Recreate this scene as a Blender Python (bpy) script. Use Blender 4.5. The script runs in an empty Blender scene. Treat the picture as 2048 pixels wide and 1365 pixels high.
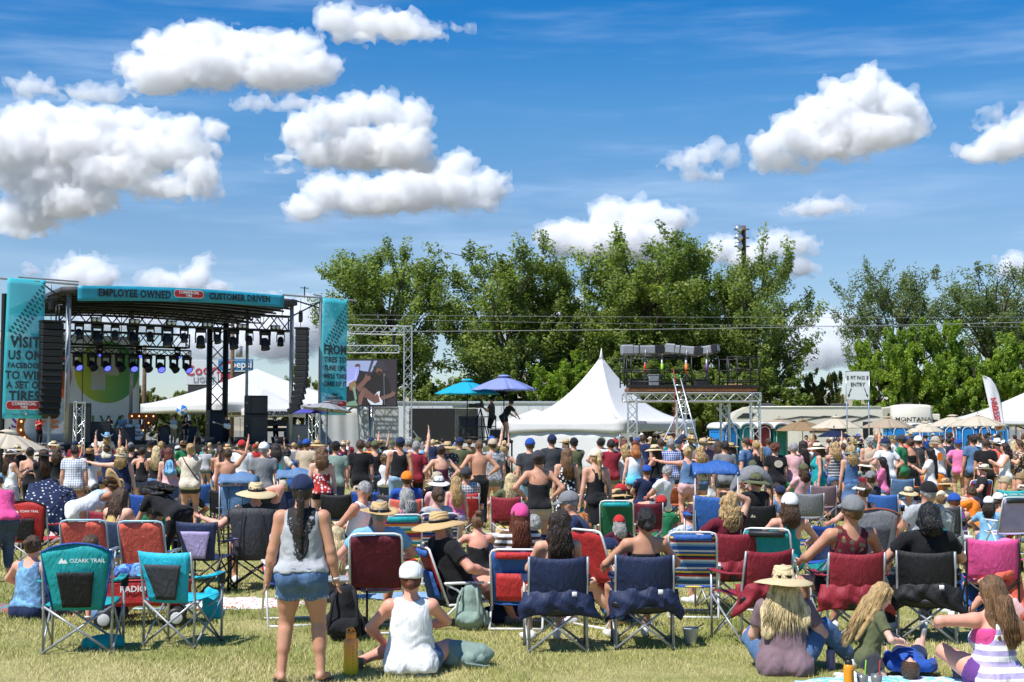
import bpy, math, random
import numpy as np
from mathutils import Vector, Matrix

R_ = math.radians
scene = bpy.context.scene
COL = scene.collection

# ---------------------------------------------------------------- camera
FPX, CX, CY = 2844.0, 1024.0, 682.5       # focal length and centre in photograph pixels
CAMH, PITCH = 2.04, math.atan(174.5 / 2844.0)
cam_d = bpy.data.cameras.new('camera')
cam = bpy.data.objects.new('camera', cam_d)
COL.objects.link(cam)
cam_d.lens = 50.0; cam_d.sensor_width = 36.0
cam_d.clip_start = 0.5; cam_d.clip_end = 12000
cam.location = (0, 0, CAMH)
cam.rotation_euler = (math.pi / 2 + PITCH, 0, 0)
scene.camera = cam

def ray(u, v):
 dx = (u - CX) / FPX; dz = -(v - CY) / FPX
 c, s = math.cos(PITCH), math.sin(PITCH)
 return (dx, c - dz * s, s + dz * c)

def at(u, v, Y):
 """point on the pixel's ray at ground distance Y"""
 d = ray(u, v)
 k = Y / d[1]
 return Vector((d[0] * k, Y, CAMH + d[2] * k))

# ---------------------------------------------------------------- sun, sky, clouds
SUN_EL = R_(58)
SUN_AZ = math.atan2(-0.72, -0.69)          # measured from +Y towards +X
sun_d = bpy.data.lights.new('sun', 'SUN')
sun_d.energy = 4.6; sun_d.angle = R_(0.53); sun_d.color = (1.0, 0.972, 0.93)
sun = bpy.data.objects.new('sun', sun_d)
COL.objects.link(sun)
to_sun = Vector((math.sin(SUN_AZ) * math.cos(SUN_EL), math.cos(SUN_AZ) * math.cos(SUN_EL), math.sin(SUN_EL)))
sun.rotation_euler = to_sun.to_track_quat('Z', 'Y').to_euler()
sun.location = (0, 0, 60)

world = bpy.data.worlds.new('World')
scene.world = world
world.use_nodes = True

class NT:
 """tiny node-tree helper"""
 def __init__(self, tree): self.t = tree
 def n(self, typ, **kw):
  nd = self.t.nodes.new(typ)
  for k, v in kw.items(): setattr(nd, k, v)
  return nd
 def link(self, a, b): self.t.links.new(a, b)
 def put(self, sock, v):
  if isinstance(v, bpy.types.NodeSocket): self.link(v, sock)
  else: sock.default_value = v
 def math(self, op, a, b=None, c=None, clamp=False):
  nd = self.n('ShaderNodeMath', operation=op); nd.use_clamp = clamp
  self.put(nd.inputs[0], a)
  if b is not None: self.put(nd.inputs[1], b)
  if c is not None: self.put(nd.inputs[2], c)
  return nd.outputs[0]
 def vmath(self, op, a, b=None, c=None, scale=None):
  nd = self.n('ShaderNodeVectorMath', operation=op)
  self.put(nd.inputs[0], a)
  if b is not None: self.put(nd.inputs[1], b)
  if c is not None: self.put(nd.inputs[2], c)
  if scale is not None: self.put(nd.inputs['Scale'], scale)
  return nd.outputs['Value' if op in ('LENGTH', 'DOT_PRODUCT') else 'Vector']
 def noise(self, vec, scale, detail=4, rough=0.55, out='Fac', dist=0.0):
  nd = self.n('ShaderNodeTexNoise')
  self.put(nd.inputs['Vector'], vec)
  nd.inputs['Scale'].default_value = scale; nd.inputs['Detail'].default_value = detail
  nd.inputs['Roughness'].default_value = rough; nd.inputs['Distortion'].default_value = dist
  return nd.outputs[out]
 def ramp(self, fac, stops, interp='LINEAR'):
  nd = self.n('ShaderNodeValToRGB')
  nd.color_ramp.interpolation = interp
  el = nd.color_ramp.elements
  while len(el) < len(stops): el.new(0.5)
  for e, (p, c) in zip(el, stops):
   e.position = p; e.color = (*c, 1) if len(c) == 3 else c
  self.put(nd.inputs[0], fac)
  return nd.outputs[0]
 def mix(self, fac, a, b, blend='MIX'):
  nd = self.n('ShaderNodeMix', data_type='RGBA', blend_type=blend)
  self.put(nd.inputs[0], fac)
  for s, v in ((nd.inputs[6], a), (nd.inputs[7], b)):
   if isinstance(v, (tuple, list)): v = (*v[:3], 1)
   self.put(s, v)
  return nd.outputs[2]
 def mapr(self, v, a, b, c, d, smooth=True):
  nd = self.n('ShaderNodeMapRange', interpolation_type='SMOOTHSTEP' if smooth else 'LINEAR')
  for i, x in enumerate((v, a, b, c, d)): self.put(nd.inputs[i], x)
  return nd.outputs[0]
 def xyz(self, v):
  nd = self.n('ShaderNodeSeparateXYZ'); self.put(nd.inputs[0], v); return nd.outputs
 def comb(self, x, y, z):
  nd = self.n('ShaderNodeCombineXYZ')
  for i, q in enumerate((x, y, z)): self.put(nd.inputs[i], q)
  return nd.outputs[0]

CLOUDS = [  # cumulus puffs: direction (as photograph pixel) and half sizes
 (275, 128, 42, 26), (330, 105, 52, 40), (395, 92, 56, 42), (455, 100, 45, 38), (515, 112, 46, 36), (585, 112, 52, 42), (635, 145, 48, 34), (330, 158, 60, 36), (430, 140, 80, 44), (560, 152, 95, 34), (296, 182, 38, 20),
 (520, 205, 48, 12), (600, 206, 44, 12),
 (675, 46, 38, 30), (730, 44, 44, 26), (795, 50, 52, 28), (850, 66, 36, 15), (700, 78, 40, 14), (926, 57, 15, 6),
 (40, 235, 42, 36), (75, 225, 34, 26), (140, 235, 38, 30), (195, 240, 44, 32), (250, 240, 40, 30), (310, 252, 38, 28), (370, 262, 36, 28), (425, 255, 24, 20), (40, 300, 78, 60), (150, 300, 80, 56), (265, 305, 80, 46), (360, 300, 66, 34),
 (80, 355, 100, 42), (220, 345, 90, 36), (400, 350, 38, 34), (395, 385, 40, 14), (130, 400, 100, 38), (320, 375, 70, 22), (40, 430, 70, 34), (35, 478, 22, 26), (80, 470, 12, 10), (60, 172, 42, 18), (200, 182, 52, 17), (140, 195, 60, 14),
 (605, 260, 42, 34), (660, 238, 44, 32), (715, 225, 44, 34), (765, 222, 44, 34), (820, 235, 42, 38), (640, 305, 54, 28), (720, 295, 80, 44), (800, 300, 64, 42), (845, 330, 28, 18), (575, 315, 26, 12), (590, 352, 40, 10),
 (612, 415, 42, 26), (660, 385, 50, 34), (740, 395, 80, 40), (830, 385, 70, 42), (915, 330, 36, 28), (905, 380, 60, 36), (972, 378, 36, 40), (950, 410, 40, 14), (650, 440, 26, 8),
 (165, 545, 44, 34), (200, 560, 34, 30), (135, 560, 36, 20), (330, 570, 44, 26), (385, 560, 30, 22), (402, 540, 15, 26), (430, 580, 24, 14), (70, 545, 20, 8),
 (1120, 478, 44, 34), (1165, 470, 36, 26), (1225, 440, 46, 36), (1290, 430, 50, 30), (1345, 438, 42, 24), (1240, 490, 110, 44), (1450, 500, 40, 26), (1500, 520, 50, 30),
 (1528, 300, 32, 28), (1560, 320, 44, 24), (1590, 270, 40, 36), (1640, 240, 46, 40), (1675, 185, 28, 26), (1690, 245, 60, 54), (1740, 190, 48, 46), (1746, 148, 24, 22), (1800, 215, 48, 48), (1830, 245, 28, 40), (1760, 265, 70, 34), (1660, 290, 90, 30), (1600, 334, 44, 13),
 (1365, 322, 38, 14), (1405, 310, 34, 16), (1435, 292, 18, 16), (1405, 350, 34, 13), (1465, 310, 20, 18),
 (1960, 305, 40, 18), (2010, 285, 46, 32), (2060, 275, 54, 42), (1985, 250, 40, 8), (2030, 222, 60, 8),
 (1600, 425, 40, 12), (1650, 416, 40, 16), (1690, 422, 24, 7),
 (1550, 490, 34, 24), (1590, 492, 40, 22), (1600, 535, 26, 22), (1630, 555, 14, 8), (2040, 535, 36, 26),
 (1660, 655, 70, 34), (1640, 700, 90, 40), (1080, 640, 90, 50), (560, 660, 90, 60), (440, 690, 90, 34), (240, 640, 120, 26),
]

def build_world():
 t = world.node_tree
 t.nodes.clear()
 W = NT(t)
 out = W.n('ShaderNodeOutputWorld')
 bg = W.n('ShaderNodeBackground'); bg.inputs['Strength'].default_value = 0.122
 sky = W.n('ShaderNodeTexSky', sky_type='NISHITA')
 sky.sun_disc = False; sky.sun_elevation = SUN_EL; sky.sun_rotation = SUN_AZ
 sky.altitude = 900; sky.air_density = 1.0; sky.dust_density = 0.5; sky.ozone_density = 3.0
 tc = W.n('ShaderNodeTexCoord')
 dirv = tc.outputs['Generated']
 x, y, z = W.xyz(dirv)[:3]
 el = W.math('MAXIMUM', z, 0.0)
 # deep clear blue overhead, paler towards the horizon, the same all the way round
 tint = W.ramp(W.math('MULTIPLY', el, 3.2), [(0.0, (0.66, 0.68, 0.73)), (0.22, (0.64, 0.68, 0.74)), (0.45, (0.55, 0.65, 0.74)), (0.70, (0.34, 0.66, 0.84)), (0.90, (0.10, 0.54, 0.86)), (1.0, (0.08, 0.52, 0.85))])
 skyc = W.mix(1.0, sky.outputs[0], tint, 'MULTIPLY')
 # thin high cirrus
 st = W.vmath('MULTIPLY', dirv, (4.6, 4.6, 40.0))
 cir = W.noise(st, 1.0, 4, 0.6)
 cm = W.noise(W.vmath('MULTIPLY', dirv, (4.0, 4.0, 9.0)), 1.0, 2)
 cf = W.math('MULTIPLY', W.mapr(cir, 0.40, 0.80, 0, 0.30), W.mapr(cm, 0.36, 0.62, 0.12, 1))
 cf = W.math('MULTIPLY', cf, W.mapr(z, 0.7, 0.4, 0, 1))
 skyc = W.mix(cf, skyc, (5.6, 6.6, 8.2))
 W.link(skyc, bg.inputs['Color'])
 W.link(bg.outputs[0], out.inputs[0])

build_world()
world.cycles.sampling_method = 'MANUAL'
world.cycles.sample_map_resolution = 512
scene.view_settings.view_transform = 'Standard'
scene.view_settings.look = 'None'
scene.view_settings.exposure = 0.42
scene.view_settings.gamma = 1.0
scene.view_settings.use_curve_mapping = False
cy = scene.cycles
cy.max_bounces = 12; cy.diffuse_bounces = 3; cy.glossy_bounces = 3; cy.transmission_bounces = 4
cy.transparent_max_bounces = 8; cy.volume_bounces = 12
cy.caustics_reflective = False; cy.caustics_refractive = False
cy.use_denoising = True

# ---------------------------------------------------------------- helpers: objects, materials
def put_props(o, label=None, cat=None, group=None, kind=None):
 if label: o['label'] = label
 if cat: o['category'] = cat
 if group: o['group'] = group
 if kind: o['kind'] = kind
 return o

def new_obj(name, data, parent=None, loc=None, rot=None, scale=None, **props):
 o = bpy.data.objects.new(name, data)
 COL.objects.link(o)
 if parent is not None: o.parent = parent
 if loc is not None: o.location = loc
 if rot is not None: o.rotation_euler = rot
 if scale is not None: o.scale = scale if hasattr(scale, '__len__') else (scale,) * 3
 return put_props(o, **props)

def empty(name, loc, rz=0.0, scale=1.0, **props):
 o = new_obj(name, None, None, loc, (0, 0, rz), scale, **props)
 o.empty_display_size = 0.1
 return o

def mesh_np(name, V, F, mats=(), smooth=True, fm=None):
 """F: (n,3) or (n,4) int array"""
 V = np.asarray(V, np.float32); F = np.asarray(F, np.int32)
 me = bpy.data.meshes.new(name)
 n, k = F.shape
 me.vertices.add(len(V)); me.vertices.foreach_set('co', V.ravel())
 me.loops.add(n * k); me.loops.foreach_set('vertex_index', F.ravel())
 me.polygons.add(n)
 me.polygons.foreach_set('loop_start', np.arange(0, n * k, k, dtype=np.int32))
 me.polygons.foreach_set('loop_total', np.full(n, k, np.int32))
 me.polygons.foreach_set('use_smooth', np.full(n, smooth, bool))
 if fm is not None: me.polygons.foreach_set('material_index', np.asarray(fm, np.int32))
 me.update(calc_edges=True)
 for m in mats: me.materials.append(m)
 return me

def set_attr(me, name, vals):
 a = me.attributes.new(name, 'FLOAT', 'POINT')
 a.data.foreach_set('value', np.asarray(vals, np.float32))

# ---------------------------------------------------------------- signed-distance modelling
class Grid:
 def __init__(self, lo, hi, h):
  self.lo = np.array(lo, np.float32); self.h = h
  n = np.ceil((np.array(hi) - self.lo) / h).astype(int) + 1
  self.n = n
  self.ax = [self.lo[i] + h * np.arange(n[i], dtype=np.float32) for i in range(3)]
  self.f = np.full(n, 9.0, np.float32)

 def sub(self, lo, hi):
  sl = []
  for i in range(3):
   a = int(max(0, math.floor((lo[i] - self.lo[i]) / self.h)))
   b = int(min(self.n[i], math.ceil((hi[i] - self.lo[i]) / self.h) + 1))
   if b <= a: return None, None
   sl.append(slice(a, b))
  X = self.ax[0][sl[0]][:, None, None]; Y = self.ax[1][sl[1]][None, :, None]; Z = self.ax[2][sl[2]][None, None, :]
  return tuple(sl), (X, Y, Z)

 def join(self, sl, d, k):
  f = self.f[sl]
  if k > 0:
   hh = np.clip(0.5 + 0.5 * (f - d) / k, 0, 1)
   self.f[sl] = f + (d - f) * hh - k * hh * (1 - hh)
  else:
   self.f[sl] = np.minimum(f, d)

 def carve(self, sl, d, k):
  f = self.f[sl]
  if k > 0:
   hh = np.clip(0.5 - 0.5 * (f + d) / k, 0, 1)
   self.f[sl] = f + (-d - f) * hh + k * hh * (1 - hh)
  else:
   self.f[sl] = np.maximum(f, -d)

 def cone(self, a, b, ra, rb, flat=None, k=0.02, mode='join', cap=None):
  """tapered limb from a to b; flat=(axis, factor) thins it along axis; cap=(t0,t1) cuts it flat"""
  a = np.array(a, np.float32); b = np.array(b, np.float32)
  if cap is not None:
   L = b - a; r_ = rb - ra
   a, b = a + L * cap[0], a + L * cap[1]
   ra, rb = ra + r_ * cap[0], ra + r_ * cap[1]
  m = max(ra, rb) + k + 2 * self.h
  sl, P = self.sub(np.minimum(a, b) - m, np.maximum(a, b) + m)
  if sl is None: return self
  ab = b - a; L2 = float(ab @ ab) + 1e-9
  q = [P[i] - a[i] for i in range(3)]
  traw = (q[0] * ab[0] + q[1] * ab[1] + q[2] * ab[2]) / L2
  t = np.clip(traw, 0, 1)
  r = [q[i] - t * ab[i] for i in range(3)]
  if flat is not None:
   n = np.array(flat[0], np.float32); n /= np.linalg.norm(n)
   c = (r[0] * n[0] + r[1] * n[1] + r[2] * n[2]) * (1 / flat[1] - 1)
   r = [r[i] + c * n[i] for i in range(3)]
  d = np.sqrt(r[0] ** 2 + r[1] ** 2 + r[2] ** 2) - (ra + (rb - ra) * t)
  if cap is not None:
   L = math.sqrt(L2)
   d = np.maximum(d, np.maximum((traw - 1) * L, -traw * L))
  (self.join if mode == 'join' else self.carve)(sl, d, k)
  return self

 def ball(self, c, r, k=0.02, mode='join', R=None):
  c = np.array(c, np.float32)
  r = np.array(r if hasattr(r, '__len__') else (r, r, r), np.float32)
  m = r.max() + k + 2 * self.h
  sl, P = self.sub(c - m, c + m)
  if sl is None: return self
  q = [P[i] - c[i] for i in range(3)]
  if R is not None:
   q = [q[0] * R[i][0] + q[1] * R[i][1] + q[2] * R[i][2] for i in range(3)]
  d = (np.sqrt((q[0] / r[0]) ** 2 + (q[1] / r[1]) ** 2 + (q[2] / r[2]) ** 2) - 1) * float(r.min())
  (self.join if mode == 'join' else self.carve)(sl, d, k)
  return self

 def plane(self, p, n):
  """keep the side the normal points away from"""
  n = np.array(n, np.float32); n /= np.linalg.norm(n)
  X, Y, Z = self.ax[0][:, None, None], self.ax[1][None, :, None], self.ax[2][None, None, :]
  self.f = np.maximum(self.f, (X - p[0]) * n[0] + (Y - p[1]) * n[1] + (Z - p[2]) * n[2])
  return self

 def coords(self):
  return self.ax[0][:, None, None], self.ax[1][None, :, None], self.ax[2][None, None, :]

 def mesh(self):
  f = self.f
  f[0], f[-1] = 1, 1; f[:, 0], f[:, -1] = 1, 1; f[:, :, 0], f[:, :, -1] = 1, 1
  ins = f < 0
  shp = np.array(f.shape) - 1
  acc = np.zeros((*shp, 3), np.float32); cnt = np.zeros(shp, np.float32)
  quads = []
  nx, ny, nz = f.shape
  edges = []
  for ax in range(3):
   s0 = [slice(None)] * 3; s1 = [slice(None)] * 3
   s0[ax] = slice(0, -1); s1[ax] = slice(1, None)
   fa, fb = f[tuple(s0)], f[tuple(s1)]
   cr = (fa < 0) != (fb < 0)
   I = np.argwhere(cr)
   t = fa[cr] / (fa[cr] - fb[cr])
   pos = I.astype(np.float32); pos[:, ax] += t
   o = [a for a in range(3) if a != ax]
   for du in (0, -1):
    for dv in (0, -1):
     J = I.copy(); J[:, o[0]] += du; J[:, o[1]] += dv
     np.add.at(acc, (J[:, 0], J[:, 1], J[:, 2]), pos)
     np.add.at(cnt, (J[:, 0], J[:, 1], J[:, 2]), 1)
   edges.append((ax, o, I, fa[cr] < 0))
  used = cnt > 0
  idx = np.full(shp, -1, np.int32)
  idx[used] = np.arange(used.sum(), dtype=np.int32)
  V = acc[used] / cnt[used][:, None] * self.h + self.lo
  for ax, o, I, sgn in edges:
   c = []
   for du, dv in ((0, 0), (-1, 0), (-1, -1), (0, -1)):
    J = I.copy(); J[:, o[0]] += du; J[:, o[1]] += dv
    c.append(idx[J[:, 0], J[:, 1], J[:, 2]])
   q = np.stack(c, 1)
   flip = sgn if ax != 1 else ~sgn
   q[~flip] = q[~flip][:, ::-1]
   quads.append(q)
  return V, np.concatenate(quads)

_rng = np.random.default_rng(5)

def lattice_noise(g, cell, seed=0, stretch=(1, 1, 1)):
 """smooth value noise on a grid, 0..1"""
 rng = np.random.default_rng(seed)
 n = [int(math.ceil((g.ax[i][-1] - g.ax[i][0]) / (cell * stretch[i]))) + 3 for i in range(3)]
 L = rng.random(n).astype(np.float32)
 W = []
 for i in range(3):
  t = (g.ax[i] - g.ax[i][0]) / (cell * stretch[i])
  i0 = np.floor(t).astype(int); fr = t - i0
  W.append((i0, (fr * fr * (3 - 2 * fr)).astype(np.float32)))
 (ix, fx), (iy, fy), (iz, fz) = W
 fx = fx[:, None, None]; fy = fy[None, :, None]; fz = fz[None, None, :]
 A = L[ix] * (1 - fx) + L[ix + 1] * fx
 A = A[:, iy] * (1 - fy) + A[:, iy + 1] * fy
 return A[:, :, iz] * (1 - fz) + A[:, :, iz + 1] * fz

# ---------------------------------------------------------------- clouds: real puffs 2.6 km away, lit by the sun and the sky
def cloud_material(name, dens):
 m = bpy.data.materials.new(name); m.use_nodes = True
 t = NT(m.node_tree); m.node_tree.nodes.clear()
 out = t.n('ShaderNodeOutputMaterial')
 vs = t.n('ShaderNodeVolumeScatter')
 vs.inputs['Color'].default_value = (0.97, 0.983, 1, 1)
 vs.inputs['Density'].default_value = dens
 t.link(vs.outputs[0], out.inputs['Volume'])
 return m

CLOUD_D = 2600.0
CLOUD_SETS = [  # label, slice of CLOUDS, base row (flat bottom), thinness
 ('large arched white cloud with a grey base high on the left', 0, 11, 196, 0.0),
 ('thin cloud shred under the large arched cloud', 11, 13, 214, 0.5),
 ('flat white cloud at the top of the sky, left of centre', 13, 18, 92, 0.1),
 ('tiny cloud scrap right of the topmost white cloud', 18, 19, 62, 0.6),
 ('huge heaped cloud bank reaching out of the left edge', 19, 40, 470, 0.0),
 ('small greyish clouds above the left cloud bank', 40, 43, 200, 0.35),
 ('tall heaped white cloud with dark base above the stage', 43, 54, 352, 0.0),
 ('long low white cloud right below the tall heaped cloud', 54, 63, 440, 0.0),
 ('white cloud peeking over the left end of the stage roof', 63, 66, 585, 0.1),
 ('small peaked cloud above the blue stage fascia', 66, 71, 600, 0.1),
 ('round white cloud behind the middle tree tops', 71, 77, 530, 0.0),
 ('white cloud behind the wooden floodlight pole', 77, 79, 545, 0.05),
 ('big wedge-shaped white cloud on the right', 79, 92, 345, 0.0),
 ('ragged small cloud left of the wedge-shaped cloud', 92, 97, 362, 0.4),
 ('white cloud cut by the right edge of the sky', 97, 100, 322, 0.0),
 ('grey cloud streaks above the cloud at the right edge', 100, 102, 260, 0.55),
 ('small flat white cloud right of centre above the trees', 102, 105, 436, 0.15),
 ('small puffy cloud right of the floodlight pole', 105, 109, 560, 0.1),
 ('white cloud low at the right edge over the trees', 109, 110, 565, 0.0),
 ('pale low cloud in the gap between the right trees', 110, 112, 740, 0.5),
 ('pale low cloud showing through the middle trees', 112, 113, 700, 0.5),
 ('pale cloud behind the stage towers', 113, 115, 730, 0.6),
 ('pale cloud band behind the stage lights', 115, 116, 670, 0.6),
]

CLOUD_DIST = [3300, 3500, 2700, 2600, 2900, 3600, 3700, 4300, 5200, 5600, 5200, 6200, 3000, 3600, 3200, 3900, 4600, 6000, 6500, 8000, 8000, 8200, 9000]

def build_clouds():
 for ci, (label, a, b, base, thin) in enumerate(CLOUD_SETS):
  D = CLOUD_DIST[ci]
  S = D / FPX                       # metres per photograph pixel out there
  core = cloud_material('cloud_vapour', (0.045 if thin < 0.3 else 0.016) / S)
  wisp = cloud_material('cloud_wisp', 0.022 / S)
  rng = np.random.default_rng(100 + ci)
  C0 = np.array(at(CX, 400, D))
  blobs = []
  for (u, v, rx, ry) in CLOUDS[a:b]:
   c = (np.array(at(u, v, D)) - C0) / S      # modelled in units of one photograph pixel, scaled up to size
   blobs.append((c, rx, ry))
  ctr = np.mean([q[0] for q in blobs], 0)
  zb = (at(CX, base, D)[2] - C0[2]) / S
  sph = []
  for c, rx, ry in blobs:
   dy = rng.uniform(-0.5, 0.5) * min(rx, 60) + (c[2] - zb) * 0.12
   c = c + np.array((0, dy, 0))
   ryd = min(rx, ry * 1.5)
   sph.append((c, (rx, ryd, ry)))
   n1 = int(5 + (rx * ry) ** 0.5 * 0.5)
   for _ in range(n1):
    d = rng.normal(size=3); d /= np.linalg.norm(d)
    d[2] = d[2] * 0.75 + 0.2; d[1] = d[1] * 0.8 - 0.15
    q = c + d * np.array((rx, ryd, ry)) * 0.9
    r1 = ry * rng.uniform(0.2, 0.46)
    sph.append((q, (r1 * 1.12, r1, r1)))
    for _ in range(int(4 + r1 * 0.25)):
     e = rng.normal(size=3); e /= np.linalg.norm(e)
     e[2] = e[2] * 0.8 + 0.15
     r2 = r1 * rng.uniform(0.24, 0.5)
     sph.append((q + e * r1 * 0.92, (r2, r2, r2)))
  lo = np.min([c - np.array(r) for c, r in sph], 0) - 20
  hi = np.max([c + np.array(r) for c, r in sph], 0) + 20
  h = 4.6 if (hi - lo).max() < 300 else 5.4
  g = Grid(lo, hi, h)
  g.f += 90
  for c, r in sph: g.ball(c, r, k=2.4)
  n24, n10, n5 = lattice_noise(g, 24, ci) - 0.5, lattice_noise(g, 10, ci + 50) - 0.5, lattice_noise(g, 7, ci + 90) - 0.5
  base_f = g.f
  Z = g.coords()[2]
  wob = (lattice_noise(g, 45, ci + 7) - 0.5) * 26 + (lattice_noise(g, 16, ci + 8) - 0.5) * 14

  def variant(f, k=14.0):
   dcut = (zb - 2 + wob) - Z
   hh = np.clip(0.5 + 0.5 * (dcut - f) / k, 0, 1)
   return f + (dcut - f) * hh + k * hh * (1 - hh)
  g.f = variant(base_f + n24 * 13 + n10 * 11 + n5 * 8 + 3.6 + thin * 3)
  V, F = g.mesh()
  o = new_obj('cloud', mesh_np('cloud', V - ctr, F, [core]), None, Vector(C0 + ctr * S), scale=S,
     label=label, cat='cloud', group='fair weather clouds')
  # ragged thin outskirts
  ragged = lattice_noise(g, 15, ci + 31) - 0.5
  g.f = variant(base_f + ragged * 26 + n24 * 10 + n10 * 16 + n5 * 6 - 2.5, 8.0)
  V, F = g.mesh()
  if len(F): new_obj('wisps', mesh_np('wisps', V - ctr, F, [wisp]), o)

# ---------------------------------------------------------------- lie of the land
def sstep(a, b, x):
 t = min(1.0, max(0.0, (x - a) / (b - a)))
 return t * t * (3 - 2 * t)

def gz(x, y):
 """the lawn falls gently away towards the stage on the left"""
 return -0.5 * sstep(24, 72, y) * sstep(6, -14, x)

def spot(u, s, z=None):
 """ground position of something seen at column u at s photograph pixels per metre"""
 D = FPX / s
 Y = (D + (CAMH - 0.8) * math.sin(PITCH)) / math.cos(PITCH)
 X = (u - CX) / FPX * D
 return Vector((X, Y, gz(X, Y) if z is None else z))

# ---------------------------------------------------------------- materials
_mc = {}

def mat_base(name, col, rough=0.8, metal=0.0, spec=0.5, **kw):
 m = bpy.data.materials.new(name); m.use_nodes = True
 b = m.node_tree.nodes['Principled BSDF']
 b.inputs['Base Color'].default_value = (*col[:3], 1)
 b.inputs['Roughness'].default_value = rough
 b.inputs['Metallic'].default_value = metal
 b.inputs['Specular IOR Level'].default_value = spec
 for k, v in kw.items(): b.inputs[k.replace('_', ' ')].default_value = v
 return m, b, NT(m.node_tree)

def bump(t, b, height, strength=0.3, dist=0.01):
 bp = t.n('ShaderNodeBump'); bp.inputs['Strength'].default_value = strength; bp.inputs['Distance'].default_value = dist
 t.put(bp.inputs['Height'], height)
 t.link(bp.outputs[0], b.inputs['Normal'])

def objc(t): return t.n('ShaderNodeTexCoord').outputs['Object']

def worn(t, b, col, amount=0.12, scale=9.0):
 n = t.noise(objc(t), scale, 5, 0.6)
 lo = tuple(c * (1 - amount) for c in col[:3]); hi = tuple(min(1, c * (1 + amount)) for c in col[:3])
 c = t.mix(t.mapr(n, 0.3, 0.7, 0, 1), lo, hi)
 t.link(c, b.inputs['Base Color'])
 return c

def rgb(r, g, b):
 """sRGB 0-255 to linear"""
 f = lambda c: (c / 255.0 / 12.92) if c <= 10 else ((c / 255.0 + 0.055) / 1.055) ** 2.4
 return (f(r), f(g), f(b))

CN = {  # plain cloth colours, linear albedo
 'black': (0.012, 0.012, 0.014), 'charcoal': (0.045, 0.047, 0.055), 'grey': (0.20, 0.205, 0.215), 'light grey': (0.40, 0.41, 0.43),
 'white': (0.78, 0.78, 0.78), 'cream': (0.68, 0.60, 0.47), 'beige': (0.50, 0.40, 0.29), 'tan': (0.36, 0.24, 0.13), 'brown': (0.11, 0.06, 0.035),
 'navy': (0.016, 0.026, 0.075), 'blue': (0.03, 0.11, 0.36), 'royal blue': (0.02, 0.08, 0.36), 'light blue': (0.20, 0.43, 0.66), 'denim blue': (0.055, 0.12, 0.25),
 'dark denim': (0.025, 0.045, 0.095), 'pale denim': (0.22, 0.34, 0.48), 'slate blue': (0.10, 0.19, 0.34), 'teal': (0.01, 0.32, 0.34), 'turquoise': (0.02, 0.45, 0.62), 'sky blue': (0.10, 0.52, 0.78),
 'green': (0.02, 0.20, 0.08), 'olive': (0.105, 0.115, 0.055), 'sage green': (0.22, 0.30, 0.26), 'neon yellow': (0.55, 0.90, 0.04), 'lime': (0.30, 0.62, 0.03), 'yellow': (0.72, 0.50, 0.06), 'mustard': (0.60, 0.42, 0.16),
 'red': (0.46, 0.028, 0.028), 'crimson': (0.27, 0.020, 0.034), 'burgundy': (0.13, 0.012, 0.024), 'maroon': (0.075, 0.010, 0.028), 'coral': (0.75, 0.14, 0.09), 'orange': (0.85, 0.22, 0.02), 'rust': (0.42, 0.10, 0.03),
 'pink': (0.75, 0.19, 0.38), 'hot pink': (0.72, 0.08, 0.28), 'pale pink': (0.72, 0.42, 0.42), 'purple': (0.14, 0.05, 0.24), 'lavender': (0.42, 0.36, 0.60), 'mauve': (0.20, 0.13, 0.15), 'straw': (0.56, 0.38, 0.17),
}

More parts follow.
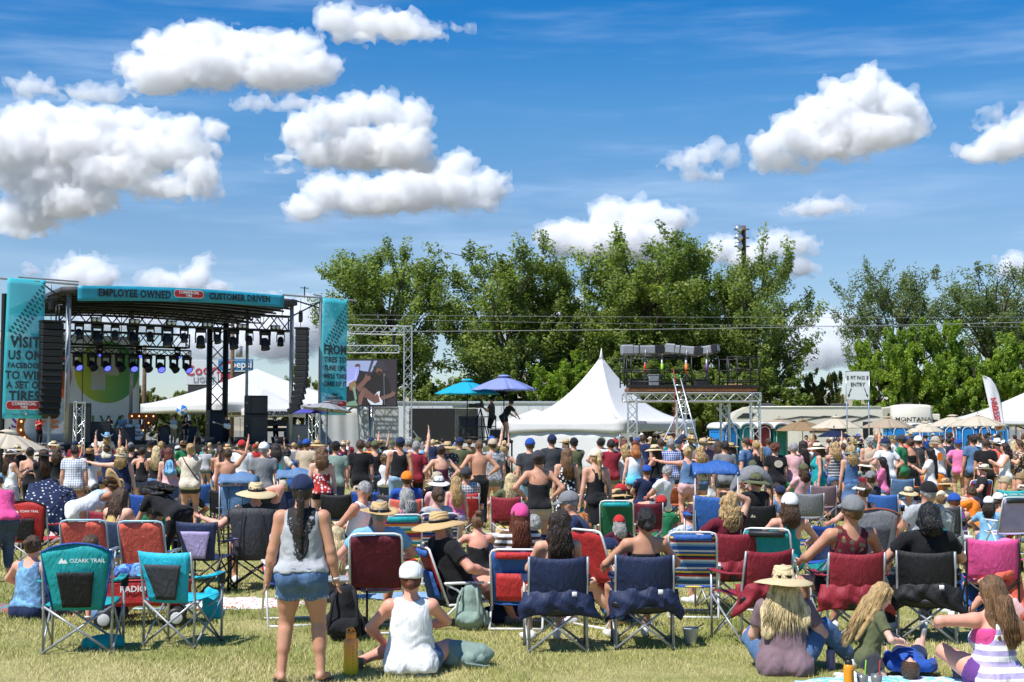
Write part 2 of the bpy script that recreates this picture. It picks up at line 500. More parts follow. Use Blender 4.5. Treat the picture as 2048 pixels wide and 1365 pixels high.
def cloth(name, pat=None, col2=None, gloss=0.9, scale=1.0):
 """fabric with weave relief and soft folds; pat: stripes, plaid, floral, tiedye, ombre, camo, dots"""
 key = ('cloth', name, pat, col2, gloss, scale)
 if key in _mc: return _mc[key]
 c1 = CN[name] if isinstance(name, str) else name
 m, b, t = mat_base('fabric', c1, gloss, 0, 0.25)
 b.inputs['Sheen Weight'].default_value = 0.08
 co = objc(t)
 c2 = CN[col2] if isinstance(col2, str) else (col2 or (0.75, 0.75, 0.75))
 base = worn(t, b, c1, 0.10, 6.0)
 x, y, z = t.xyz(co)[:3]
 if pat in ('stripes', 'vstripes'):
  w = t.math('SINE', t.math('MULTIPLY', z if pat == 'stripes' else x, 95.0 * scale))
  base = t.mix(t.mapr(w, -0.15, 0.15, 0, 1), base, c2)
 elif pat == 'plaid':
  wx = t.mapr(t.math('SINE', t.math('MULTIPLY', x, 130.0 * scale)), 0.35, 0.6, 0, 0.6)
  wz = t.mapr(t.math('SINE', t.math('MULTIPLY', z, 130.0 * scale)), 0.35, 0.6, 0, 0.6)
  base = t.mix(wx, base, c2); base = t.mix(wz, base, c2)
 elif pat == 'floral':
  vo = t.n('ShaderNodeTexVoronoi'); t.link(co, vo.inputs['Vector']); vo.inputs['Scale'].default_value = 17 * scale
  base = t.mix(t.mapr(vo.outputs['Distance'], 0.32, 0.40, 1, 0), base, c2)
  vo2 = t.n('ShaderNodeTexVoronoi'); t.link(t.vmath('ADD', co, (3.3, 1.1, 7.7)), vo2.inputs['Vector']); vo2.inputs['Scale'].default_value = 12 * scale
  base = t.mix(t.mapr(vo2.outputs['Distance'], 0.16, 0.2, 1, 0), base, (0.45, 0.16, 0.10))
 elif pat == 'tiedye':
  n = t.noise(co, 9 * scale, 4, 0.6, dist=1.5)
  base = t.mix(t.mapr(n, 0.40, 0.62, 0, 1), base, c2)
 elif pat == 'camo':
  n = t.noise(co, 14 * scale, 2, 0.5, dist=1.0)
  base = t.mix(t.mapr(n, 0.47, 0.53, 0, 1), base, c2)
 elif pat == 'ombre':
  base = t.mix(t.mapr(z, 0.95, 1.35, 0, 1), base, c2)
 elif pat == 'dots':
  vo = t.n('ShaderNodeTexVoronoi'); t.link(co, vo.inputs['Vector']); vo.inputs['Scale'].default_value = 24 * scale
  vo.inputs['Randomness'].default_value = 0.15
  base = t.mix(t.mapr(vo.outputs['Distance'], 0.2, 0.26, 1, 0), base, c2)
 t.link(base, b.inputs['Base Color'])
 h = t.math('ADD', t.math('MULTIPLY', t.noise(t.vmath('MULTIPLY', co, (1, 1, 0.55)), 11, 3, 0.5, dist=0.8), 1.0), t.math('MULTIPLY', t.noise(co, 160, 2), 0.06))
 bump(t, b, h, 0.55, 0.035)
 _mc[key] = m
 return m

def denim(name):
 key = ('denim', name)
 if key in _mc: return _mc[key]
 c = CN[name]
 m, b, t = mat_base('denim', c, 0.9, 0, 0.2)
 co = objc(t)
 fade = t.noise(co, 5, 3, 0.6)
 col = t.mix(t.mapr(fade, 0.4, 0.75, 0, 0.7), c, tuple(min(1, q * 2.0 + 0.03) for q in c))
 wv = t.noise(t.vmath('MULTIPLY', co, (1, 1, 0.15)), 260, 2)
 col = t.mix(t.mapr(wv, 0.4, 0.7, 0, 0.25), col, (0.4, 0.46, 0.55))
 t.link(col, b.inputs['Base Color'])
 bump(t, b, t.math('ADD', t.noise(co, 12, 3, dist=1.0), t.math('MULTIPLY', wv, 0.06)), 0.5, 0.02)
 _mc[key] = m
 return m

SKINS = {'fair': (0.74, 0.44, 0.33), 'light': (0.66, 0.365, 0.25), 'tanned': (0.55, 0.285, 0.18), 'flushed': (0.74, 0.37, 0.27), 'brown': (0.26, 0.125, 0.07), 'olive': (0.53, 0.30, 0.19)}

def skin(name):
 key = ('skin', name)
 if key in _mc: return _mc[key]
 c = SKINS[name]
 m, b, t = mat_base('skin', c, 0.55, 0, 0.4)
 co = objc(t)
 n = t.noise(co, 7, 4, 0.6)
 col = t.mix(t.mapr(n, 0.35, 0.7, 0, 0.5), c, (c[0] * 1.05, c[1] * 0.78, c[2] * 0.72))
 t.link(col, b.inputs['Base Color'])
 b.inputs['Subsurface Weight'].default_value = 0.12
 b.inputs['Subsurface Radius'].default_value = (0.02, 0.008, 0.004)
 b.inputs['Subsurface Scale'].default_value = 0.6
 bump(t, b, t.noise(co, 60, 4, 0.6), 0.12, 0.006)
 _mc[key] = m
 return m

HAIRS = {'black': (0.010, 0.008, 0.008), 'dark brown': (0.028, 0.016, 0.010), 'brown': (0.075, 0.038, 0.018), 'light brown': (0.17, 0.09, 0.04), 'blonde': (0.46, 0.30, 0.13), 'pale blonde': (0.66, 0.50, 0.27), 'auburn': (0.13, 0.035, 0.015), 'ginger': (0.42, 0.14, 0.03), 'grey': (0.33, 0.32, 0.31), 'plum': (0.10, 0.012, 0.03)}

def hair_mat(name):
 key = ('hair', name)
 if key in _mc: return _mc[key]
 c = HAIRS[name]
 m, b, t = mat_base('hair', c, 0.42, 0, 0.5)
 co = objc(t)
 st = t.noise(t.vmath('MULTIPLY', co, (1, 1, 0.10)), 90, 3, 0.6, dist=0.4)
 big = t.noise(t.vmath('MULTIPLY', co, (1, 1, 0.3)), 22, 3, 0.6)
 f = t.math('MULTIPLY_ADD', st, 0.6, t.math('MULTIPLY', big, 0.5))
 col = t.mix(t.mapr(f, 0.38, 0.72, 0, 1), tuple(q * 0.5 for q in c), tuple(min(1, q * 1.55) for q in c))
 t.link(col, b.inputs['Base Color'])
 b.inputs['Anisotropic'].default_value = 0.5
 bump(t, b, f, 1.0, 0.03)
 _mc[key] = m
 return m

def straw(name='straw'):
 key = ('straw', name)
 if key in _mc: return _mc[key]
 c = {'straw': (0.60, 0.41, 0.19), 'pale straw': (0.66, 0.53, 0.31), 'white straw': (0.80, 0.77, 0.68), 'brown straw': (0.40, 0.22, 0.07)}[name]
 m, b, t = mat_base('straw', c, 0.75, 0, 0.3)
 co = objc(t)
 x, y, z = t.xyz(co)[:3]
 rad = t.vmath('LENGTH', t.vmath('MULTIPLY', co, (1, 1, 0.9)))
 rings = t.math('SINE', t.math('MULTIPLY', rad, 520.0))
 n = t.noise(co, 120, 3)
 col = t.mix(t.math('MULTIPLY', t.mapr(rings, -1, 1, 0, 1), 0.35), c, tuple(q * 0.55 for q in c))
 col = t.mix(t.mapr(n, 0.4, 0.7, 0, 0.3), col, tuple(min(1, q * 1.3) for q in c))
 t.link(col, b.inputs['Base Color'])
 bump(t, b, t.math('ADD', rings, n), 0.5, 0.004)
 _mc[key] = m
 return m

def plain(key, col, rough=0.6, metal=0.0, spec=0.5, noise=0.1, scale=7.0, bumpk=0.0, **kw):
 k = ('plain', key)
 if k in _mc: return _mc[k]
 m, b, t = mat_base(key, col, rough, metal, spec, **kw)
 if noise: worn(t, b, col, noise, scale)
 if bumpk: bump(t, b, t.noise(objc(t), scale * 4, 4), bumpk, 0.01)
 _mc[k] = m
 return m

def nylon(name):
 """chair canvas: slightly shiny woven nylon, creased"""
 key = ('nylon', name)
 if key in _mc: return _mc[key]
 c = CN[name] if isinstance(name, str) else name
 m, b, t = mat_base('chair_canvas', c, 0.62, 0, 0.35)
 co = objc(t)
 worn(t, b, c, 0.12, 5.0)
 h = t.math('ADD', t.noise(t.vmath('MULTIPLY', co, (1.6, 1, 0.8)), 9, 4, 0.55, dist=1.2), t.math('MULTIPLY', t.noise(co, 230, 1), 0.05))
 bump(t, b, h, 0.6, 0.03)
 _mc[key] = m
 return m

def striped(cols, width=0.03, axis='z'):
 key = ('striped', tuple(cols), width, axis)
 if key in _mc: return _mc[key]
 m, b, t = mat_base('striped_canvas', (0.5, 0.5, 0.5), 0.75, 0, 0.3)
 co = objc(t)
 q = dict(zip('xyz', t.xyz(co)[:3]))[axis]
 fr = t.math('FRACT', t.math('DIVIDE', q, width * len(cols)))
 stops = []
 for i, c in enumerate(cols): stops.append((i / len(cols), CN[c]))
 col = t.ramp(fr, stops, 'CONSTANT')
 t.link(col, b.inputs['Base Color'])
 bump(t, b, t.noise(co, 12, 4, dist=1.0), 0.4, 0.02)
 _mc[key] = m
 return m

def mesh_net(name, hole=0.35):
 """see-through woven mesh (chair windows, banner vinyl mesh)"""
 key = ('net', name, hole)
 if key in _mc: return _mc[key]
 c = CN[name] if isinstance(name, str) else name
 m, b, t = mat_base('mesh_fabric', c, 0.7, 0, 0.3)
 out = m.node_tree.nodes['Material Output']
 tr = t.n('ShaderNodeBsdfTransparent')
 mx = t.n('ShaderNodeMixShader'); mx.inputs[0].default_value = hole
 t.link(b.outputs[0], mx.inputs[1]); t.link(tr.outputs[0], mx.inputs[2]); t.link(mx.outputs[0], out.inputs[0])
 _mc[key] = m
 return m

M_STEEL = plain('grey_steel', (0.36, 0.37, 0.39), 0.42, 0.35, noise=0.15)
M_ALU = plain('aluminium', (0.70, 0.71, 0.72), 0.34, 0.85, noise=0.12)
M_WHITE_TUBE = plain('white_tube', (0.75, 0.75, 0.74), 0.35, 0.0, noise=0.05)
M_BLACK_PL = plain('black_plastic', (0.013, 0.013, 0.014), 0.5, noise=0.2)
M_BLACK_MET = plain('black_metal', (0.018, 0.018, 0.019), 0.45, 0.3, noise=0.2)
M_WRIST = plain('wristband', (0.75, 0.75, 0.75), 0.6, noise=0.03)

# ---------------------------------------------------------------- people
def v3(*a): return np.array(a, np.float32)

def unit(v): return v / (np.linalg.norm(v) + 1e-9)

def ik(A, B, l1, l2, hint):
 A, B, hint = v3(*A), v3(*B), unit(v3(*hint))
 d = B - A; L = float(np.linalg.norm(d))
 Lm = min(L, (l1 + l2) * 0.995)
 n = d / (L + 1e-9)
 B = A + n * Lm
 x = (l1 * l1 - l2 * l2 + Lm * Lm) / (2 * Lm)
 hgt = math.sqrt(max(0, l1 * l1 - x * x))
 p = hint - n * float(hint @ n)
 return A + n * x + unit(p) * hgt, B

POSES = {
 'down': dict(),
 'relaxed': dict(feet=((-.11, -.03, .08), (.14, .07, .08)), hands=((-.25, .06, .82), (.27, -.02, .81)), tilt=3),
 'hips': dict(hands=((-.185, -.01, 1.03), (.185, -.01, 1.03)), elbow=((-1, -.5, 0), (1, -.5, 0))),
 'one_hip': dict(hands=((-.25, .05, .82), (.185, -.01, 1.02)), elbow=((-.4, -1, 0), (1, -.5, 0)), tilt=-3),
 'phone': dict(hands=((-.07, .32, 1.28), (.09, .30, 1.26)), elbow=((-.6, -.2, -1), (.6, -.2, -1))),
 'crossed': dict(hands=((.13, .17, 1.16), (-.13, .19, 1.19)), elbow=((-1, -.1, -.6), (1, -.1, -.6))),
 'cheer': dict(hands=((-.25, .05, .84), (.27, .12, 1.96)), elbow=((-.4, -1, 0), (1, .1, -.2))),
 'cheer_two': dict(hands=((-.27, .10, 1.92), (.27, .10, 1.92)), elbow=((-1, .1, -.2), (1, .1, -.2))),
 'point_left': dict(hands=((-.72, .22, 1.45), (.25, .05, .84)), elbow=((0, -.3, -1), (.4, -1, 0))),
 'point_right': dict(hands=((-.25, .05, .84), (.72, .22, 1.45)), elbow=((-.4, -1, 0), (0, -.3, -1))),
 'head_touch': dict(hands=((-.25, .05, .84), (.12, .02, 1.68)), elbow=((-.4, -1, 0), (1, 0, .2))),
 'bend': dict(lean=62, pel=(0, -.05, .92), hands=((-.16, .62, .62), (.16, .62, .60)), elbow=((-1, -.2, .3), (1, -.2, .3)), head=(0, 25)),
 'stoop': dict(lean=34, pel=(0, -.04, .94), hands=((-.14, .55, .95), (.16, .55, .93)), elbow=((-1, -.2, -.3), (1, -.2, -.3)), head=(0, 12)),
 # in a chair (seat 0.42 high)
 'sit': dict(pel=(0, .02, .535), lean=-13, feet=((-.14, .50, .08), (.14, .53, .08)), knee=((-.25, .6, 1), (.25, .6, 1)), hands=((-.13, .30, .66), (.12, .29, .67)), elbow=((-1, -.5, -.4), (1, -.5, -.4))),
 'sit_rest': dict(pel=(0, .02, .535), lean=-14, feet=((-.18, .48, .08), (.16, .56, .08)), knee=((-.3, .6, 1), (.3, .6, 1)), hands=((-.31, .27, .70), (.31, .27, .70)), elbow=((-1, -.6, -.6), (1, -.6, -.6))),
 'sit_elbows': dict(pel=(0, .05, .535), lean=24, feet=((-.16, .46, .08), (.16, .46, .08)), knee=((-.3, .6, 1), (.3, .6, 1)), hands=((-.06, .46, .70), (.06, .46, .72)), elbow=((-1, -.2, -.5), (1, -.2, -.5))),
 'sit_drink': dict(pel=(0, .02, .535), lean=-10, feet=((-.16, .48, .08), (.16, .50, .08)), knee=((-.3, .6, 1), (.3, .6, 1)), hands=((-.14, .28, .66), (.10, .26, 1.10)), elbow=((-1, -.5, -.4), (1, -.1, -.8))),
 'sit_head': dict(pel=(0, .02, .535), lean=-10, feet=((-.16, .48, .08), (.16, .50, .08)), knee=((-.3, .6, 1), (.3, .6, 1)), hands=((-.40, .26, .68), (.06, -.02, 1.30)), elbow=((-1, -.5, -.4), (1, .1, .1))),
 'sit_spread': dict(pel=(0, .02, .535), lean=-15, feet=((-.2, .5, .08), (.2, .5, .08)), knee=((-.4, .6, 1), (.4, .6, 1)), hands=((-.62, .0, .86), (.06, -.07, 1.18)), elbow=((-.4, -.5, -1), (1, -.2, .2))),
 # on the ground
 'ground': dict(pel=(0, 0, .125), lean=6, feet=((.10, .34, .07), (-.10, .42, .06)), knee=((-1, .25, .6), (1, .25, .6)), hands=((-.20, .34, .30), (.20, .34, .30)), elbow=((-1, -.3, .1), (1, -.3, .1))),
 'ground_knees': dict(pel=(0, 0, .125), lean=10, feet=((-.13, .52, .07), (.13, .55, .07)), knee=((-.2, 0, 1), (.2, 0, 1)), hands=((-.07, .48, .42), (.07, .48, .43)), elbow=((-1, -.2, 0), (1, -.2, 0))),
 'ground_lean': dict(pel=(0, 0, .125), lean=-16, feet=((-.12, .80, .06), (.12, .78, .06)), knee=((-.2, 0, 1), (.2, 0, 1)), hands=((-.30, -.25, .05), (.30, -.25, .05)), elbow=((-.6, -1, 0), (.6, -1, 0))),
 'ground_side': dict(pel=(0, 0, .125), lean=5, feet=((-.44, .22, .07), (-.08, .44, .06)), knee=((-.5, 1, .12), (1, .4, .3)), hands=((-.24, .33, .22), (.10, .36, .34)), elbow=((-1, -.5, .1), (1, -.3, .1))),
 'kneel': dict(pel=(0, 0, .30), lean=14, feet=((-.10, -.20, .06), (.10, -.20, .06)), knee=((-.1, 1, 0), (.1, 1, 0)), hands=((-.10, .38, .44), (.12, .36, .46)), elbow=((-1, -.3, -.3), (1, -.3, -.3)), head=(0, 18)),
}

class Body:
 """joint positions of one posed figure, 1.70 m tall, facing +Y, standing on z = 0"""
 def __init__(self, pose='down', sex='f', w=1.0, child=False, **over):
  p = dict(POSES[pose]); p.update(over)
  self.sex, self.w = sex, w
  pel = v3(*p.get('pel', (0, 0, .945)))
  a = R_(p.get('lean', 0)); ti = R_(p.get('tilt', 0))
  self.U = unit(v3(math.sin(ti), math.sin(a), math.cos(a) * math.cos(ti)))
  self.F = unit(v3(0, math.cos(a), -math.sin(a)))
  self.Rt = unit(np.cross(self.F, self.U))
  U, F, Rt = self.U, self.F, self.Rt
  self.pel = pel
  sw = .172 if sex == 'f' else .196
  self.sw = sw * (0.9 + 0.1 * w)
  self.hip = [pel - Rt * .088 - U * .03, pel + Rt * .088 - U * .03]
  self.sh = [pel - Rt * self.sw + U * .437, pel + Rt * self.sw + U * .437]
  self.N = pel + U * .495
  yaw, pitch = p.get('head', (0, 0))
  hu = unit(U * .45 + v3(0, 0, 1) * .55) if abs(p.get('lean', 0)) < 50 else unit(U * .8 + v3(0, 0, 1) * .2)
  cy_, sy_ = math.cos(R_(yaw)), math.sin(R_(yaw))
  f0 = unit(F - hu * float(F @ hu))
  r0 = np.cross(f0, hu)
  f1 = f0 * cy_ - r0 * sy_                      # positive yaw looks to the left
  cp, sp = math.cos(R_(pitch)), math.sin(R_(pitch))
  self.hf = unit(f1 * cp - hu * sp); self.hu = unit(hu * cp + f1 * sp)
  self.hr = np.cross(self.hf, self.hu)
  self.hs = 1.16 if child else 1.0
  self.hc = self.N + unit(U * .4 + hu * .6) * (.158 + .012 * (self.hs - 1) / .16)
  hands = p.get('hands', ((-.262, .03, .81), (.262, .03, .81)))
  eh = p.get('elbow', ((-.35, -1, 0), (.35, -1, 0)))
  self.el, self.wr = [], []
  for i in range(2):
   e, h_ = ik(self.sh[i], hands[i], .285, .25, eh[i])
   self.el.append(e); self.wr.append(h_)
  feet = p.get('feet', ((-.105, 0, .08), (.105, .02, .08)))
  kh = p.get('knee', ((-.1, 1, 0), (.1, 1, 0)))
  self.kn, self.an = [], []
  for i in range(2):
   k_, f_ = ik(self.hip[i], feet[i], .43, .43, kh[i])
   self.kn.append(k_); self.an.append(f_)
  self.toe = []
  for i in range(2):
   sgn = -1 if i == 0 else 1
   d = p.get('toes', (None, None))[i]
   if d is None:
    sh_ = unit(self.an[i] - self.kn[i])
    fw = unit(v3(sgn * .22, 1, 0)) if sh_[2] < -0.55 else unit(unit(self.kn[i] - self.hip[i]) * v3(1, 1, .2) + v3(0, .3, .35))
    if pose == 'kneel': fw = v3(sgn * .1, -1, -.15)
    d = fw
   self.toe.append(self.an[i] + unit(v3(*d)) * .145 + v3(0, 0, -.035 if self.an[i][2] > .03 and float(unit(self.an[i] - self.kn[i])[2]) < -.55 else 0))
  pts = np.array([self.hc + self.hu * .16, self.hc - self.hf * .16, self.hc + self.hf * .16, *self.sh, *self.el, *self.wr, *self.kn, *self.an, *self.toe, *self.hip, pel])
  self.lo, self.hi = pts.min(0) - .19 * max(1, w), pts.max(0) + .19 * max(1, w)

 def RM(self): return [self.Rt, self.F, self.U]
 def HM(self): return [self.hr, self.hf, self.hu]

 def torso(self, g, o=0.0, k=.045, oh=None):
  """trunk volumes grown by o"""
  p, U, F, Rt, w, R = self.pel, self.U, self.F, self.Rt, self.w, self.RM()
  f = self.sex == 'f'
  if oh is None: oh = o
  g.ball(p - U * .01, ((.168 if f else .155) * w + oh, (.112 if f else .108) * w + oh, .13 + oh), k, R=R)
  g.ball(p + U * .155, ((.130 if f else .145) * w + o, .098 * w + o, .15 + o), k, R=R)
  g.ball(p + U * .325, ((.148 if f else .168) * (.55 + .45 * w) + o, .108 * (.6 + .4 * w) + o, .165 + o), k, R=R)
  for i in (0, 1):
   s = -1 if i == 0 else 1
   g.ball(p + Rt * s * .075 * w - F * .055 * w - U * .055, .092 * w + oh, k)
   if f: g.ball(p + Rt * s * .07 * w + F * .085 * w + U * .285, (.064 * w + o), k)
   g.cone(self.N + Rt * s * .03 - U * .025, self.sh[i] - Rt * s * .015 + U * .004, .048 + o * .8, .043 + o * .8, k=k)
  if w > 1.12: g.ball(p + F * .05 * w + U * .09, (.15 * w + o, .11 * w + o, .15 + o), k, R=R)

 def body_mesh(self, h=.023):
  g = Grid(self.lo, self.hi, h)
  self.torso(g)
  U, F, w = self.U, self.F, self.w
  lw = .45 + .55 * w
  g.cone(self.N - U * .05, self.hc - self.hu * .06, .062 * (.7 + .3 * w), .053, k=.035)
  H = self.HM(); hf, hu, hr, hc, hs = self.hf, self.hu, self.hr, self.hc, self.hs
  g.ball(hc + hu * .012, (.076 * hs, .096 * hs, .106 * hs), .02, R=H)
  g.ball(hc + hf * .03 * hs - hu * .058 * hs, (.056 * hs, .058 * hs, .052 * hs), .03, R=H)
  fh = max(h * .8, .010)
  g.cone(hc + hf * .088 * hs + hu * .012 * hs, hc + hf * .106 * hs - hu * .026 * hs, fh * .8, .013, k=.014)
  for i in (0, 1):
   s = -1 if i == 0 else 1
   g.ball(hc + hr * s * .078 * hs - hf * .006 - hu * .012, (max(.010, h * .55), .018, .03), .008, R=H)
   g.ball(hc + hr * s * .032 * hs + hf * .095 * hs + hu * .012 * hs, .015 * hs, .012, mode='carve')
  for i in (0, 1):
   A, E, W_ = self.sh[i], self.el[i], self.wr[i]
   ar = (.046 if self.sex == 'f' else .052) * lw
   g.ball(A, ar * 1.12, .03)
   g.cone(A, E, ar * 1.1, ar * .84, k=.03)
   g.cone(E, E + (W_ - E) * .35, ar * .84, ar * .86, k=.02)
   g.cone(E + (W_ - E) * .3, W_, ar * .84, .027 * (.7 + .3 * w), k=.02)
   g.cone(W_, W_ + unit(W_ - E) * .03, .027, .028, k=.012)
   Hh, K, An, T = self.hip[i], self.kn[i], self.an[i], self.toe[i]
   g.cone(Hh, K, .092 * lw, .056 * lw, k=.045)
   g.cone(Hh + (K - Hh) * .1, Hh + (K - Hh) * .6, .096 * lw, .074 * lw, k=.04)
   sk = unit(An - K)
   bk = unit(np.cross(sk, np.cross(self.F if abs(sk[2]) > .5 else v3(0, 0, 1), sk)))
   g.cone(K, An, .052 * lw, .036 * (.7 + .3 * w), k=.02)
   g.cone(K + (An - K) * .18 - bk * .012, K + (An - K) * .5 - bk * .012, .053 * lw, .046 * lw, k=.03)
   g.cone(An - unit(T - An) * .03 + v3(0, 0, -.03), T, .036, .028, k=.025, flat=None)
  V, Q = g.mesh()
  parts = [(V, Q)]
  for i in (0, 1):
   parts.append(hand_at(self.wr[i], unit(self.wr[i] - self.el[i]), self.F, i == 0, .8 if self.sex == 'f' else .88, 0 if h < .02 else (1 if h < .03 else 2)))
  return merge(parts)

 # ---- clothes: each grown from the same volumes, cut at neckline, cuffs and hem
 def top_mesh(self, kind, h=.022, loose=.0):
  g = Grid(self.lo, self.hi, h)
  p, U, F, Rt, N, w = self.pel, self.U, self.F, self.Rt, self.N, self.w
  lw = .45 + .55 * w
  ar = (.046 if self.sex == 'f' else .052) * lw
  o = {'tank': .013, 'racer': .011, 'cami': .011, 'bandeau': .010, 'sleeveless': .017, 'dress': .013}.get(kind, .019) + loose
  self.torso(g, o, oh=max(o, .015) + .006)
  if kind in ('tee', 'long', 'sleeveless', 'shirt', 'tank', 'dress', 'cami'):
   wide = (.142 if self.sex == 'f' else .156) * (.5 + .5 * w)
   g.cone(p + U * .30, p - U * .10, wide + loose, wide + loose + (.012 if kind not in ('tank', 'cami', 'dress') else -.004), flat=(F, .70), k=.05)
  if kind in ('tee', 'long', 'shirt'):
   for i in (0, 1):
    g.ball(self.sh[i], ar * 1.08 + .012 + loose * .5, .03)
    t1 = .62 if kind != 'long' else 1.0
    g.cone(self.sh[i], self.el[i], ar * 1.05 + .012 + loose, ar * .9 + .026 + loose, k=.03, cap=(.12, t1))
    if kind == 'long': g.cone(self.el[i], self.wr[i], ar * .85 + .022, .042, k=.02, cap=(-.05, .95))
  hem = {'tee': -.135, 'long': -.13, 'shirt': -.15, 'tank': -.015, 'racer': -.09, 'cami': -.07, 'bandeau': .16, 'sleeveless': -.11, 'dress': -.3}[kind]
  if float(U[2]) < .9 and hem < -.08: hem *= .75
  if kind != 'dress': g.plane(p + U * hem, -U)
  else:
   g.cone(p + U * .08, p - v3(0, 0, .52) if self.kn[0][2] < p[2] - .25 else p + F * .3 - U * .05, .15 * w, .27, k=.06, flat=(F, .8))
   g.plane(p - v3(0, 0, .46), (0, 0, -1))
  up = unit(U * .6 + self.hu * .4)
  if kind in ('tee', 'long', 'shirt'):
   g.cone(N + U * .005 + F * .012, N + up * .25, .066, .14, k=.008, mode='carve')
   g.plane(N + U * (.045 if kind == 'shirt' else .03), U)
  elif kind in ('tank', 'racer', 'sleeveless', 'dress'):
   g.plane(N + U * .012, U)
   g.cone(N + U * .03 - F * .02, N + up * .25, .078, .15, k=.008, mode='carve')
   if kind != 'sleeveless':
    g.ball(N - F * .10 + U * .0, (.065, .08, .085), .01, mode='carve', R=self.RM())
   for i in (0, 1):
    s = -1 if i == 0 else 1
    inn = {'tank': .035, 'racer': .085, 'sleeveless': .012, 'dress': .04}[kind]
    c = self.sh[i] - Rt * s * inn * .4
    g.cone(c + U * .16 + Rt * s * .035, c - U * .085 + Rt * s * .03, .062 + inn * .3, .055 + inn * .5, k=.01, mode='carve')
    if kind == 'racer': g.ball(p + Rt * s * .135 + U * .36 - F * .08, (.075, .085, .11), .01, mode='carve', R=self.RM())
  elif kind == 'cami':
   g.plane(p + U * .335, U - F * .45)
   for i in (0, 1):
    s = -1 if i == 0 else 1
    pts = [p + U * .30 - F * .115 * (.6 + .4 * w) + Rt * s * .055, p + U * .42 - F * .105 * (.6 + .4 * w) + Rt * s * .075, self.sh[i] - Rt * s * .07 + U * .066, p + U * .40 + F * .105 + Rt * s * .09]
    for a, b in zip(pts, pts[1:]): g.cone(a, b, .0115, .0115, k=.004)
  elif kind == 'bandeau':
   g.plane(p + U * .37, U)
  g.f += (lattice_noise(g, .075, 3) - .5) * .013
  X, Y_, Z_ = g.coords()
  g.f += (.0042 if h < .02 else .0025) * np.sin(Z_ * 50 + 16 * lattice_noise(g, .13, 6) + 10 * np.abs(X + .05)) * np.clip((p[2] + .34 - Z_) / .2, 0, 1)
  return g.mesh()

 def bottom_mesh(self, kind, h=.022):
  g = Grid(self.lo, self.hi, h)
  p, U, F, w = self.pel, self.U, self.F, self.w
  lw = .45 + .55 * w
  o = {'leggings': .004}.get(kind, .007)
  if kind == 'skirt':
   self.torso(g, o)
   g.cone(p + U * .06, p - v3(0, 0, .44), .15 * w, .24, k=.05, flat=(F, .8))
   g.plane(p + U * .11, U)
   g.plane(p - v3(0, 0, .40), (0, 0, -1))
  elif kind == 'long_skirt':
   self.torso(g, o)
   g.cone(p + U * .06, v3(p[0], p[1], .05), .15 * w, .27, k=.05, flat=(F, .85))
   g.plane(p + U * .11, U)
   g.plane(v3(p[0], p[1], .08), (0, 0, -1))
  else:
   t1 = {'shorts': .40, 'cutoffs': .47, 'bermuda': .72, 'short_shorts': .30}.get(kind, 1.0)
   self.torso(g, o)
   g.plane(p + U * .105, U)
   for i in (0, 1):
    Hh, K, An = self.hip[i], self.kn[i], self.an[i]
    fl = {'shorts': .022, 'cutoffs': .014, 'bermuda': .03, 'short_shorts': .012, 'leggings': .006}.get(kind, .016)
    g.cone(Hh, K, .096 * lw + fl, .058 * lw + fl * (1.9 if t1 < 1 else 1.2), k=.04, cap=(-.02, t1))
    g.cone(Hh + (K - Hh) * .1, Hh + (K - Hh) * min(t1, .6), .098 * lw + fl, (.098 - .024 * min(t1, .6) / .6) * lw + fl, k=.02, cap=(0, 1))
    if t1 >= 1:
     te = .72 if kind == 'capri' else .95
     g.cone(K, An, .056 * lw + fl * 1.1, .042 + fl * (1.3 if kind != 'leggings' else .6), k=.025, cap=(-.1, te))
     g.cone(K + (An - K) * .1, K + (An - K) * .5, .058 * lw + fl, .055 * lw + fl, k=.02)
   if kind in ('short_shorts',):
    for i in (0, 1): g.plane(self.hip[i] + (self.kn[i] - self.hip[i]) * .30, unit(self.kn[i] - self.hip[i]))
  g.f += (lattice_noise(g, .06, 9) - .5) * .010
  return g.mesh()

 def shoe_mesh(self, i, h=.019):
  An, T = self.an[i], self.toe[i]
  d = unit(T - An)
  heel = An - d * v3(1, 1, .3) * .055 + v3(0, 0, -.038)
  g = Grid(np.minimum(heel, T) - .12, np.maximum(heel, T) + .14, h)
  g.cone(heel, T + d * .012, .037, .034, k=.02)
  g.cone(heel + v3(0, 0, .03), An + v3(0, 0, .0), .041, .041, k=.02)
  if abs(T[2] - An[2]) < .08: g.plane((0, 0, 0.002), (0, 0, -1))
  return g.mesh()

def merge(parts):
 Vs, Fs, n = [], [], 0
 for V, F in parts:
  Vs.append(V); Fs.append(F + n); n += len(V)
 return np.concatenate(Vs), np.concatenate(Fs)

def _make_hand(res):
 g = Grid((-.07, -.05, -.05), (.075, .22, .05), res)
 g.cone((0, 0, 0), (0, .085, -.004), .028, .040, flat=((0, 0, 1), .42), k=.012)
 g.cone((-.024, .06, -.004), (.026, .06, -.004), .016, .016, k=.01)
 for x, L, dx in ((-.030, .062, -.006), (-.010, .076, -.002), (.011, .072, .003), (.031, .055, .009)):
  a = v3(x, .088, -.004); b = a + v3(dx, L * .55, -.006); c = b + v3(dx * .4, L * .38, -.022)
  g.cone(a, b, .0092, .0085, k=.003); g.cone(b, c, .0085, .0072, k=.003)
 a = v3(-.028, .028, -.006); b = v3(-.052, .062, -.012); c = v3(-.054, .092, -.022)
 g.cone(a, b, .0125, .0105, k=.008); g.cone(b, c, .0105, .009, k=.003)
 return g.mesh()

HANDS = [_make_hand(.0085), _make_hand(.0115), _make_hand(.019)]

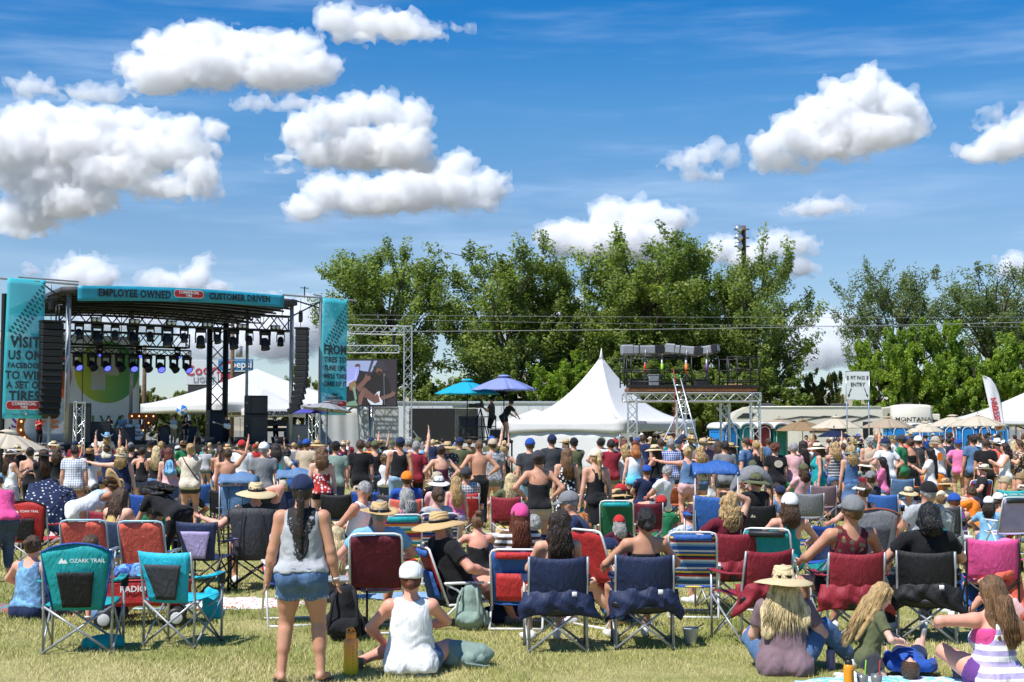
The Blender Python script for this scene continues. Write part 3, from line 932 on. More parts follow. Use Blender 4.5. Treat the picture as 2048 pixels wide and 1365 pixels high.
def hand_at(wrist, d, fwd, left, scale=1.0, lod=0):
 V, Q = HANDS[lod]
 V = V * scale
 y = d
 x = unit(np.cross(y, np.cross(fwd, y))) if abs(float(fwd @ y)) < .96 else unit(np.cross(v3(0, 0, 1), y))
 x = -x                                            # thumb (-x of the template) points forward
 z = np.cross(x, y)
 if not left: z = -z; Q = Q[:, ::-1]
 # palm side (-z) faces the body
 M = np.stack([x, y, z])
 return (V @ M + wrist).astype(np.float32), Q

# ---- hair (head space: z up, +y the face, origin the head's centre)
def hair_mesh(style, res=.012):
 g = Grid((-.26, -.30, -.62), (.26, .2, .22), res)
 def cap(o=.010, low=-.05):
  g.ball((0, -.004, .014), (.078 + o, .098 + o, .108 + o), .01)
  g.ball((0, .118, -.055), (.085, .085, .125), .02, mode='carve')
  g.plane((0, -.03, low), (0, .35, -1))
 if style == 'buzz': cap(.004, -.03)
 elif style == 'short': cap(.013, -.045); g.f += (lattice_noise(g, .03, 2) - .5) * .016
 elif style == 'tousled': cap(.022, -.055); g.f += (lattice_noise(g, .028, 5) - .5) * .04
 elif style in ('bun', 'lowbun', 'topknot'):
  cap(.010, -.06)
  c = {'bun': (0, -.128, .045), 'lowbun': (0, -.122, -.035), 'topknot': (0, -.075, .135)}[style]
  g.ball(c, (.047, .04, .043), .012); g.f += (lattice_noise(g, .022, 7) - .5) * .014
 elif style in ('pony', 'longpony'):
  cap(.009, -.06)
  L = -.20 if style == 'pony' else -.34
  g.ball((0, -.118, .05), .026, .01)
  g.cone((0, -.125, .05), (0, -.165, -.05), .024, .04, k=.012)
  g.cone((0, -.165, -.05), (.01, -.14, L), .04, .016, k=.015)
  g.f += (lattice_noise(g, .02, 8, (1, 1, 3)) - .5) * .014
 elif style == 'braid':
  cap(.009, -.065)
  g.cone((0, -.10, .0), (0, -.115, -.08), .03, .024, k=.02)
  n = 9
  for i in range(n):
   zz = -.085 - i * .034
   r = .030 - .0014 * i
   for s in (-1, 1):
    g.cone((s * .017, -.115 - .004 * min(i, 6), zz + .012), (-s * .006, -.125 - .004 * min(i, 6), zz - .014), r * .72, r * .55, k=.003)
  g.cone((0, -.14, -.085 - n * .034), (0, -.14, -.16 - n * .034), .016, .022, k=.004)
 else:
  L = {'bob': -.13, 'mid': -.22, 'long': -.40, 'verylong': -.52, 'curly': -.24, 'wavy': -.36, 'spread': -.42}[style]
  cap(.012, -.09)
  wd = {'curly': .105, 'wavy': .105, 'long': .098, 'verylong': .10}.get(style, .09)
  g.cone((0, -.045, .03), (0, -.105, L * .55), wd, wd * 1.02, flat=((0, 1, 0), .62), k=.03)
  g.cone((0, -.105, L * .55), (0, -.125, L + .03), wd, wd * (1.12 if style == 'verylong' else .9), flat=((0, 1, 0), .36), k=.03)
  if style == 'spread':
   for s in (-1, 1):
    g.cone((s * .05, -.06, -.02), (s * .13, -.10, L * .6), .06, .075, flat=((0, 1, 0), .55), k=.04); g.cone((s * .13, -.10, L * .6), (s * .15, -.135, L + .05 * (s + 1)), .075, .06, flat=((0, 1, 0), .4), k=.04)
  for s in (-1, 1):
   g.cone((s * .066, .005, .03), (s * .088, -.01, L * .45), .030, .034, k=.02)
   g.cone((s * .088, -.01, L * .45), (s * .085, -.06, L * .9), .034, .022, k=.02)
  if style in ('curly', 'wavy'): g.f += (lattice_noise(g, .035, 11) - .5) * (.055 if style == 'curly' else .034)
  else: g.f += (lattice_noise(g, .020, 12, (1, 1, 6)) - .5) * .022
  if res > .02: return g.mesh()
  rg = np.random.default_rng(4)
  P = [g.mesh()]
  bw = {'spread': 2.3, 'verylong': 1.15}.get(style, 1.05)
  for i in range(130):       # loose strands over the mass of hair
   a = rg.uniform(-1, 1); wv = rg.uniform(.004, .012) * (2.2 if style in ('curly', 'wavy') else 1); p0 = rg.uniform(0, 6)
   x0 = a * .07; xe = a * wd * bw + rg.uniform(-.015, .015); ze = L + rg.uniform(-.05, .10) * abs(L) / .4
   back = lambda x, k: -(.098 * math.sqrt(max(.02, 1 - (x / .1) ** 2)) if k < .2 else .075 + .062 * math.sqrt(max(0, 1 - (a * .95) ** 2)) + .03 * k)
   pts = []
   for k in (0, .2, .4, .6, .8, 1):
    x = x0 + (xe - x0) * k + wv * math.sin(9 * k + p0); z = .0 + ze * k
    pts.append((x, back(x0, k + .15) - .002 + wv * .6 * math.cos(8 * k + p0), z))
   P.append(tube_vf(pts, [.004, .006, .006, .005, .004, .0015], 4))
  return merge(P)
 return g.mesh()

def grid_quads(nu, nv, wrap=False, off=0):
 F = []
 for j in range(nv - 1):
  for i in range(nu if wrap else nu - 1):
   i2 = (i + 1) % nu
   F.append((off + j * nu + i, off + j * nu + i2, off + (j + 1) * nu + i2, off + (j + 1) * nu + i))
 return F

def lathe(prof, n=20, fn=None):
 """prof: list of (r, z); fn(r, ang, z) -> (x, y, z)"""
 V = []
 for r, z in prof:
  for i in range(n):
   a = 2 * math.pi * i / n
   V.append(fn(r, a, z) if fn else (r * math.cos(a), r * math.sin(a), z))
 return np.array(V, np.float32), np.array(grid_quads(n, len(prof), True), np.int32)

def hat_mesh(style, res=.0105):
 """list of (part name, V, F); head space"""
 if style in ('cap', 'trucker'):
  g = Grid((-.14, -.16, -.02), (.14, .26, .17), res)
  g.ball((0, -.006, .03), (.092, .112, .106), .004)
  g.plane((0, 0, .022), (0, .06, -1))
  if style == 'trucker': g.ball((0, .03, .075), (.09, .085, .07), .02)
  V, F = g.mesh()
  b = Grid((-.14, 0, -.08), (.14, .26, .12), min(res, .02))
  b.ball((0, .085, -.01), (.088, .105, .062), .004)
  b.ball((0, .075, -.03), (.115, .13, .058), .004, mode='carve')
  b.plane((0, .05, 0), (0, -1, 0))
  Vb, Fb = b.mesh()
  return [('crown', V, F), ('visor', Vb, Fb)]
 if style == 'visor':
  V, F = lathe([(.092, .02), (.094, .02), (.096, .055), (.090, .055), (.088, .02)], 20, lambda r, a, z: (r * math.cos(a) * .9, r * math.sin(a) * 1.1, z))
  b = Grid((-.14, 0, -.08), (.14, .26, .12), .0105)
  b.ball((0, .085, -.01), (.088, .105, .062), .004); b.ball((0, .075, -.03), (.115, .13, .058), .004, mode='carve'); b.plane((0, .05, 0), (0, -1, 0))
  Vb, Fb = b.mesh()
  return [('band', V, F), ('visor', Vb, Fb)]
 crown = {'straw': .105, 'lifeguard': .115, 'cowboy': .125, 'fedora': .105, 'bucket': .095, 'sunhat': .10}[style]
 brim = {'straw': .20, 'lifeguard': .255, 'cowboy': .195, 'fedora': .155, 'bucket': .145, 'sunhat': .20}[style]
 up = {'straw': .012, 'lifeguard': -.035, 'cowboy': .085, 'fedora': .012, 'bucket': -.055, 'sunhat': -.03}[style]
 top = .075 if style != 'bucket' else .082

 def f(r, a, z):
  x, y = r * math.cos(a), r * math.sin(a)
  x *= .92; y *= 1.08
  if r > .1:
   t = (r - .1) / (brim - .1)
   if style == 'cowboy': z += up * t * t * abs(math.cos(a)) ** 1.5 - .02 * t * abs(math.sin(a))
   else: z += up * t * t + .010 * t * math.sin(2 * a + .6)
  elif z > .6 * crown and style in ('cowboy', 'fedora', 'straw', 'lifeguard'):
   z -= .03 * (1 - min(1, r / top)) + .012 * max(0, math.sin(a)) - (.012 * abs(math.sin(a)) if style == 'cowboy' else 0)
  return (x, y, z + .018)
 prof = [(.001, crown), (.03, crown), (.055, crown), (top, crown - .012), (.088, crown * .55), (.095, .02), (.099, .004), (.12, 0), (brim * .78, 0), (brim, 0), (brim + .002, -.006), (brim * .78, -.007), (.10, -.006), (.08, -.006)]
 V, F = lathe(prof, 28 if res < .02 else 12, f)
 bV, bF = lathe([(.097, .006), (.1, .006), (.099, .030), (.094, .030)], 28, lambda r, a, z: (r * math.cos(a) * .95, r * math.sin(a) * 1.11, z + .018))
 return [('hat_body', V, F), ('hat_band', bV, bF)]

_meshes = {}

def cached(key, fn):
 if key not in _meshes: _meshes[key] = fn()
 return _meshes[key]

def dress_obj(o, *mats):
 for s, m in zip(o.material_slots, mats):
  s.link = 'OBJECT'; s.material = m

M_DUMMY = bpy.data.materials.new('unset')
M_EYE = plain('eye', (0.03, 0.02, 0.015), 0.2, noise=0)
M_LENS = plain('dark_lens', (0.008, 0.008, 0.01), 0.12, noise=0)
M_LIP = plain('lips', (0.42, 0.13, 0.11), 0.5, noise=0)

def body_of(pose, sex, w, child, over):
 key = (pose, sex, w, child, tuple(sorted(over.items())) if over else ())
 return key, cached(('B',) + key, lambda: Body(pose, sex, w, child, **(over or {})))

def smesh(name, VF): return mesh_np(name, VF[0], VF[1], [M_DUMMY])

def person(loc, yaw, label, pose='down', sex='f', w=1.0, H=1.68, top=('tee', 'grey'), bottom=('jeans', 'denim blue'), skin_='light',
  hair=('short', 'brown'), hat=None, shoes='white', child=False, over=None, group=None, h=.024, face=False, band=True, glasses=False, extra=None):
 """a figure: the continuous body mesh carries hair, clothes and hat as its children"""
 if h > .025: w = 1.0 if w < 1.08 else 1.13
 key, B = body_of(pose, sex, w, child, over)
 me = cached(('body', h) + key, lambda: smesh('person', B.body_mesh(h)))
 sc = H / 1.70
 o = new_obj('person', me, None, loc, (0, 0, yaw), sc, label=label, cat='person', group=group)
 dress_obj(o, skin(skin_))

 def sub(name, m, mat, parent=o, loc=None, rot=None):
  c = new_obj(name, m, parent, loc)
  if rot is not None: c.rotation_mode = 'QUATERNION'; c.rotation_quaternion = rot
  dress_obj(c, *([mat] * len(m.materials)))
  return c
 if top:
  kd = top[0]
  mt = top[1] if isinstance(top[1], bpy.types.Material) else cloth(*top[1:])
  nm = {'dress': 'dress', 'tee': 'shirt', 'long': 'shirt', 'shirt': 'shirt', 'sleeveless': 'sleeveless_top'}.get(kd, 'tank_top')
  mm = cached(('top', kd, h) + key, lambda: smesh(nm, B.top_mesh(kd, max(.014, h if h < .03 else h * 1.12))))
  sub(nm, mm, mt)
 if bottom:
  kd = bottom[0]
  nm = {'shorts': 'shorts', 'cutoffs': 'shorts', 'bermuda': 'shorts', 'short_shorts': 'shorts', 'skirt': 'skirt', 'long_skirt': 'skirt', 'leggings': 'leggings'}.get(kd, 'trousers')
  mt = bottom[1] if isinstance(bottom[1], bpy.types.Material) else (denim(bottom[1]) if 'denim' in bottom[1] else cloth(*bottom[1:]))
  mm = cached(('bot', kd, h) + key, lambda: smesh(nm, B.bottom_mesh(kd, max(.014, h if h < .03 else h * 1.12))))
  sub(nm, mm, mt)
 if shoes:
  for i in (0, 1):
   mm = cached(('shoe', i) + key, lambda: smesh('shoe', B.shoe_mesh(i)))
   sub('shoe', mm, plain('shoe_' + shoes, CN[shoes], .6))
 hq = Matrix(np.stack([B.hr, B.hf, B.hu]).T.tolist()).to_quaternion()
 if hair:
  mm = cached(('hair', hair[0]), lambda: smesh('hair', hair_mesh(hair[0])))
  c = sub('hair', mm, hair_mat(hair[1]), loc=B.hc, rot=hq)
  if child: c.scale = (B.hs,) * 3
 if hat:
  parts = cached(('hat', hat[0]), lambda: [(n, smesh(n, (V, F))) for n, V, F in hat_mesh(hat[0])])
  mats = []
  for nm in hat[1:]:
   mats.append(nm if isinstance(nm, bpy.types.Material) else (straw(nm) if 'straw' in nm else cloth(nm)))
  if len(mats) < 2: mats.append(cloth('black') if 'straw' in str(hat[1]) or hat[0] in ('cowboy', 'fedora', 'sunhat') else mats[0])
  root = sub('hat', parts[0][1], mats[0], loc=B.hc, rot=hq)
  hk = (1.1 if hat[0] in ('cap', 'trucker', 'visor') else 1.06) * (B.hs if child else 1)
  root.scale = (hk,) * 3
  sub(parts[1][0], parts[1][1], mats[1], parent=root)
 if face:
  eye = cached('eye', lambda: smesh('eye', lathe([(.0005, .011), (.007, .009), (.011, 0), (.007, -.009), (.0005, -.011)], 10)))
  for s in (-1, 1): sub('eye', eye, M_EYE, loc=B.hc + B.hr * s * .032 + B.hf * .083 * B.hs + B.hu * .012)
  lip = cached('mouth', lambda: smesh('mouth', lathe([(.0005, .005), (.014, .004), (.02, 0), (.014, -.005), (.0005, -.006)], 10)))
  sub('mouth', lip, M_LIP, loc=B.hc + B.hf * .084 * B.hs - B.hu * .058 * B.hs)
 if glasses:
  def gm():
   P = []
   for s in (-1, 1):
    V, F = lathe([(.0005, .004), (.022, .004), (.026, 0), (.022, -.004), (.0005, -.004)], 12, lambda r, a, z: (s * .033 + r * math.cos(a), .104 + z - r * abs(math.cos(a)) * .12, .012 + r * .8 * math.sin(a)))
    P.append((V, F))
    P.append(box_vf((s * .076, .045, .016), (.004, .062, .005)))
   P.append(box_vf((0, .108, .016), (.02, .004, .004)))
   return smesh('sunglasses', merge(P))
  sub('sunglasses', cached('glasses', gm), M_LENS, loc=B.hc, rot=hq)
 if band:
  wm = cached('wrist', lambda: smesh('wristband', lathe([(.033, -.009), (.035, -.009), (.035, .009), (.033, .009), (.033, -.009)], 14)))
  d = unit(B.wr[1] - B.el[1])
  sub('wristband', wm, M_WRIST, loc=B.wr[1] - d * .012, rot=Vector(d).to_track_quat('Z', 'Y'))
 return o, B

# ---------------------------------------------------------------- small solids
def box_vf(c, d):
 c = np.array(c, np.float32); d = np.array(d, np.float32) / 2
 V = np.array([(x, y, z) for z in (-1, 1) for x, y in ((-1, -1), (1, -1), (1, 1), (-1, 1))], np.float32) * d + c
 F = np.array([(0, 3, 2, 1), (4, 5, 6, 7), (0, 1, 5, 4), (1, 2, 6, 5), (2, 3, 7, 6), (3, 0, 4, 7)], np.int32)
 return V, F

def bevel_box_vf(c, d, b):
 """box with chamfered edges"""
 c = np.array(c, np.float32); d = np.array(d, np.float32) / 2
 g = []
 import itertools
 V = []; idx = {}
 for s in itertools.product((-1, 1), repeat=3):
  for ax in range(3):
   q = d.copy(); q -= b; q[ax] += b
   idx[s, ax] = len(V); V.append(c + q * np.array(s))
 F = []
 def quad(a): F.append(a)
 for ax in range(3):
  o = [a for a in range(3) if a != ax]
  for s in (-1, 1):
   r = []
   for a, b_ in ((-1, -1), (1, -1), (1, 1), (-1, 1)):
    k = [0] * 3; k[ax] = s; k[o[0]] = a; k[o[1]] = b_
    r.append(idx[tuple(k), ax])
   quad(r if (s > 0) == (ax != 1) else r[::-1])
 for ax in range(3):          # edge strips along ax
  o = [a for a in range(3) if a != ax]
  for a in (-1, 1):
   for b_ in (-1, 1):
    k0 = [0] * 3; k0[ax] = -1; k0[o[0]] = a; k0[o[1]] = b_
    k1 = list(k0); k1[ax] = 1
    r = [idx[tuple(k0), o[0]], idx[tuple(k1), o[0]], idx[tuple(k1), o[1]], idx[tuple(k0), o[1]]]
    n = np.cross(np.array(V[r[1]]) - V[r[0]], np.array(V[r[3]]) - V[r[0]])
    if n @ (np.array(V[r[0]]) + V[r[2]] - 2 * c) < 0: r = r[::-1]
    quad(r)
 for s in itertools.product((-1, 1), repeat=3):
  r = [idx[s, 0], idx[s, 1], idx[s, 2]]
  n = np.cross(np.array(V[r[1]]) - V[r[0]], np.array(V[r[2]]) - V[r[0]])
  if n @ (np.array(V[r[0]]) - c) < 0: r = r[::-1]
  quad([r[0], r[1], r[2], r[2]])
 # triangles as degenerate quads are not allowed: split corners off
 Q = np.array([q for q in F if len(set(q)) == 4], np.int32)
 T = [q[:3] for q in F if len(set(q)) == 3]
 # use a midpoint to make each corner three quads
 V = [np.array(v, np.float32) for v in V]
 Q = list(map(tuple, Q))
 for a, b_, c_ in T:
  m = (V[a] + V[b_] + V[c_]) / 3
  ab, bc, ca = (V[a] + V[b_]) / 2, (V[b_] + V[c_]) / 2, (V[c_] + V[a]) / 2
  i = len(V); V += [m, ab, bc, ca]
  Q += [(a, i + 1, i, i + 3), (b_, i + 2, i, i + 1), (c_, i + 3, i, i + 2)]
 return np.array(V, np.float32), np.array(Q, np.int32)

def tube_vf(pts, r, n=8, closed=False):
 """round bar along a polyline"""
 P = [v3(*p) for p in pts]
 V = []; m = len(P)
 ref = None
 for i, p in enumerate(P):
  if closed: d = unit(P[(i + 1) % m] - P[i - 1])
  elif i == 0: d = unit(P[1] - P[0])
  elif i == m - 1: d = unit(P[-1] - P[-2])
  else: d = unit(unit(P[i + 1] - p) + unit(p - P[i - 1]))
  if ref is None:
   ref = v3(0, 0, 1) if abs(d[2]) < .9 else v3(1, 0, 0)
  x = unit(np.cross(ref, d)); y = np.cross(d, x); ref = y
  rr = r[i] if hasattr(r, '__len__') else r
  for k in range(n):
   a = 2 * math.pi * k / n
   V.append(p + rr * (x * math.cos(a) + y * math.sin(a)))
 F = grid_quads(n, m, True)
 if closed:
  for i in range(n):
   F.append(((m - 1) * n + i, (m - 1) * n + (i + 1) % n, (i + 1) % n, i))
 else:
  for base, flip in ((0, True), ((m - 1) * n, False)):
   for k in range(1, n - 2, 2):
    q = (base, base + k, base + k + 1, base + k + 2)
    F.append(q[::-1] if flip else q)
 return np.array(V, np.float32), np.array(F, np.int32)

def sheet_vf(fn, nu, nv, th=.004):
 """cloth sheet: fn(s, t) with s, t in 0..1; given thickness"""
 S = np.array([[fn(i / (nu - 1), j / (nv - 1)) for i in range(nu)] for j in range(nv)], np.float32)
 du = np.gradient(S, axis=1); dv = np.gradient(S, axis=0)
 n = np.cross(du, dv); n /= (np.linalg.norm(n, axis=2, keepdims=True) + 1e-9)
 A = (S + n * th / 2).reshape(-1, 3); B = (S - n * th / 2).reshape(-1, 3)
 N = nu * nv
 F = [tuple(q) for q in grid_quads(nu, nv)] + [tuple(N + i for i in q[::-1]) for q in grid_quads(nu, nv)]
 rim = [i for i in range(nu)] + [(j + 1) * nu - 1 for j in range(1, nv)] + [N - 1 - i for i in range(1, nu)] + [(nv - 1 - j) * nu for j in range(1, nv - 1)]
 for a, b in zip(rim, rim[1:] + rim[:1]): F.append((b, a, N + a, N + b))
 return np.concatenate([A, B]), np.array(F, np.int32)

def part(name, VF, mat, parent, smooth=True, loc=None, rot=None, **props):
 return new_obj(name, mesh_np(name, VF[0], VF[1], [mat] if not isinstance(mat, (list, tuple)) else mat, smooth), parent, loc, rot, **props)

def text_obj(name, body, size, mat, parent=None, loc=(0, 0, 0), rot=(math.pi / 2, 0, 0), align='CENTER', bold=0.0, extrude=0.002, xs=1.0, gap=1.0, **props):
 """lettering as a real mesh"""
 cu = bpy.data.curves.new(name, 'FONT')
 cu.body = body; cu.size = size; cu.align_x = align; cu.align_y = 'CENTER'
 cu.extrude = extrude; cu.offset = bold; cu.resolution_u = 2; cu.space_line = 0.92; cu.space_character = gap
 tmp = bpy.data.objects.new('tmp', cu)
 COL.objects.link(tmp)
 dg = bpy.context.evaluated_depsgraph_get()
 me = bpy.data.meshes.new_from_object(tmp.evaluated_get(dg))
 bpy.data.objects.remove(tmp); bpy.data.curves.remove(cu)
 me.materials.clear(); me.materials.append(mat)
 me.name = name
 return new_obj(name, me, parent, loc, rot, (xs, 1, 1), **props)

# ---------------------------------------------------------------- chairs (local: sitter faces +Y, the back is at -Y)
def tubes_part(segs, r, n=7):
 return merge([tube_vf(s, r, n) for s in segs])

def _legs(wd, seat_z, back_top, recl, arm_z, r=.0125, d0=-.25, d1=.24):
 """frame pieces of a folding quad chair -> list of (name, VF)"""
 out = []
 for s in (-1, 1):
  out.append(('back_post', tube_vf([(s * wd * .98, d0 - .01, .005), (s * wd, d0, seat_z), (s * wd, d0 - recl * .6, seat_z + (back_top - seat_z) * .6), (s * wd, d0 - recl, back_top)], r)))
  out.append(('leg', tube_vf([(s * (wd + .02), d1, .005), (s * (wd + .02), d1, arm_z)], r)))
  out.append(('brace', tube_vf([(s * wd * 1.02, d0 - .02, .02), (s * (wd + .025), d1 - .01, seat_z - .02)], r * .8)))
  out.append(('brace', tube_vf([(s * wd * 1.05, d1, .02), (s * (wd + .012), d0 + .01, seat_z - .02)], r * .8)))
  out.append(('brace', tube_vf([(s * wd, d0 - .018, .02), (-s * wd * .98, d0 - .012, seat_z - .01)], r * .9)))
  out.append(('brace', tube_vf([(s * wd, d1 + .016, .02), (-s * wd * .98, d1 + .012, seat_z - .01)], r * .9)))
  out.append(('foot', bevel_box_vf((s * wd * .98, d0 - .01, .012), (.035, .04, .022), .006)))
  out.append(('foot', bevel_box_vf((s * (wd + .02), d1, .012), (.035, .04, .022), .006)))
 return out

def _back_sheet(w0, w1, z0, z1, y0, y1, arch=-.03, sag=.05, nu=13, nv=9, th=.006):
 """back panel from z0 (width w0, y0) to z1 (width w1, y1), top edge arched or dipped, hollowed by sag"""
 def f(s, t):
  x = (s - .5) * (w0 + (w1 - w0) * t)
  q = 1 - (2 * s - 1) ** 2
  z = z0 + (z1 - z0) * t + arch * q * t * t
  y = y0 + (y1 - y0) * t - sag * q * (.4 + .6 * math.sin(math.pi * min(1, t * .9 + .1))) + .006 * math.sin(9 * s + 5 * t)
  return (x, y, z)
 return sheet_vf(f, nu, nv, th)

def _seat_sheet(wd, seat_z, d0, d1, sag=.05):
 def f(s, t):
  q = (1 - (2 * s - 1) ** 2)
  return ((s - .5) * 2 * wd, d0 + (d1 - d0) * t, seat_z - sag * q * math.sin(math.pi * (.15 + .8 * t)) + .02 * t)
 return sheet_vf(f, 11, 8, .006)

def _arm_sheet(s, wd, z0, z1, y0, y1):
 def f(a, t):
  return (s * (wd - .005 + (a - .5) * .075 + .012), y0 + (y1 - y0) * t, z0 + (z1 - z0) * t - .02 * math.sin(math.pi * t) + .01 * (2 * a - 1) ** 2)
 return sheet_vf(f, 5, 7, .012)

def camp_parts(kind):
 """[(name, VF, role)] for each kind of folding chair"""
 P = []
 cov = kind.startswith('quad_cover')
 if cov or kind in ('quad', 'oversize', 'quad_window', 'lounge'):
  wd = {'oversize': .305, 'lounge': .30}.get(kind, .265)
  top = {'oversize': 1.0, 'quad_window': .90, 'lounge': 1.02}.get(kind, .88)
  sz = .44
  P += [(n, v, 'plastic' if n == 'foot' else 'frame') for n, v in _legs(wd, sz, top if kind != 'oversize' else .93, .10, .66)]
  P.append(('seat', _seat_sheet(wd - .005, sz, -.25, .25), 'main'))
  if kind == 'oversize':
   P.append(('back_panel', _back_sheet(.44, .62, .40, .93, -.262, -.365, .075, .06), 'main'))
   P.append(('mesh_window', _back_sheet(.25, .33, .43, .75, -.326, -.411, 0, .004), 'second'))
   P.append(('piping', tube_vf([(-.22, -.262, .40), (-.27, -.31, .62), (-.31, -.366, .93)] + [((s - .5) * .62, -.366 - .03 * (1 - (2 * s - 1) ** 2), .935 + .075 * (1 - (2 * s - 1) ** 2)) for s in (.15, .3, .5, .7, .85)] + [(.31, -.366, .93), (.27, -.31, .62), (.22, -.262, .40)], .009, 6), 'trim'))
  elif kind == 'quad_window':
   P.append(('back_panel', _back_sheet(.40, .54, .42, .90, -.268, -.362, -.015, .045), 'main'))
   P.append(('mesh_window', _back_sheet(.20, .38, .45, .78, -.320, -.396, 0, .0), 'second'))
  elif kind == 'lounge':
   P.append(('back_panel', _back_sheet(.46, .56, .38, 1.02, -.262, -.362, .02, .07), 'main'))
   for s in (-1, 1):
    P.append(('seam', tube_vf([(s * .16, -.335, .42), (s * .13, -.40, .72), (s * .11, -.42, 1.02)], .007, 5), 'plastic'))
  else:
   P.append(('back_panel', _back_sheet(.50, .53, .46, .89, -.262, -.352, -.03, .055), 'main'))
  for s in (-1, 1):
   P.append(('armrest', _arm_sheet(s, wd + .01, .66, .66, -.30, .27), 'main'))
  cv, cf = lathe([(.001, -.10), (.036, -.10), (.042, 0), (.05, .004), (.05, -.004), (.038, -.008)], 12)
  P.append(('cup_holder', (cv + v3(wd + .03, .20, .66), cf), 'second'))
  if cov:      # the folded sun shade hanging behind the back
   ph = ord(kind[-1]) * 1.7
   def f(s, t):
    x = (s - .5) * (.62 + (.10 + .05 * math.sin(ph)) * t) + .03 * math.sin(7 * t + ph) * t
    q = abs(2 * s - 1)
    z = .60 - .20 * t - .09 * q ** 2 * t - .05 * q + .03 * math.sin(6 * s + ph) * t + .05 * (s - .5) * math.sin(ph * 2)
    y = -.33 - .035 * math.sin(math.pi * t) + .010 * math.sin(23 * s + 3 * t + ph) + .016 * abs(math.sin(11 * s - 5 * t + ph)) + .10 * q ** 3
    return (x, y, z)
   P.append(('folded_shade', sheet_vf(f, 31, 11, .012), 'main'))
   P.append(('care_tag', bevel_box_vf((.14, -.395, .55), (.045, .008, .04), .002), 'tag'))
   def f2(s, t):
    x = (s - .5) * .60
    q = abs(2 * s - 1)
    z = .445 - .11 * t * (1 - q ** 2 * .4)
    y = -.30 - .05 * math.sin(math.pi * t) * (1 - q * q) + .03 * t
    return (x, y, z)
   P.append(('seat_sling', sheet_vf(f2, 13, 6, .01), 'plastic'))
 elif kind in ('lawn', 'beach', 'beach_high'):
  sz = {'lawn': .42, 'beach': .24, 'beach_high': .32}[kind]
  top = {'lawn': 1.0, 'beach': .82, 'beach_high': .93}[kind]
  wd = .255 if kind != 'lawn' else .26
  r = .0125
  y0, y1 = -.18, -.18 - (top - sz) * .36
  loop = [(-wd, y0, sz), (-wd, y0 + (y1 - y0) * .9, sz + (top - sz) * .90), (-wd * .92, y1 + (.01), top - .015), (-wd * .7, y1, top), (wd * .7, y1, top), (wd * .92, y1 + .01, top - .015), (wd, y0 + (y1 - y0) * .9, sz + (top - sz) * .90), (wd, y0, sz)]
  P.append(('back_frame', tube_vf(loop, r), 'frame'))
  P.append(('seat_frame', tube_vf([(-wd, y0, sz), (-wd, .24, sz + .03), (wd, .24, sz + .03), (wd, y0, sz)], r), 'frame'))
  for s in (-1, 1):
   P.append(('leg', tube_vf([(s * (wd + .012), -.34, .01), (s * (wd + .012), .02, sz + .10), (s * (wd + .012), .12, sz + .20)], r), 'frame'))
   P.append(('leg', tube_vf([(s * (wd + .022), .30, .01), (s * (wd + .022), -.10, sz + .16), (s * (wd + .022), -.22, sz + .22)], r), 'frame'))
   P.append(('armrest', bevel_box_vf((s * (wd + .022), -.02, sz + .225), (.05, .42, .026), .008), 'arm'))
  P.append(('crossbar', tube_vf([(-wd, -.335, .02), (wd, -.335, .02)], r), 'frame'))
  P.append(('crossbar', tube_vf([(-wd, .295, .02), (wd, .295, .02)], r), 'frame'))
  P.append(('seat', _seat_sheet(wd - .012, sz + .01, y0, .24, .03), 'main'))
  P.append(('back_panel', _back_sheet(2 * wd - .02, 2 * wd - .03, sz + .03, top - .03, y0 - .01, y1 + .008, .012, .012), 'main'))
  if kind != 'lawn':
   P.append(('headrest', bevel_box_vf((0, y1 - .012, top - .06), (2 * wd - .10, .05, .07), .018), 'second'))
   def pouch(s, t):
    q = (1 - (2 * s - 1) ** 4)
    return ((s - .5) * .40, y0 + (y1 - y0) * (.22 + .5 * t) - .012 - .07 * q * (1 - t) ** .5, sz + (top - sz) * (.10 + .48 * t))
   if kind == 'beach': P.append(('back_pouch', sheet_vf(pouch, 11, 6, .012), 'second'))
 return P

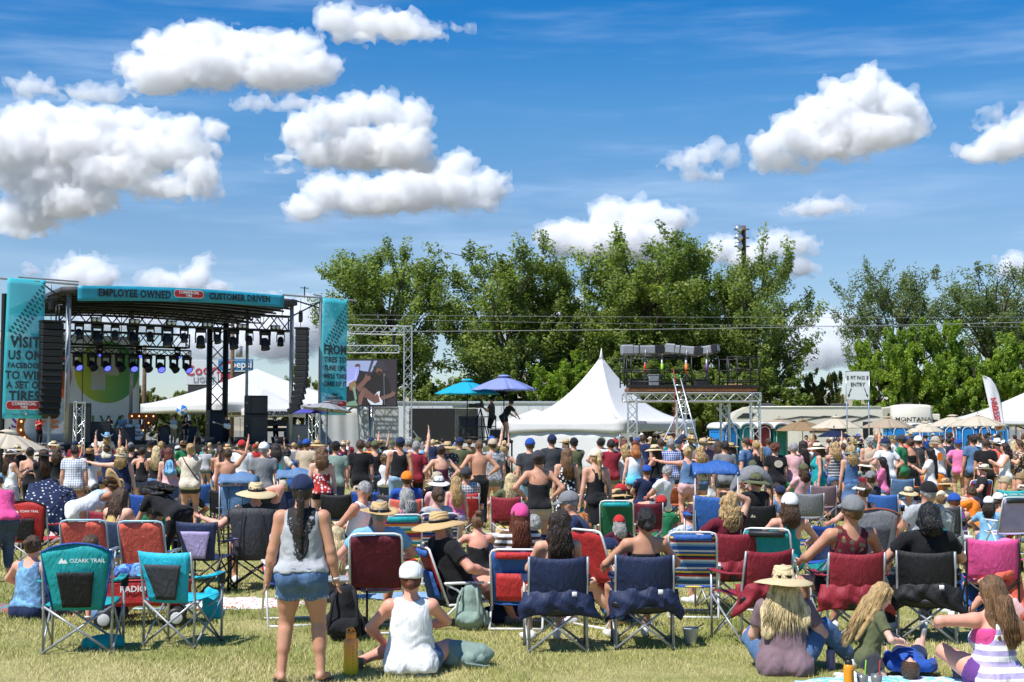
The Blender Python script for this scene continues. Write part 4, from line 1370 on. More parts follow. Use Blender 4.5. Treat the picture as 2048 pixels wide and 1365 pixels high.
def make_chair(loc, yaw, label, kind='quad', main='navy', second=None, frame=None, trim=None, logo=None, scale=1.0, group='folding chairs on the lawn', cat='chair'):
 name = {'lawn': 'lawn_chair', 'beach': 'beach_chair', 'beach_high': 'beach_chair'}.get(kind, 'camping_chair')
 root = empty(name, loc, yaw, scale, label=label, cat=cat, group=group)
 mm = main if isinstance(main, bpy.types.Material) else nylon(main)
 m2 = second if isinstance(second, bpy.types.Material) else (nylon(second) if second else M_BLACK_PL)
 roles = {'tag': M_WRIST, 'main': mm, 'second': m2, 'frame': frame or M_STEEL, 'plastic': M_BLACK_PL, 'trim': nylon(trim) if trim else m2, 'arm': M_WHITE_TUBE if frame is M_WHITE_TUBE else (M_ALU if kind == 'lawn' else plain('wood_arm', (.55, .55, .55), .5))}
 if kind == 'quad_cover': kind += 'abcde'[len(label) % 5]
 lst = cached(('chair', kind), lambda: [(n, smesh(n, vf), r) for n, vf, r in camp_parts(kind)])
 back = None
 for n, me, r in lst:
  o = new_obj(n, me, root)
  dress_obj(o, roles[r])
  if n == 'back_panel': back = o
 if logo:
  txt, col, zz, size = logo
  yb = {'oversize': -.425, 'quad': -.402, 'lounge': -.42}.get(kind, -.4)
  wm = plain('print_' + col, CN[col], .7, noise=0)
  tri = (np.array([(-.052, 0, 0), (-.03, 0, .045), (-.012, 0, .012), (-.002, 0, .03), (.02, 0, 0), (.02, -.003, 0), (-.052, -.003, 0)], np.float32), np.array([(0, 4, 3, 2), (0, 2, 1, 1)], np.int32)[:1])
  V = np.array([(-.05, 0, 0), (-.02, 0, .05), (.0, 0, .02), (.012, 0, .036), (.035, 0, 0)], np.float32)
  me = bpy.data.meshes.new('logo'); me.from_pydata([tuple(v) for v in V] , [], [(0, 1, 2), (0, 2, 4), (2, 3, 4)]); me.materials.append(wm)
  new_obj('logo', me, back, (-.10, yb, zz - .022))
  if txt: text_obj('lettering', txt, size, wm, back, (-.05, yb - .004, zz), (math.pi / 2, 0, 0), 'LEFT', extrude=.001)
 return root

# ---------------------------------------------------------------- bags, bottles and other small things
def lump(spec, h, noise=.01, cell=.08, seed=1, floor=True):
 """soft thing from a list of ('c', a, b, ra, rb) / ('b', c, r) volumes"""
 pts = []
 for q in spec:
  if q[0] == 'c': pts += [np.array(q[1]) - max(q[3:5]), np.array(q[1]) + max(q[3:5]), np.array(q[2]) - max(q[3:5]), np.array(q[2]) + max(q[3:5])]
  else:
   r = np.max(q[2]); pts += [np.array(q[1]) - r, np.array(q[1]) + r]
 g = Grid(np.min(pts, 0) - .06, np.max(pts, 0) + .06, h)
 for q in spec:
  if q[0] == 'c': g.cone(q[1], q[2], q[3], q[4], k=.03)
  else: g.ball(q[1], q[2], .03)
 g.f += (lattice_noise(g, cell, seed) - .5) * noise
 if floor: g.plane((0, 0, .004), (0, 0, -1))
 return g.mesh()

def bottle(loc, label, body_mat, cap_mat, hgt=.36, r=.055, strap=False):
 root = empty('water_bottle', loc, .4, label=label, cat='bottle')
 n = 24
 def f(rr, a, z):
  k = 1 - .07 * math.exp(-((z / hgt - .52) / .12) ** 2)
  return (rr * k * math.cos(a), rr * k * math.sin(a), z)
 part('bottle_body', lathe([(.001, .004), (r * .9, .004), (r, .02), (r, hgt * .35), (r * .985, hgt * .55), (r, hgt * .7), (r * .9, hgt * .77), (r * .62, hgt * .83)], n, f), body_mat, root)
 lid = part('lid', lathe([(r * .66, hgt * .80), (r * .70, hgt * .81), (r * .68, hgt * .93), (r * .4, hgt * .95), (.001, hgt * .955)], n), cap_mat, root)
 part('spout', tube_vf([(0, 0, hgt * .94), (0, .0, hgt), (.02, 0, hgt * 1.03)], r * .2), cap_mat, lid)
 part('handle', tube_vf([(-r * .6, 0, hgt * .92), (-r * .55, 0, hgt * 1.02), (r * .2, 0, hgt * 1.05), (r * .55, 0, hgt * .95)], r * .11, 6), cap_mat, lid)
 marks = merge([box_vf((.0, -r * 1.0, hgt * (.12 + .075 * i)), (.014, .004, .003)) for i in range(8)])
 part('volume_marks', marks, plain('print_dark', (.05, .05, .06), .6, noise=0), root, smooth=False)
 return root

def backpack(loc, yaw, label, col, scale=1.0, lying=False):
 root = empty('backpack', loc, yaw, scale, label=label, cat='backpack')
 m = cloth(col)
 if lying:
  part('main_bag', lump([('c', (-.12, 0, .10), (.14, .03, .09), .12, .10), ('b', (.02, 0, .08), (.20, .15, .10))], .014, .03, .07, 3), m, root)
  part('front_pocket', lump([('c', (-.02, -.10, .07), (.12, -.08, .07), .06, .055)], .012, .02, .05, 4), m, root)
  part('strap', tube_vf([(-.14, -.06, .17), (.0, -.16, .05), (.16, -.17, .02), (.2, -.1, .015)], .012, 6), m, root)
 else:
  part('main_bag', lump([('c', (0, 0, .10), (0, .02, .36), .14, .10), ('b', (0, 0, .14), (.16, .11, .14))], .014, .03, .07, 3), m, root)
  part('front_pocket', lump([('c', (-.06, -.11, .12), (.06, -.11, .12), .075, .075)], .012, .02, .05, 4), m, root)
  part('side_pocket', lump([('c', (.15, -.02, .08), (.15, -.02, .16), .045, .04)], .012, .01, .05, 5), m, root)
  for s in (-1, 1): part('strap', tube_vf([(s * .07, -.06, .42), (s * .10, -.15, .32), (s * .12, -.16, .15), (s * .13, -.09, .06)], .014, 6), m, root)
 part('grab_handle', tube_vf([(-.03, 0, .43 if not lying else .19), (0, 0, .47 if not lying else .22), (.03, 0, .43 if not lying else .19)], .008, 6), m, root)
 return root

# ---------------------------------------------------------------- trusses and lettering helpers
def rot_to(d, up=(0, 0, 1)):
 return Vector(d).to_track_quat('X', 'Z')

_unit_tube = {}

def bar(parent, a, b, r, mat, name='bar', n=6):
 """straight round bar between two points; all share one unit mesh"""
 key = ('unitbar', n)
 me = cached(key, lambda: smesh('bar', tube_vf([(0, 0, 0), (0, 0, 1)], 1.0, n)))
 o = new_obj(name, me, parent)
 a, b = Vector(a), Vector(b)
 d = b - a
 o.location = a; o.rotation_mode = 'QUATERNION'; o.rotation_quaternion = d.to_track_quat('Z', 'Y')
 o.scale = (r, r, d.length)
 dress_obj(o, mat)
 return o

def truss(parent, a, b, w, hgt, mat, r=.025, pitch=None, split=True, upv=(0, 0, 1), name='truss'):
 """box truss from a to b: four chords and zig-zag braces, each its own part when split"""
 a, b = v3(*a), v3(*b)
 d = unit(b - a); L = float(np.linalg.norm(b - a))
 up = v3(*upv); up = unit(up - d * float(up @ d)); side = np.cross(d, up)
 n = max(2, int(round(L / (pitch or hgt))))
 segs = []
 offs = [(-1, -1), (1, -1), (1, 1), (-1, 1)]
 C = [side * (i * w / 2) + up * (j * hgt / 2) for i, j in offs]
 for c in C:
  segs.append(('chord', a + c, b + c, r))
 for f in range(4):
  c0, c1 = C[f], C[(f + 1) % 4]
  for k in range(n):
   p0, p1 = a + d * L * k / n, a + d * L * (k + 1) / n
   segs.append(('brace', p0 + (c0 if k % 2 == 0 else c1), p1 + (c1 if k % 2 == 0 else c0), r * .6))
 for k in (0, n):
  p = a + d * L * k / n
  for f in range(4): segs.append(('end_bar', p + C[f], p + C[(f + 1) % 4], r * .8))
 if split:
  for nm, p, q, rr in segs: bar(parent, p, q, rr, mat, nm)
 else:
  ch = merge([tube_vf([p, q], rr, 5) for nm, p, q, rr in segs if nm == 'chord'])
  br = merge([tube_vf([p, q], rr, 4) for nm, p, q, rr in segs if nm != 'chord'])
  part('chords', ch, mat, parent)
  part('lacing', br, mat, parent)

def poly_plate(name, pts, mat, parent, y=0.0, th=.006, **props):
 """flat printed shape in the local x-z plane, facing -y"""
 V = [(x, y, z) for x, z in pts] + [(x, y - th, z) for x, z in pts]
 n = len(pts)
 me = bpy.data.meshes.new(name)
 F = [tuple(range(n)), tuple(range(2 * n - 1, n - 1, -1))] + [(i, i + n, (i + 1) % n + n, (i + 1) % n) for i in range(n)]
 me.from_pydata(V, [], F); me.materials.append(mat)
 return new_obj(name, me, parent, **props)

def ell(cx, cz, rx, rz, n=24, a0=0, a1=360, rot=0):
 o = []
 for i in range(n):
  a = R_(a0 + (a1 - a0) * i / (n if a1 - a0 >= 360 else n - 1))
  x, z = rx * math.cos(a), rz * math.sin(a)
  c, s = math.cos(R_(rot)), math.sin(R_(rot))
  o.append((cx + x * c - z * s, cz + x * s + z * c))
 return o

# ---------------------------------------------------------------- the stage
def build_stage():
 A0 = Vector((-25.6, 84.0, -0.5))
 ang = math.atan2(0.57, 0.82)
 DECK = 1.55                                   # local deck height (local z = 0 is the ground here)
 black = M_BLACK_MET
 dark = plain('stage_black_cloth', (0.010, 0.010, 0.011), 0.95, noise=.3, scale=3)
 st = empty('concert_stage', A0, ang, label='dark covered concert stage with a blue fascia banner and lighting trusses', cat='stage')
 Z = lambda z: z + 0.5
 # deck, skirt, back wall
 part('deck', bevel_box_vf((6.6, 5.2, DECK - .12), (15.6, 11.0, .24), .03), black, st, False)
 part('skirt', sheet_vf(lambda s, t: (-1.2 + 15.6 * s, -.36 + .04 * math.sin(60 * s), DECK * t - .02), 80, 3, .02), dark, st)
 # roof: sagging slab with ribs on the underside
 def roof(s, t):
  return (-1.2 + 15.2 * s, -.4 + 11.0 * t, Z(10.15 + .30 * math.sin(math.pi * s) - .55 * t))
 part('roof', sheet_vf(roof, 16, 8, .35), plain('roof_vinyl', (.05, .052, .058), .7, noise=.2), st)
 for i in range(9):
  b = .4 + 1.2 * i
  part('roof_beam', tube_vf([(-1.0 + 15 * k / 8, b, Z(9.80 + .30 * math.sin(math.pi * k / 8) - .05 * b)) for k in range(9)], .07, 6), M_BLACK_MET, st)
 # corner towers
 def mast(a, b, nm, mat, r, z0=0, z1=Z(10)):
  return part(nm, tube_vf([(a, b, z0), (a, b, z1)], r, 10), mat, st)
 mast(-.6, .2, 'tower_post', M_STEEL, .15); mast(13.9, .2, 'tower_post', M_STEEL, .13)
 for a in (12.3, 13.5):
  mast(a, 9.8, 'tower_post', black, .20, 0, Z(9.7))
 br = []
 for k in range(7):
  z0 = 1.8 + k * 1.1
  br.append([(12.35, 9.8, z0), (13.45, 9.8, z0 + 1.1)]); br.append([(13.45, 9.8, z0), (12.35, 9.8, z0 + 1.1)])
 part('tower_lacing', tubes_part(br, .04, 5), black, st)
 mast(12.6, 4.2, 'support_pole', M_STEEL, .10, DECK); mast(6.0, 7.8, 'support_pole', M_STEEL, .12, DECK)
 # fascia banner with lettering
 teal = plain('fascia_vinyl', (.012, .27, .40), .5, noise=.08, scale=2)
 ink = plain('print_black', (.012, .012, .016), .6, noise=0)
 fz = lambda s: Z(9.50 + .16 * math.sin(math.pi * s) + .26 * s)
 fa = sheet_vf(lambda s, t: (-.35 + 13.3 * s, -.62 + .03 * math.sin(13 * s + 3 * t), fz(s) + (.92 - .14 * s) * t), 40, 5, .02)
 fas = part('fascia_banner', fa, teal, st)
 text_obj('lettering', 'EMPLOYEE OWNED', .62, ink, fas, (3.1, -.69, Z(10.10)), (math.pi / 2, -.02, 0), bold=.022, extrude=.008, xs=.76, gap=1.1)
 text_obj('lettering', 'CUSTOMER DRIVEN', .56, ink, fas, (9.9, -.69, Z(10.22)), (math.pi / 2, .0, 0), bold=.02, extrude=.008, xs=.76, gap=1.1)
 red = plain('badge_red', (.50, .02, .025), .5, noise=.03); wht = plain('print_white', (.8, .8, .8), .6, noise=0)
 def badge(parent, x, y, z, k):
  rr = .28 * k
  outer = [(x + 1.0 * k * sx + rr * math.cos(a), z + rr * 1.15 * math.sin(a)) for sx, a0 in ((1, -90), (-1, 90)) for a in [R_(a0 + 180 * i / 10) for i in range(11)]]
  inner = [(x + 1.0 * k * sx + rr * .86 * math.cos(a), z + rr * .98 * math.sin(a)) for sx, a0 in ((1, -90), (-1, 90)) for a in [R_(a0 + 180 * i / 10) for i in range(11)]]
  b = poly_plate('badge', outer, wht, parent, y)
  poly_plate('badge_field', inner, red, b, y - .006)
  text_obj('lettering', 'COMMERCIAL', .30 * k, wht, b, (x, y - .02, z + .10 * k), bold=.006 * k, extrude=.004, xs=.92)
  text_obj('lettering', 'TIRE', .27 * k, wht, b, (x, y - .02, z - .15 * k), bold=.006 * k, extrude=.004)
  return b
 badge(fas, 6.5, -.69, Z(10.28), .76)
 text_obj('lettering', 'Always Earning Your Trust', .12, ink, fas, (6.5, -.69, Z(9.90)), extrude=.004)
 # outrigger beams carrying the side banners
 for a0, a1 in ((-5.2, -.2), (13.0, 18.4)):
  bar(st, (a0, -.3, Z(10.62)), (a1, -.3, Z(10.5)), .06, M_STEEL, 'outrigger')
  bar(st, (a0 + (1.5 if a0 < 0 else 2.2), -.3, Z(10.75)), (a1 - (0 if a0 < 0 else 2.6), -.3, Z(10.68)), .05, M_STEEL, 'outrigger')
 for p, q in (((-.6, .2, Z(9.4)), (-2.4, -.3, Z(10.5))), ((13.9, .2, Z(9.3)), (15.9, -.3, Z(10.4))), ((13.9, .2, Z(10.4)), (15.6, -.3, Z(9.9))), ((-.6, .2, Z(10.2)), (-2.0, -.3, Z(9.7)))):
  bar(st, p, q, .05, black, 'strut')
 bar(st, (14.6, -.2, Z(10.5)), (14.6, -.2, Z(11.25)), .04, black, 'antenna'); bar(st, (14.3, -.2, Z(11.15)), (14.9, -.2, Z(11.15)), .025, black, 'antenna_arm')
 # side banner posts
 bar(st, (-1.75, -.2, 0), (-1.75, -.2, Z(8)), .09, M_STEEL, 'side_post'); bar(st, (15.75, -.25, 0), (15.75, -.25, Z(10.5)), .10, M_STEEL, 'side_post')
 bar(st, (-4.3, .3, 0), (-4.3, .3, Z(9.8)), .16, black, 'side_post')
 # lighting trusses
 truss(st, (-1.0, 1.0, Z(8.85)), (14.2, 1.0, Z(8.85)), .6, .95, black, .065, .8, False)
 truss(st, (-.5, 5.6, Z(7.75)), (9.0, 5.6, Z(7.75)), .6, .85, black, .06, .7, False)
 truss(st, (-.5, 5.2, Z(6.95)), (9.0, 5.2, Z(6.95)), .3, .35, black, .045, .5, False)
 truss(st, (-.4, 3.2, Z(9.3)), (13.2, 3.2, Z(9.3)), .5, .6, black, .03, .7, False)
 for a in (-.3, 4.4, 9.0, 13.6):
  bar(st, (a, 1.0, Z(9.1)), (a, 1.0, Z(9.9)), .025, black, 'hanger')
 for a in (0, 4.5, 8.8):
  bar(st, (a, 5.6, Z(8.15)), (a, 5.6, Z(9.6)), .025, black, 'hanger')
 bar(st, (.75, 1.6, DECK), (.75, 1.6, Z(8.5)), .03, black, 'support_pole')

 # backdrop with the festival mark
 white = plain('backdrop_white', (.86, .85, .82), .9, noise=.04, scale=1.2)
 wn = NT(white.node_tree); wt = wn.n('ShaderNodeBsdfTranslucent'); wt.inputs[0].default_value = (.86, .85, .82, 1); wx_ = wn.n('ShaderNodeMixShader'); wx_.inputs[0].default_value = .45
 wn.link(white.node_tree.nodes['Principled BSDF'].outputs[0], wx_.inputs[1]); wn.link(wt.outputs[0], wx_.inputs[2]); wn.link(wx_.outputs[0], white.node_tree.nodes['Material Output'].inputs[0])
 bd = part('backdrop', sheet_vf(lambda s, t: (-4.5 + 11.5 * s, 9.0 + .05 * math.sin(15 * s) + .03 * math.sin(31 * s), DECK + .05 + (Z(8.1) - DECK) * t), 40, 12, .03), white, st)
 grm, gb, gt = mat_base('circle_green', (.08, .25, .06), .85)
 x, y, z = gt.xyz(objc(gt))[:3]
 gt.link(gt.ramp(gt.mapr(gt.math('ADD', x, gt.math('MULTIPLY', z, .35)), 4.6, 9.4, 0, 1, False), [(0, (.70, .66, .05)), (.4, (.28, .52, .12)), (1, (.08, .38, .18))]), gb.inputs['Base Color'])
 orm = plain('circle_orange', (.62, .12, .03), .85, noise=.15, scale=.6)
 yb = 8.90
 poly_plate('printed_circle', ell(4.75, Z(5.75), 2.15, 2.05, 48), grm, bd, yb)
 poly_plate('printed_letter', [(3.7, Z(4.55)), (4.65, Z(4.55)), (4.65, Z(5.55)), (5.55, Z(5.55)), (5.55, Z(7.4)), (3.7, Z(7.4))], white, bd, yb - .01)
 poly_plate('printed_circle', ell(.25, Z(5.4), 2.15, 2.05, 48), orm, bd, yb)
 cols = [(.20, .06, .30), (.20, .06, .30), (.62, .16, .03), (.62, .16, .03), (.55, .25, .02), (.50, .36, .02), (.25, .33, .04), (.12, .30, .06), (.05, .24, .08)]
 for i, (ch, a) in enumerate((('I', -1.9), ('S', -1.15), ('F', .55), ('E', 1.35), ('S', 2.2), ('T', 3.15), ('I', 3.85), ('V', 4.65), ('A', 5.65))):
  text_obj('printed_letter', ch, 1.15, plain('letter_%d' % i, cols[i], .85, noise=0), bd, (a, yb - .02, Z(2.42)), bold=.02, extrude=.004)
 text_obj('printed_letter', 'L', 1.15, plain('letter_9', (.03, .2, .1), .85, noise=0), bd, (6.5, yb - .02, Z(2.42)), bold=.02, extrude=.004)

 # mesh side banners
 def side_banner(a, wd, z0, z1, lines, label, xs_):
  net = mesh_net((.06, .62, .74), .34)
  o = empty('banner', A0 + Matrix.Rotation(ang, 3, 'Z') @ Vector((a, -.4, 0)), ang, label=label, cat='banner', group='blue mesh banners beside the stage')
  sh = part('cloth', sheet_vf(lambda s, t: ((s - .5) * wd - .12 * (1 - t), .06 * math.sin(5 * s + 4 * t), z0 + (z1 - z0) * t), 12, 24, .012), net, o)
  dk = plain('banner_ink', (.02, .05, .07), .7, noise=0)
  treads = []
  pale = plain('tread_pale', (.35, .6, .66), .7, noise=0)
  for i in range(16):
   for j in range(6):
    cx = -wd * .42 + i * wd * .062 + 0; cz = z1 - 3.0 + i * .20 - j * .16 + (.08 * (j % 2))
    if abs(cx) < wd * .49 and cz < z1 - .05: treads.append(bevel_box_vf((cx + j * .07, -.09, cz), (wd * .05, .012, .10), .004))
  tm = [t for t in treads if abs(t[0][:, 0]).max() < wd * .5]
  for t in tm: part('tread_block', t, dk, o, False)
  for tx, sz_, zz in lines:
   text_obj('lettering', tx, sz_, dk, o, (-.02, -.09, zz), bold=.036 * sz_, extrude=.006, xs=xs_, gap=1.07)
  b = badge(o, -.04, -.10, z0 + .75, .78 * wd / 2.15)
  text_obj('lettering', 'Always Earning Your Trust', .13, dk, o, (0, -.10, z0 + .22), extrude=.004)
  return o
 side_banner(-3.25, 2.2, Z(2.6), Z(10.65), [('VISIT', .86, Z(6.95)), ('US ON', .72, Z(6.2)), ('FACEBOOK', .43, Z(5.62)), ('TO WIN', .66, Z(5.05)), ('A SET OF', .56, Z(4.5)), ('TIRES', .80, Z(3.85))], 'blue mesh banner left of the stage reading VISIT US ON FACEBOOK', .84)
 side_banner(16.75, 1.9, Z(2.9), Z(10.55), [('FROM', .82, Z(7.15)), ('TIRES TO', .50, Z(6.5)), ('TUNE UPS,', .44, Z(5.95)), ("WE'LL TAKE", .40, Z(5.42)), ('CARE OF IT', .42, Z(4.92)), ("TIRES\nALIGNMENTS\nBRAKES", .24, Z(4.0))], 'blue mesh banner right of the stage reading FROM TIRES TO TUNE UPS', .74)

 # line arrays
 def line_array(a, b, ztop, zbot, label, curve, turn=0.0):
  R3 = Matrix.Rotation(ang, 3, 'Z')
  o = empty('line_array_speaker', A0 + R3 @ Vector((a, b, 0)), ang + turn, label=label, cat='loudspeaker', group='hanging line arrays')
  n = 14; hh = (ztop - zbot) / n
  grill = plain('speaker_grille', (.014, .014, .015), .75, noise=.25, scale=40, bumpk=.5)
  me = cached('la_box', lambda: mesh_np('cabinet', *bevel_box_vf((0, 0, 0), (1.25, .75, hh * .93), .03), [M_BLACK_PL], False))
  gr = cached('la_gr', lambda: mesh_np('grille', *bevel_box_vf((0, -.385, 0), (1.19, .03, hh * .84), .01), [grill], False))
  th = 0; y = 0; zc = ztop - hh / 2
  for i in range(n):
   th = R_(curve * (max(0, i - 4) / (n - 5)) ** 1.6)
   c = new_obj('cabinet', me, o, (0, y, zc), (-th, 0, 0))
   new_obj('grille', gr, c)
   zc -= hh * math.cos(th); y += hh * math.sin(th)
  part('fly_frame', bevel_box_vf((0, 0, ztop + .08), (1.3, .9, .12), .02), M_BLACK_MET, o, False)
  part('chain', tube_vf([(0, .1, ztop + .1), (0, .1, Z(10.4))], .02, 5), M_BLACK_MET, o)
  part('hoist', lump([('c', (0, .1, Z(9.0)), (0, .1, Z(9.5)), .14, .14), ('c', (-.25, .1, Z(9.55)), (.25, .1, Z(9.55)), .11, .11)], .05, 0, floor=False), M_BLACK_MET, o)
  return o
 line_array(-1.85, -.6, Z(8.15), Z(2.65), 'tall black line array loudspeaker hanging left of the stage', 20)
 line_array(14.35, -.4, Z(8.4), Z(3.0), 'curved black line array loudspeaker hanging right of the stage', 24, R_(58))

 # moving-head lamps
 yoke = cached('lamp_yoke', lambda: smesh('yoke', merge([box_vf((0, 0, -.09), (.42, .22, .16)), box_vf((-.20, 0, -.36), (.05, .12, .42)), box_vf((.20, 0, -.36), (.05, .12, .42)), box_vf((0, 0, .04), (.08, .08, .12))])))
 head = cached('lamp_head', lambda: smesh('lamp_head', lathe([(.001, .24), (.11, .23), (.16, .14), (.17, -.12), (.19, -.24), (.17, -.25), (.15, -.22), (.001, -.21)], 14)))
 lens = cached('lamp_lens', lambda: smesh('lens', lathe([(.001, -.235), (.1, -.235), (.16, -.222)], 14)))
 blue = bpy.data.materials.new('lit_blue_lens'); blue.use_nodes = True
 bb = blue.node_tree.nodes['Principled BSDF']; bb.inputs['Base Color'].default_value = (.05, .06, .8, 1)
 bb.inputs['Emission Color'].default_value = (.10, .12, 1.0, 1); bb.inputs['Emission Strength'].default_value = 1.6
 off = plain('dark_glass', (.03, .035, .045), .15, noise=0)

 def lamp(a, b, z, lit, tilt, yawr, label, k=1.0):
  R3 = Matrix.Rotation(ang, 3, 'Z')
  o = empty('stage_light', A0 + R3 @ Vector((a, b, z)), ang + yawr, k, label=label, cat='stage light', group='moving-head lamps hanging in the stage roof')
  y = new_obj('yoke', yoke, o); dress_obj(y, M_BLACK_PL)
  hd = new_obj('lamp_head', head, o, (0, 0, -.52), (tilt, 0, 0)); dress_obj(hd, M_BLACK_PL)
  ln = new_obj('lens', lens, hd); dress_obj(ln, blue if lit else off)
 rnd = random.Random(3)
 ordn = ['first', 'second', 'third', 'fourth', 'fifth', 'sixth', 'seventh', 'eighth', 'ninth', 'tenth', 'eleventh', 'twelfth', 'thirteenth', 'fourteenth', 'fifteenth', 'sixteenth']
 for i in range(13):
  lamp(.3 + i * 1.1, 1.0, Z(8.32), False, -.5 + .35 * rnd.random(), rnd.uniform(-.5, .5), 'unlit black moving-head lamp, %s from the left on the front truss' % ordn[i], 1.6 if i % 2 else 1.2)
 for i in range(11):
  lamp(-.2 + i * .9, 5.2, Z(6.74), i % 2 == 0, -.9, rnd.uniform(-.4, .4), ('blue-lit moving-head lamp, %s from the left under the rear truss' if i % 2 == 0 else 'dark moving-head lamp, %s from the left under the rear truss') % ordn[i], 1.4)
 for i in range(4):
  lamp(.5 + i * 2.6, 5.6, Z(7.30), True, -.9, .2, 'blue-lit lamp, %s from the left in the upper rear row' % ordn[i], .9)
 blinder = plain('blinder_lamp', (.7, .68, .6), .25, noise=0)
 for i in range(6):
  R3 = Matrix.Rotation(ang, 3, 'Z')
  o = empty('blinder_light', A0 + R3 @ Vector((1.2 + i * 2.35, .55, Z(8.55))), ang, label='pair of round blinder lamps, %s from the left on the front truss' % ordn[i], cat='stage light', group='blinder lamps on the front truss')
  part('housing', box_vf((0, .1, 0), (.62, .2, .3)), M_BLACK_MET, o, False)
  for s in (-1, 1):
   V, F = lathe([(.001, .02), (.10, .02), (.12, 0), (.12, -.05)], 12)
   part('reflector', (V[:, [0, 2, 1]] * v3(1, -1, 1) + v3(s * .15, -.02, 0), F), blinder, o)

 R3 = Matrix.Rotation(ang, 3, 'Z')
 def sp(a, b, z=DECK): return A0 + R3 @ Vector((a, b, z))
 # gear on the deck
 def cab(a, b, wd, dp, hh, label, nm='loudspeaker', grey=False, z=DECK, cat='loudspeaker'):
  o = empty(nm, sp(a, b, z), ang, label=label, cat=cat)
  m = plain('grey_tolex', (.20, .20, .21), .7, noise=.1) if grey else M_BLACK_PL
  part('cabinet', bevel_box_vf((0, 0, hh / 2), (wd, dp, hh), .04), m, o, False)
  part('grille', bevel_box_vf((0, -dp / 2 - .012, hh * .48), (wd * .88, .03, hh * .84), .01), plain('grille_grey', (.05, .05, .055), .8, noise=.2, scale=30) if not grey else plain('grille_silver', (.3, .3, .31), .8, noise=.1, scale=30), o, False)
  for s in (-1, 1): part('handle', bevel_box_vf((s * (wd / 2 + .01), 0, hh * .6), (.02, .2, .1), .006), M_STEEL, o, False)
  return o
 cab(.7, 2.0, 1.2, 1.0, 2.5, 'tall black loudspeaker stack behind the left pillar')
 cab(2.0, 2.6, 1.5, 1.0, 1.4, 'wide black subwoofer on the left of the deck')
 cab(12.0, 1.4, 1.25, 1.0, 1.9, 'black subwoofer lower half of the right stack')
 cab(12.0, 1.4, 1.25, .95, 1.2, 'black loudspeaker on top of the right subwoofer', z=DECK + 1.9)
 cab(15.2, 1.6, 1.5, .8, 1.25, 'grey combo amplifier near the right pillar', 'amplifier', True, cat='amplifier')
 cab(2.9, 2.8, 1.1, .7, 1.0, 'purplish flight case left of the drum kit', 'flight_case', cat='case')
 cab(3.9, 2.7, .9, .7, 1.05, 'second flight case left of the drum kit', 'flight_case', cat='case')
 cab(6.2, 2.4, .6, .5, 1.1, 'small black side table right of the drum kit', 'equipment_case', cat='case')
 cab(9.0, 5.4, 1.0, .7, 1.1, 'black bass amplifier at the back centre', 'amplifier', cat='amplifier')
 cab(10.9, 5.4, 1.0, .7, 2.2, 'tall black amplifier rack behind the guitarist', 'amplifier', cat='amplifier')
 for i, (a, wd, l_) in enumerate(((8.3, .9, 'black floor wedge monitor before the left guitarist'), (10.5, .9, 'black floor wedge monitor before the white guitar'), (13.3, .9, 'black floor wedge monitor on the right of the deck'))):
  o = empty('stage_monitor', sp(a, .5), ang, label=l_, cat='loudspeaker', group='floor monitors')
  g_ = bevel_box_vf((0, 0, .22), (wd, .6, .44), .04); V = g_[0].copy(); V[:, 1] += np.where(V[:, 2] > .2, .18, 0)
  part('cabinet', (V, g_[1]), M_BLACK_PL, o, False)
  part('grille', sheet_vf(lambda s, t: ((s - .5) * wd * .9, -.30 + .2 * t, .06 + .34 * t), 4, 4, .02), M_BLACK_MET, o)
 # short aluminium truss pillars in front of the deck
 for a, b, l_ in ((-.25, -1.0, 'short silver truss pillar at the left front of the stage'), (14.95, -1.0, 'short silver truss pillar below the right banner')):
  o = empty('truss_pillar', sp(a, b, 0), ang, label=l_, cat='truss', group='short truss pillars')
  truss(o, (0, 0, 0), (0, 0, 4.0), .5, .5, M_ALU, .035, .5, True, upv=(0, 1, 0))
  part('top_plate', bevel_box_vf((0, 0, 4.05), (.6, .6, .06), .01), M_ALU, o, False)
 # drum kit
 dk = empty('drum_kit', sp(4.6, 3.2), ang, label='drum kit with a white printed bass drum head', cat='drum kit')
 part('riser', bevel_box_vf((0, .6, .12), (2.6, 2.2, .24), .02), M_BLACK_PL, dk, False)
 def drum(nm, c, r, l, axis, shell, hd):
  V, F = lathe([(.001, 0), (r * .96, 0), (r, .01), (r, l - .01), (r * .96, l), (.001, l)], 24)
  if axis == 'y': V = V[:, [0, 2, 1]] * v3(1, -1, 1)
  q = part(nm, (V + v3(*c), F), shell, dk)
  V2, F2 = lathe([(.001, .006), (r * .94, .006)], 24)
  if axis == 'y': V2 = V2[:, [0, 2, 1]] * v3(1, -1, 1); V2 = V2 + v3(*c) + v3(0, -l, 0)
  else: V2 = V2 + v3(*c) + v3(0, 0, l)
  part('drum_head', (V2, F2), hd, q)
  V3, F3 = lathe([(r * .95, -.012), (r * 1.04, -.012), (r * 1.04, .02), (r * .95, .02)], 24)
  if axis == 'y': V3 = V3[:, [0, 2, 1]] * v3(1, -1, 1) + v3(*c) + v3(0, -l, 0)
  else: V3 = V3 + v3(*c) + v3(0, 0, l)
  part('hoop', (V3, F3), M_STEEL, q)
  return q
 shell = plain('drum_shell', (.05, .12, .30), .25, noise=.1)
 headm = plain('drum_skin', (.75, .75, .74), .5, noise=.04)
 kq = drum('bass_drum', (0, -.1, .62), .38, .5, 'y', shell, headm)
 text_obj('lettering', 'THE\nUNION', .2, ink, kq, (0, -.62, .64), bold=.008, extrude=.003)
 drum('tom_drum', (-.28, .1, 1.02), .18, .22, 'z', plain('shell_white', (.7, .7, .68), .3), headm); drum('tom_drum', (.22, .1, 1.02), .18, .22, 'z', plain('shell_white', (.7, .7, .68), .3), headm)
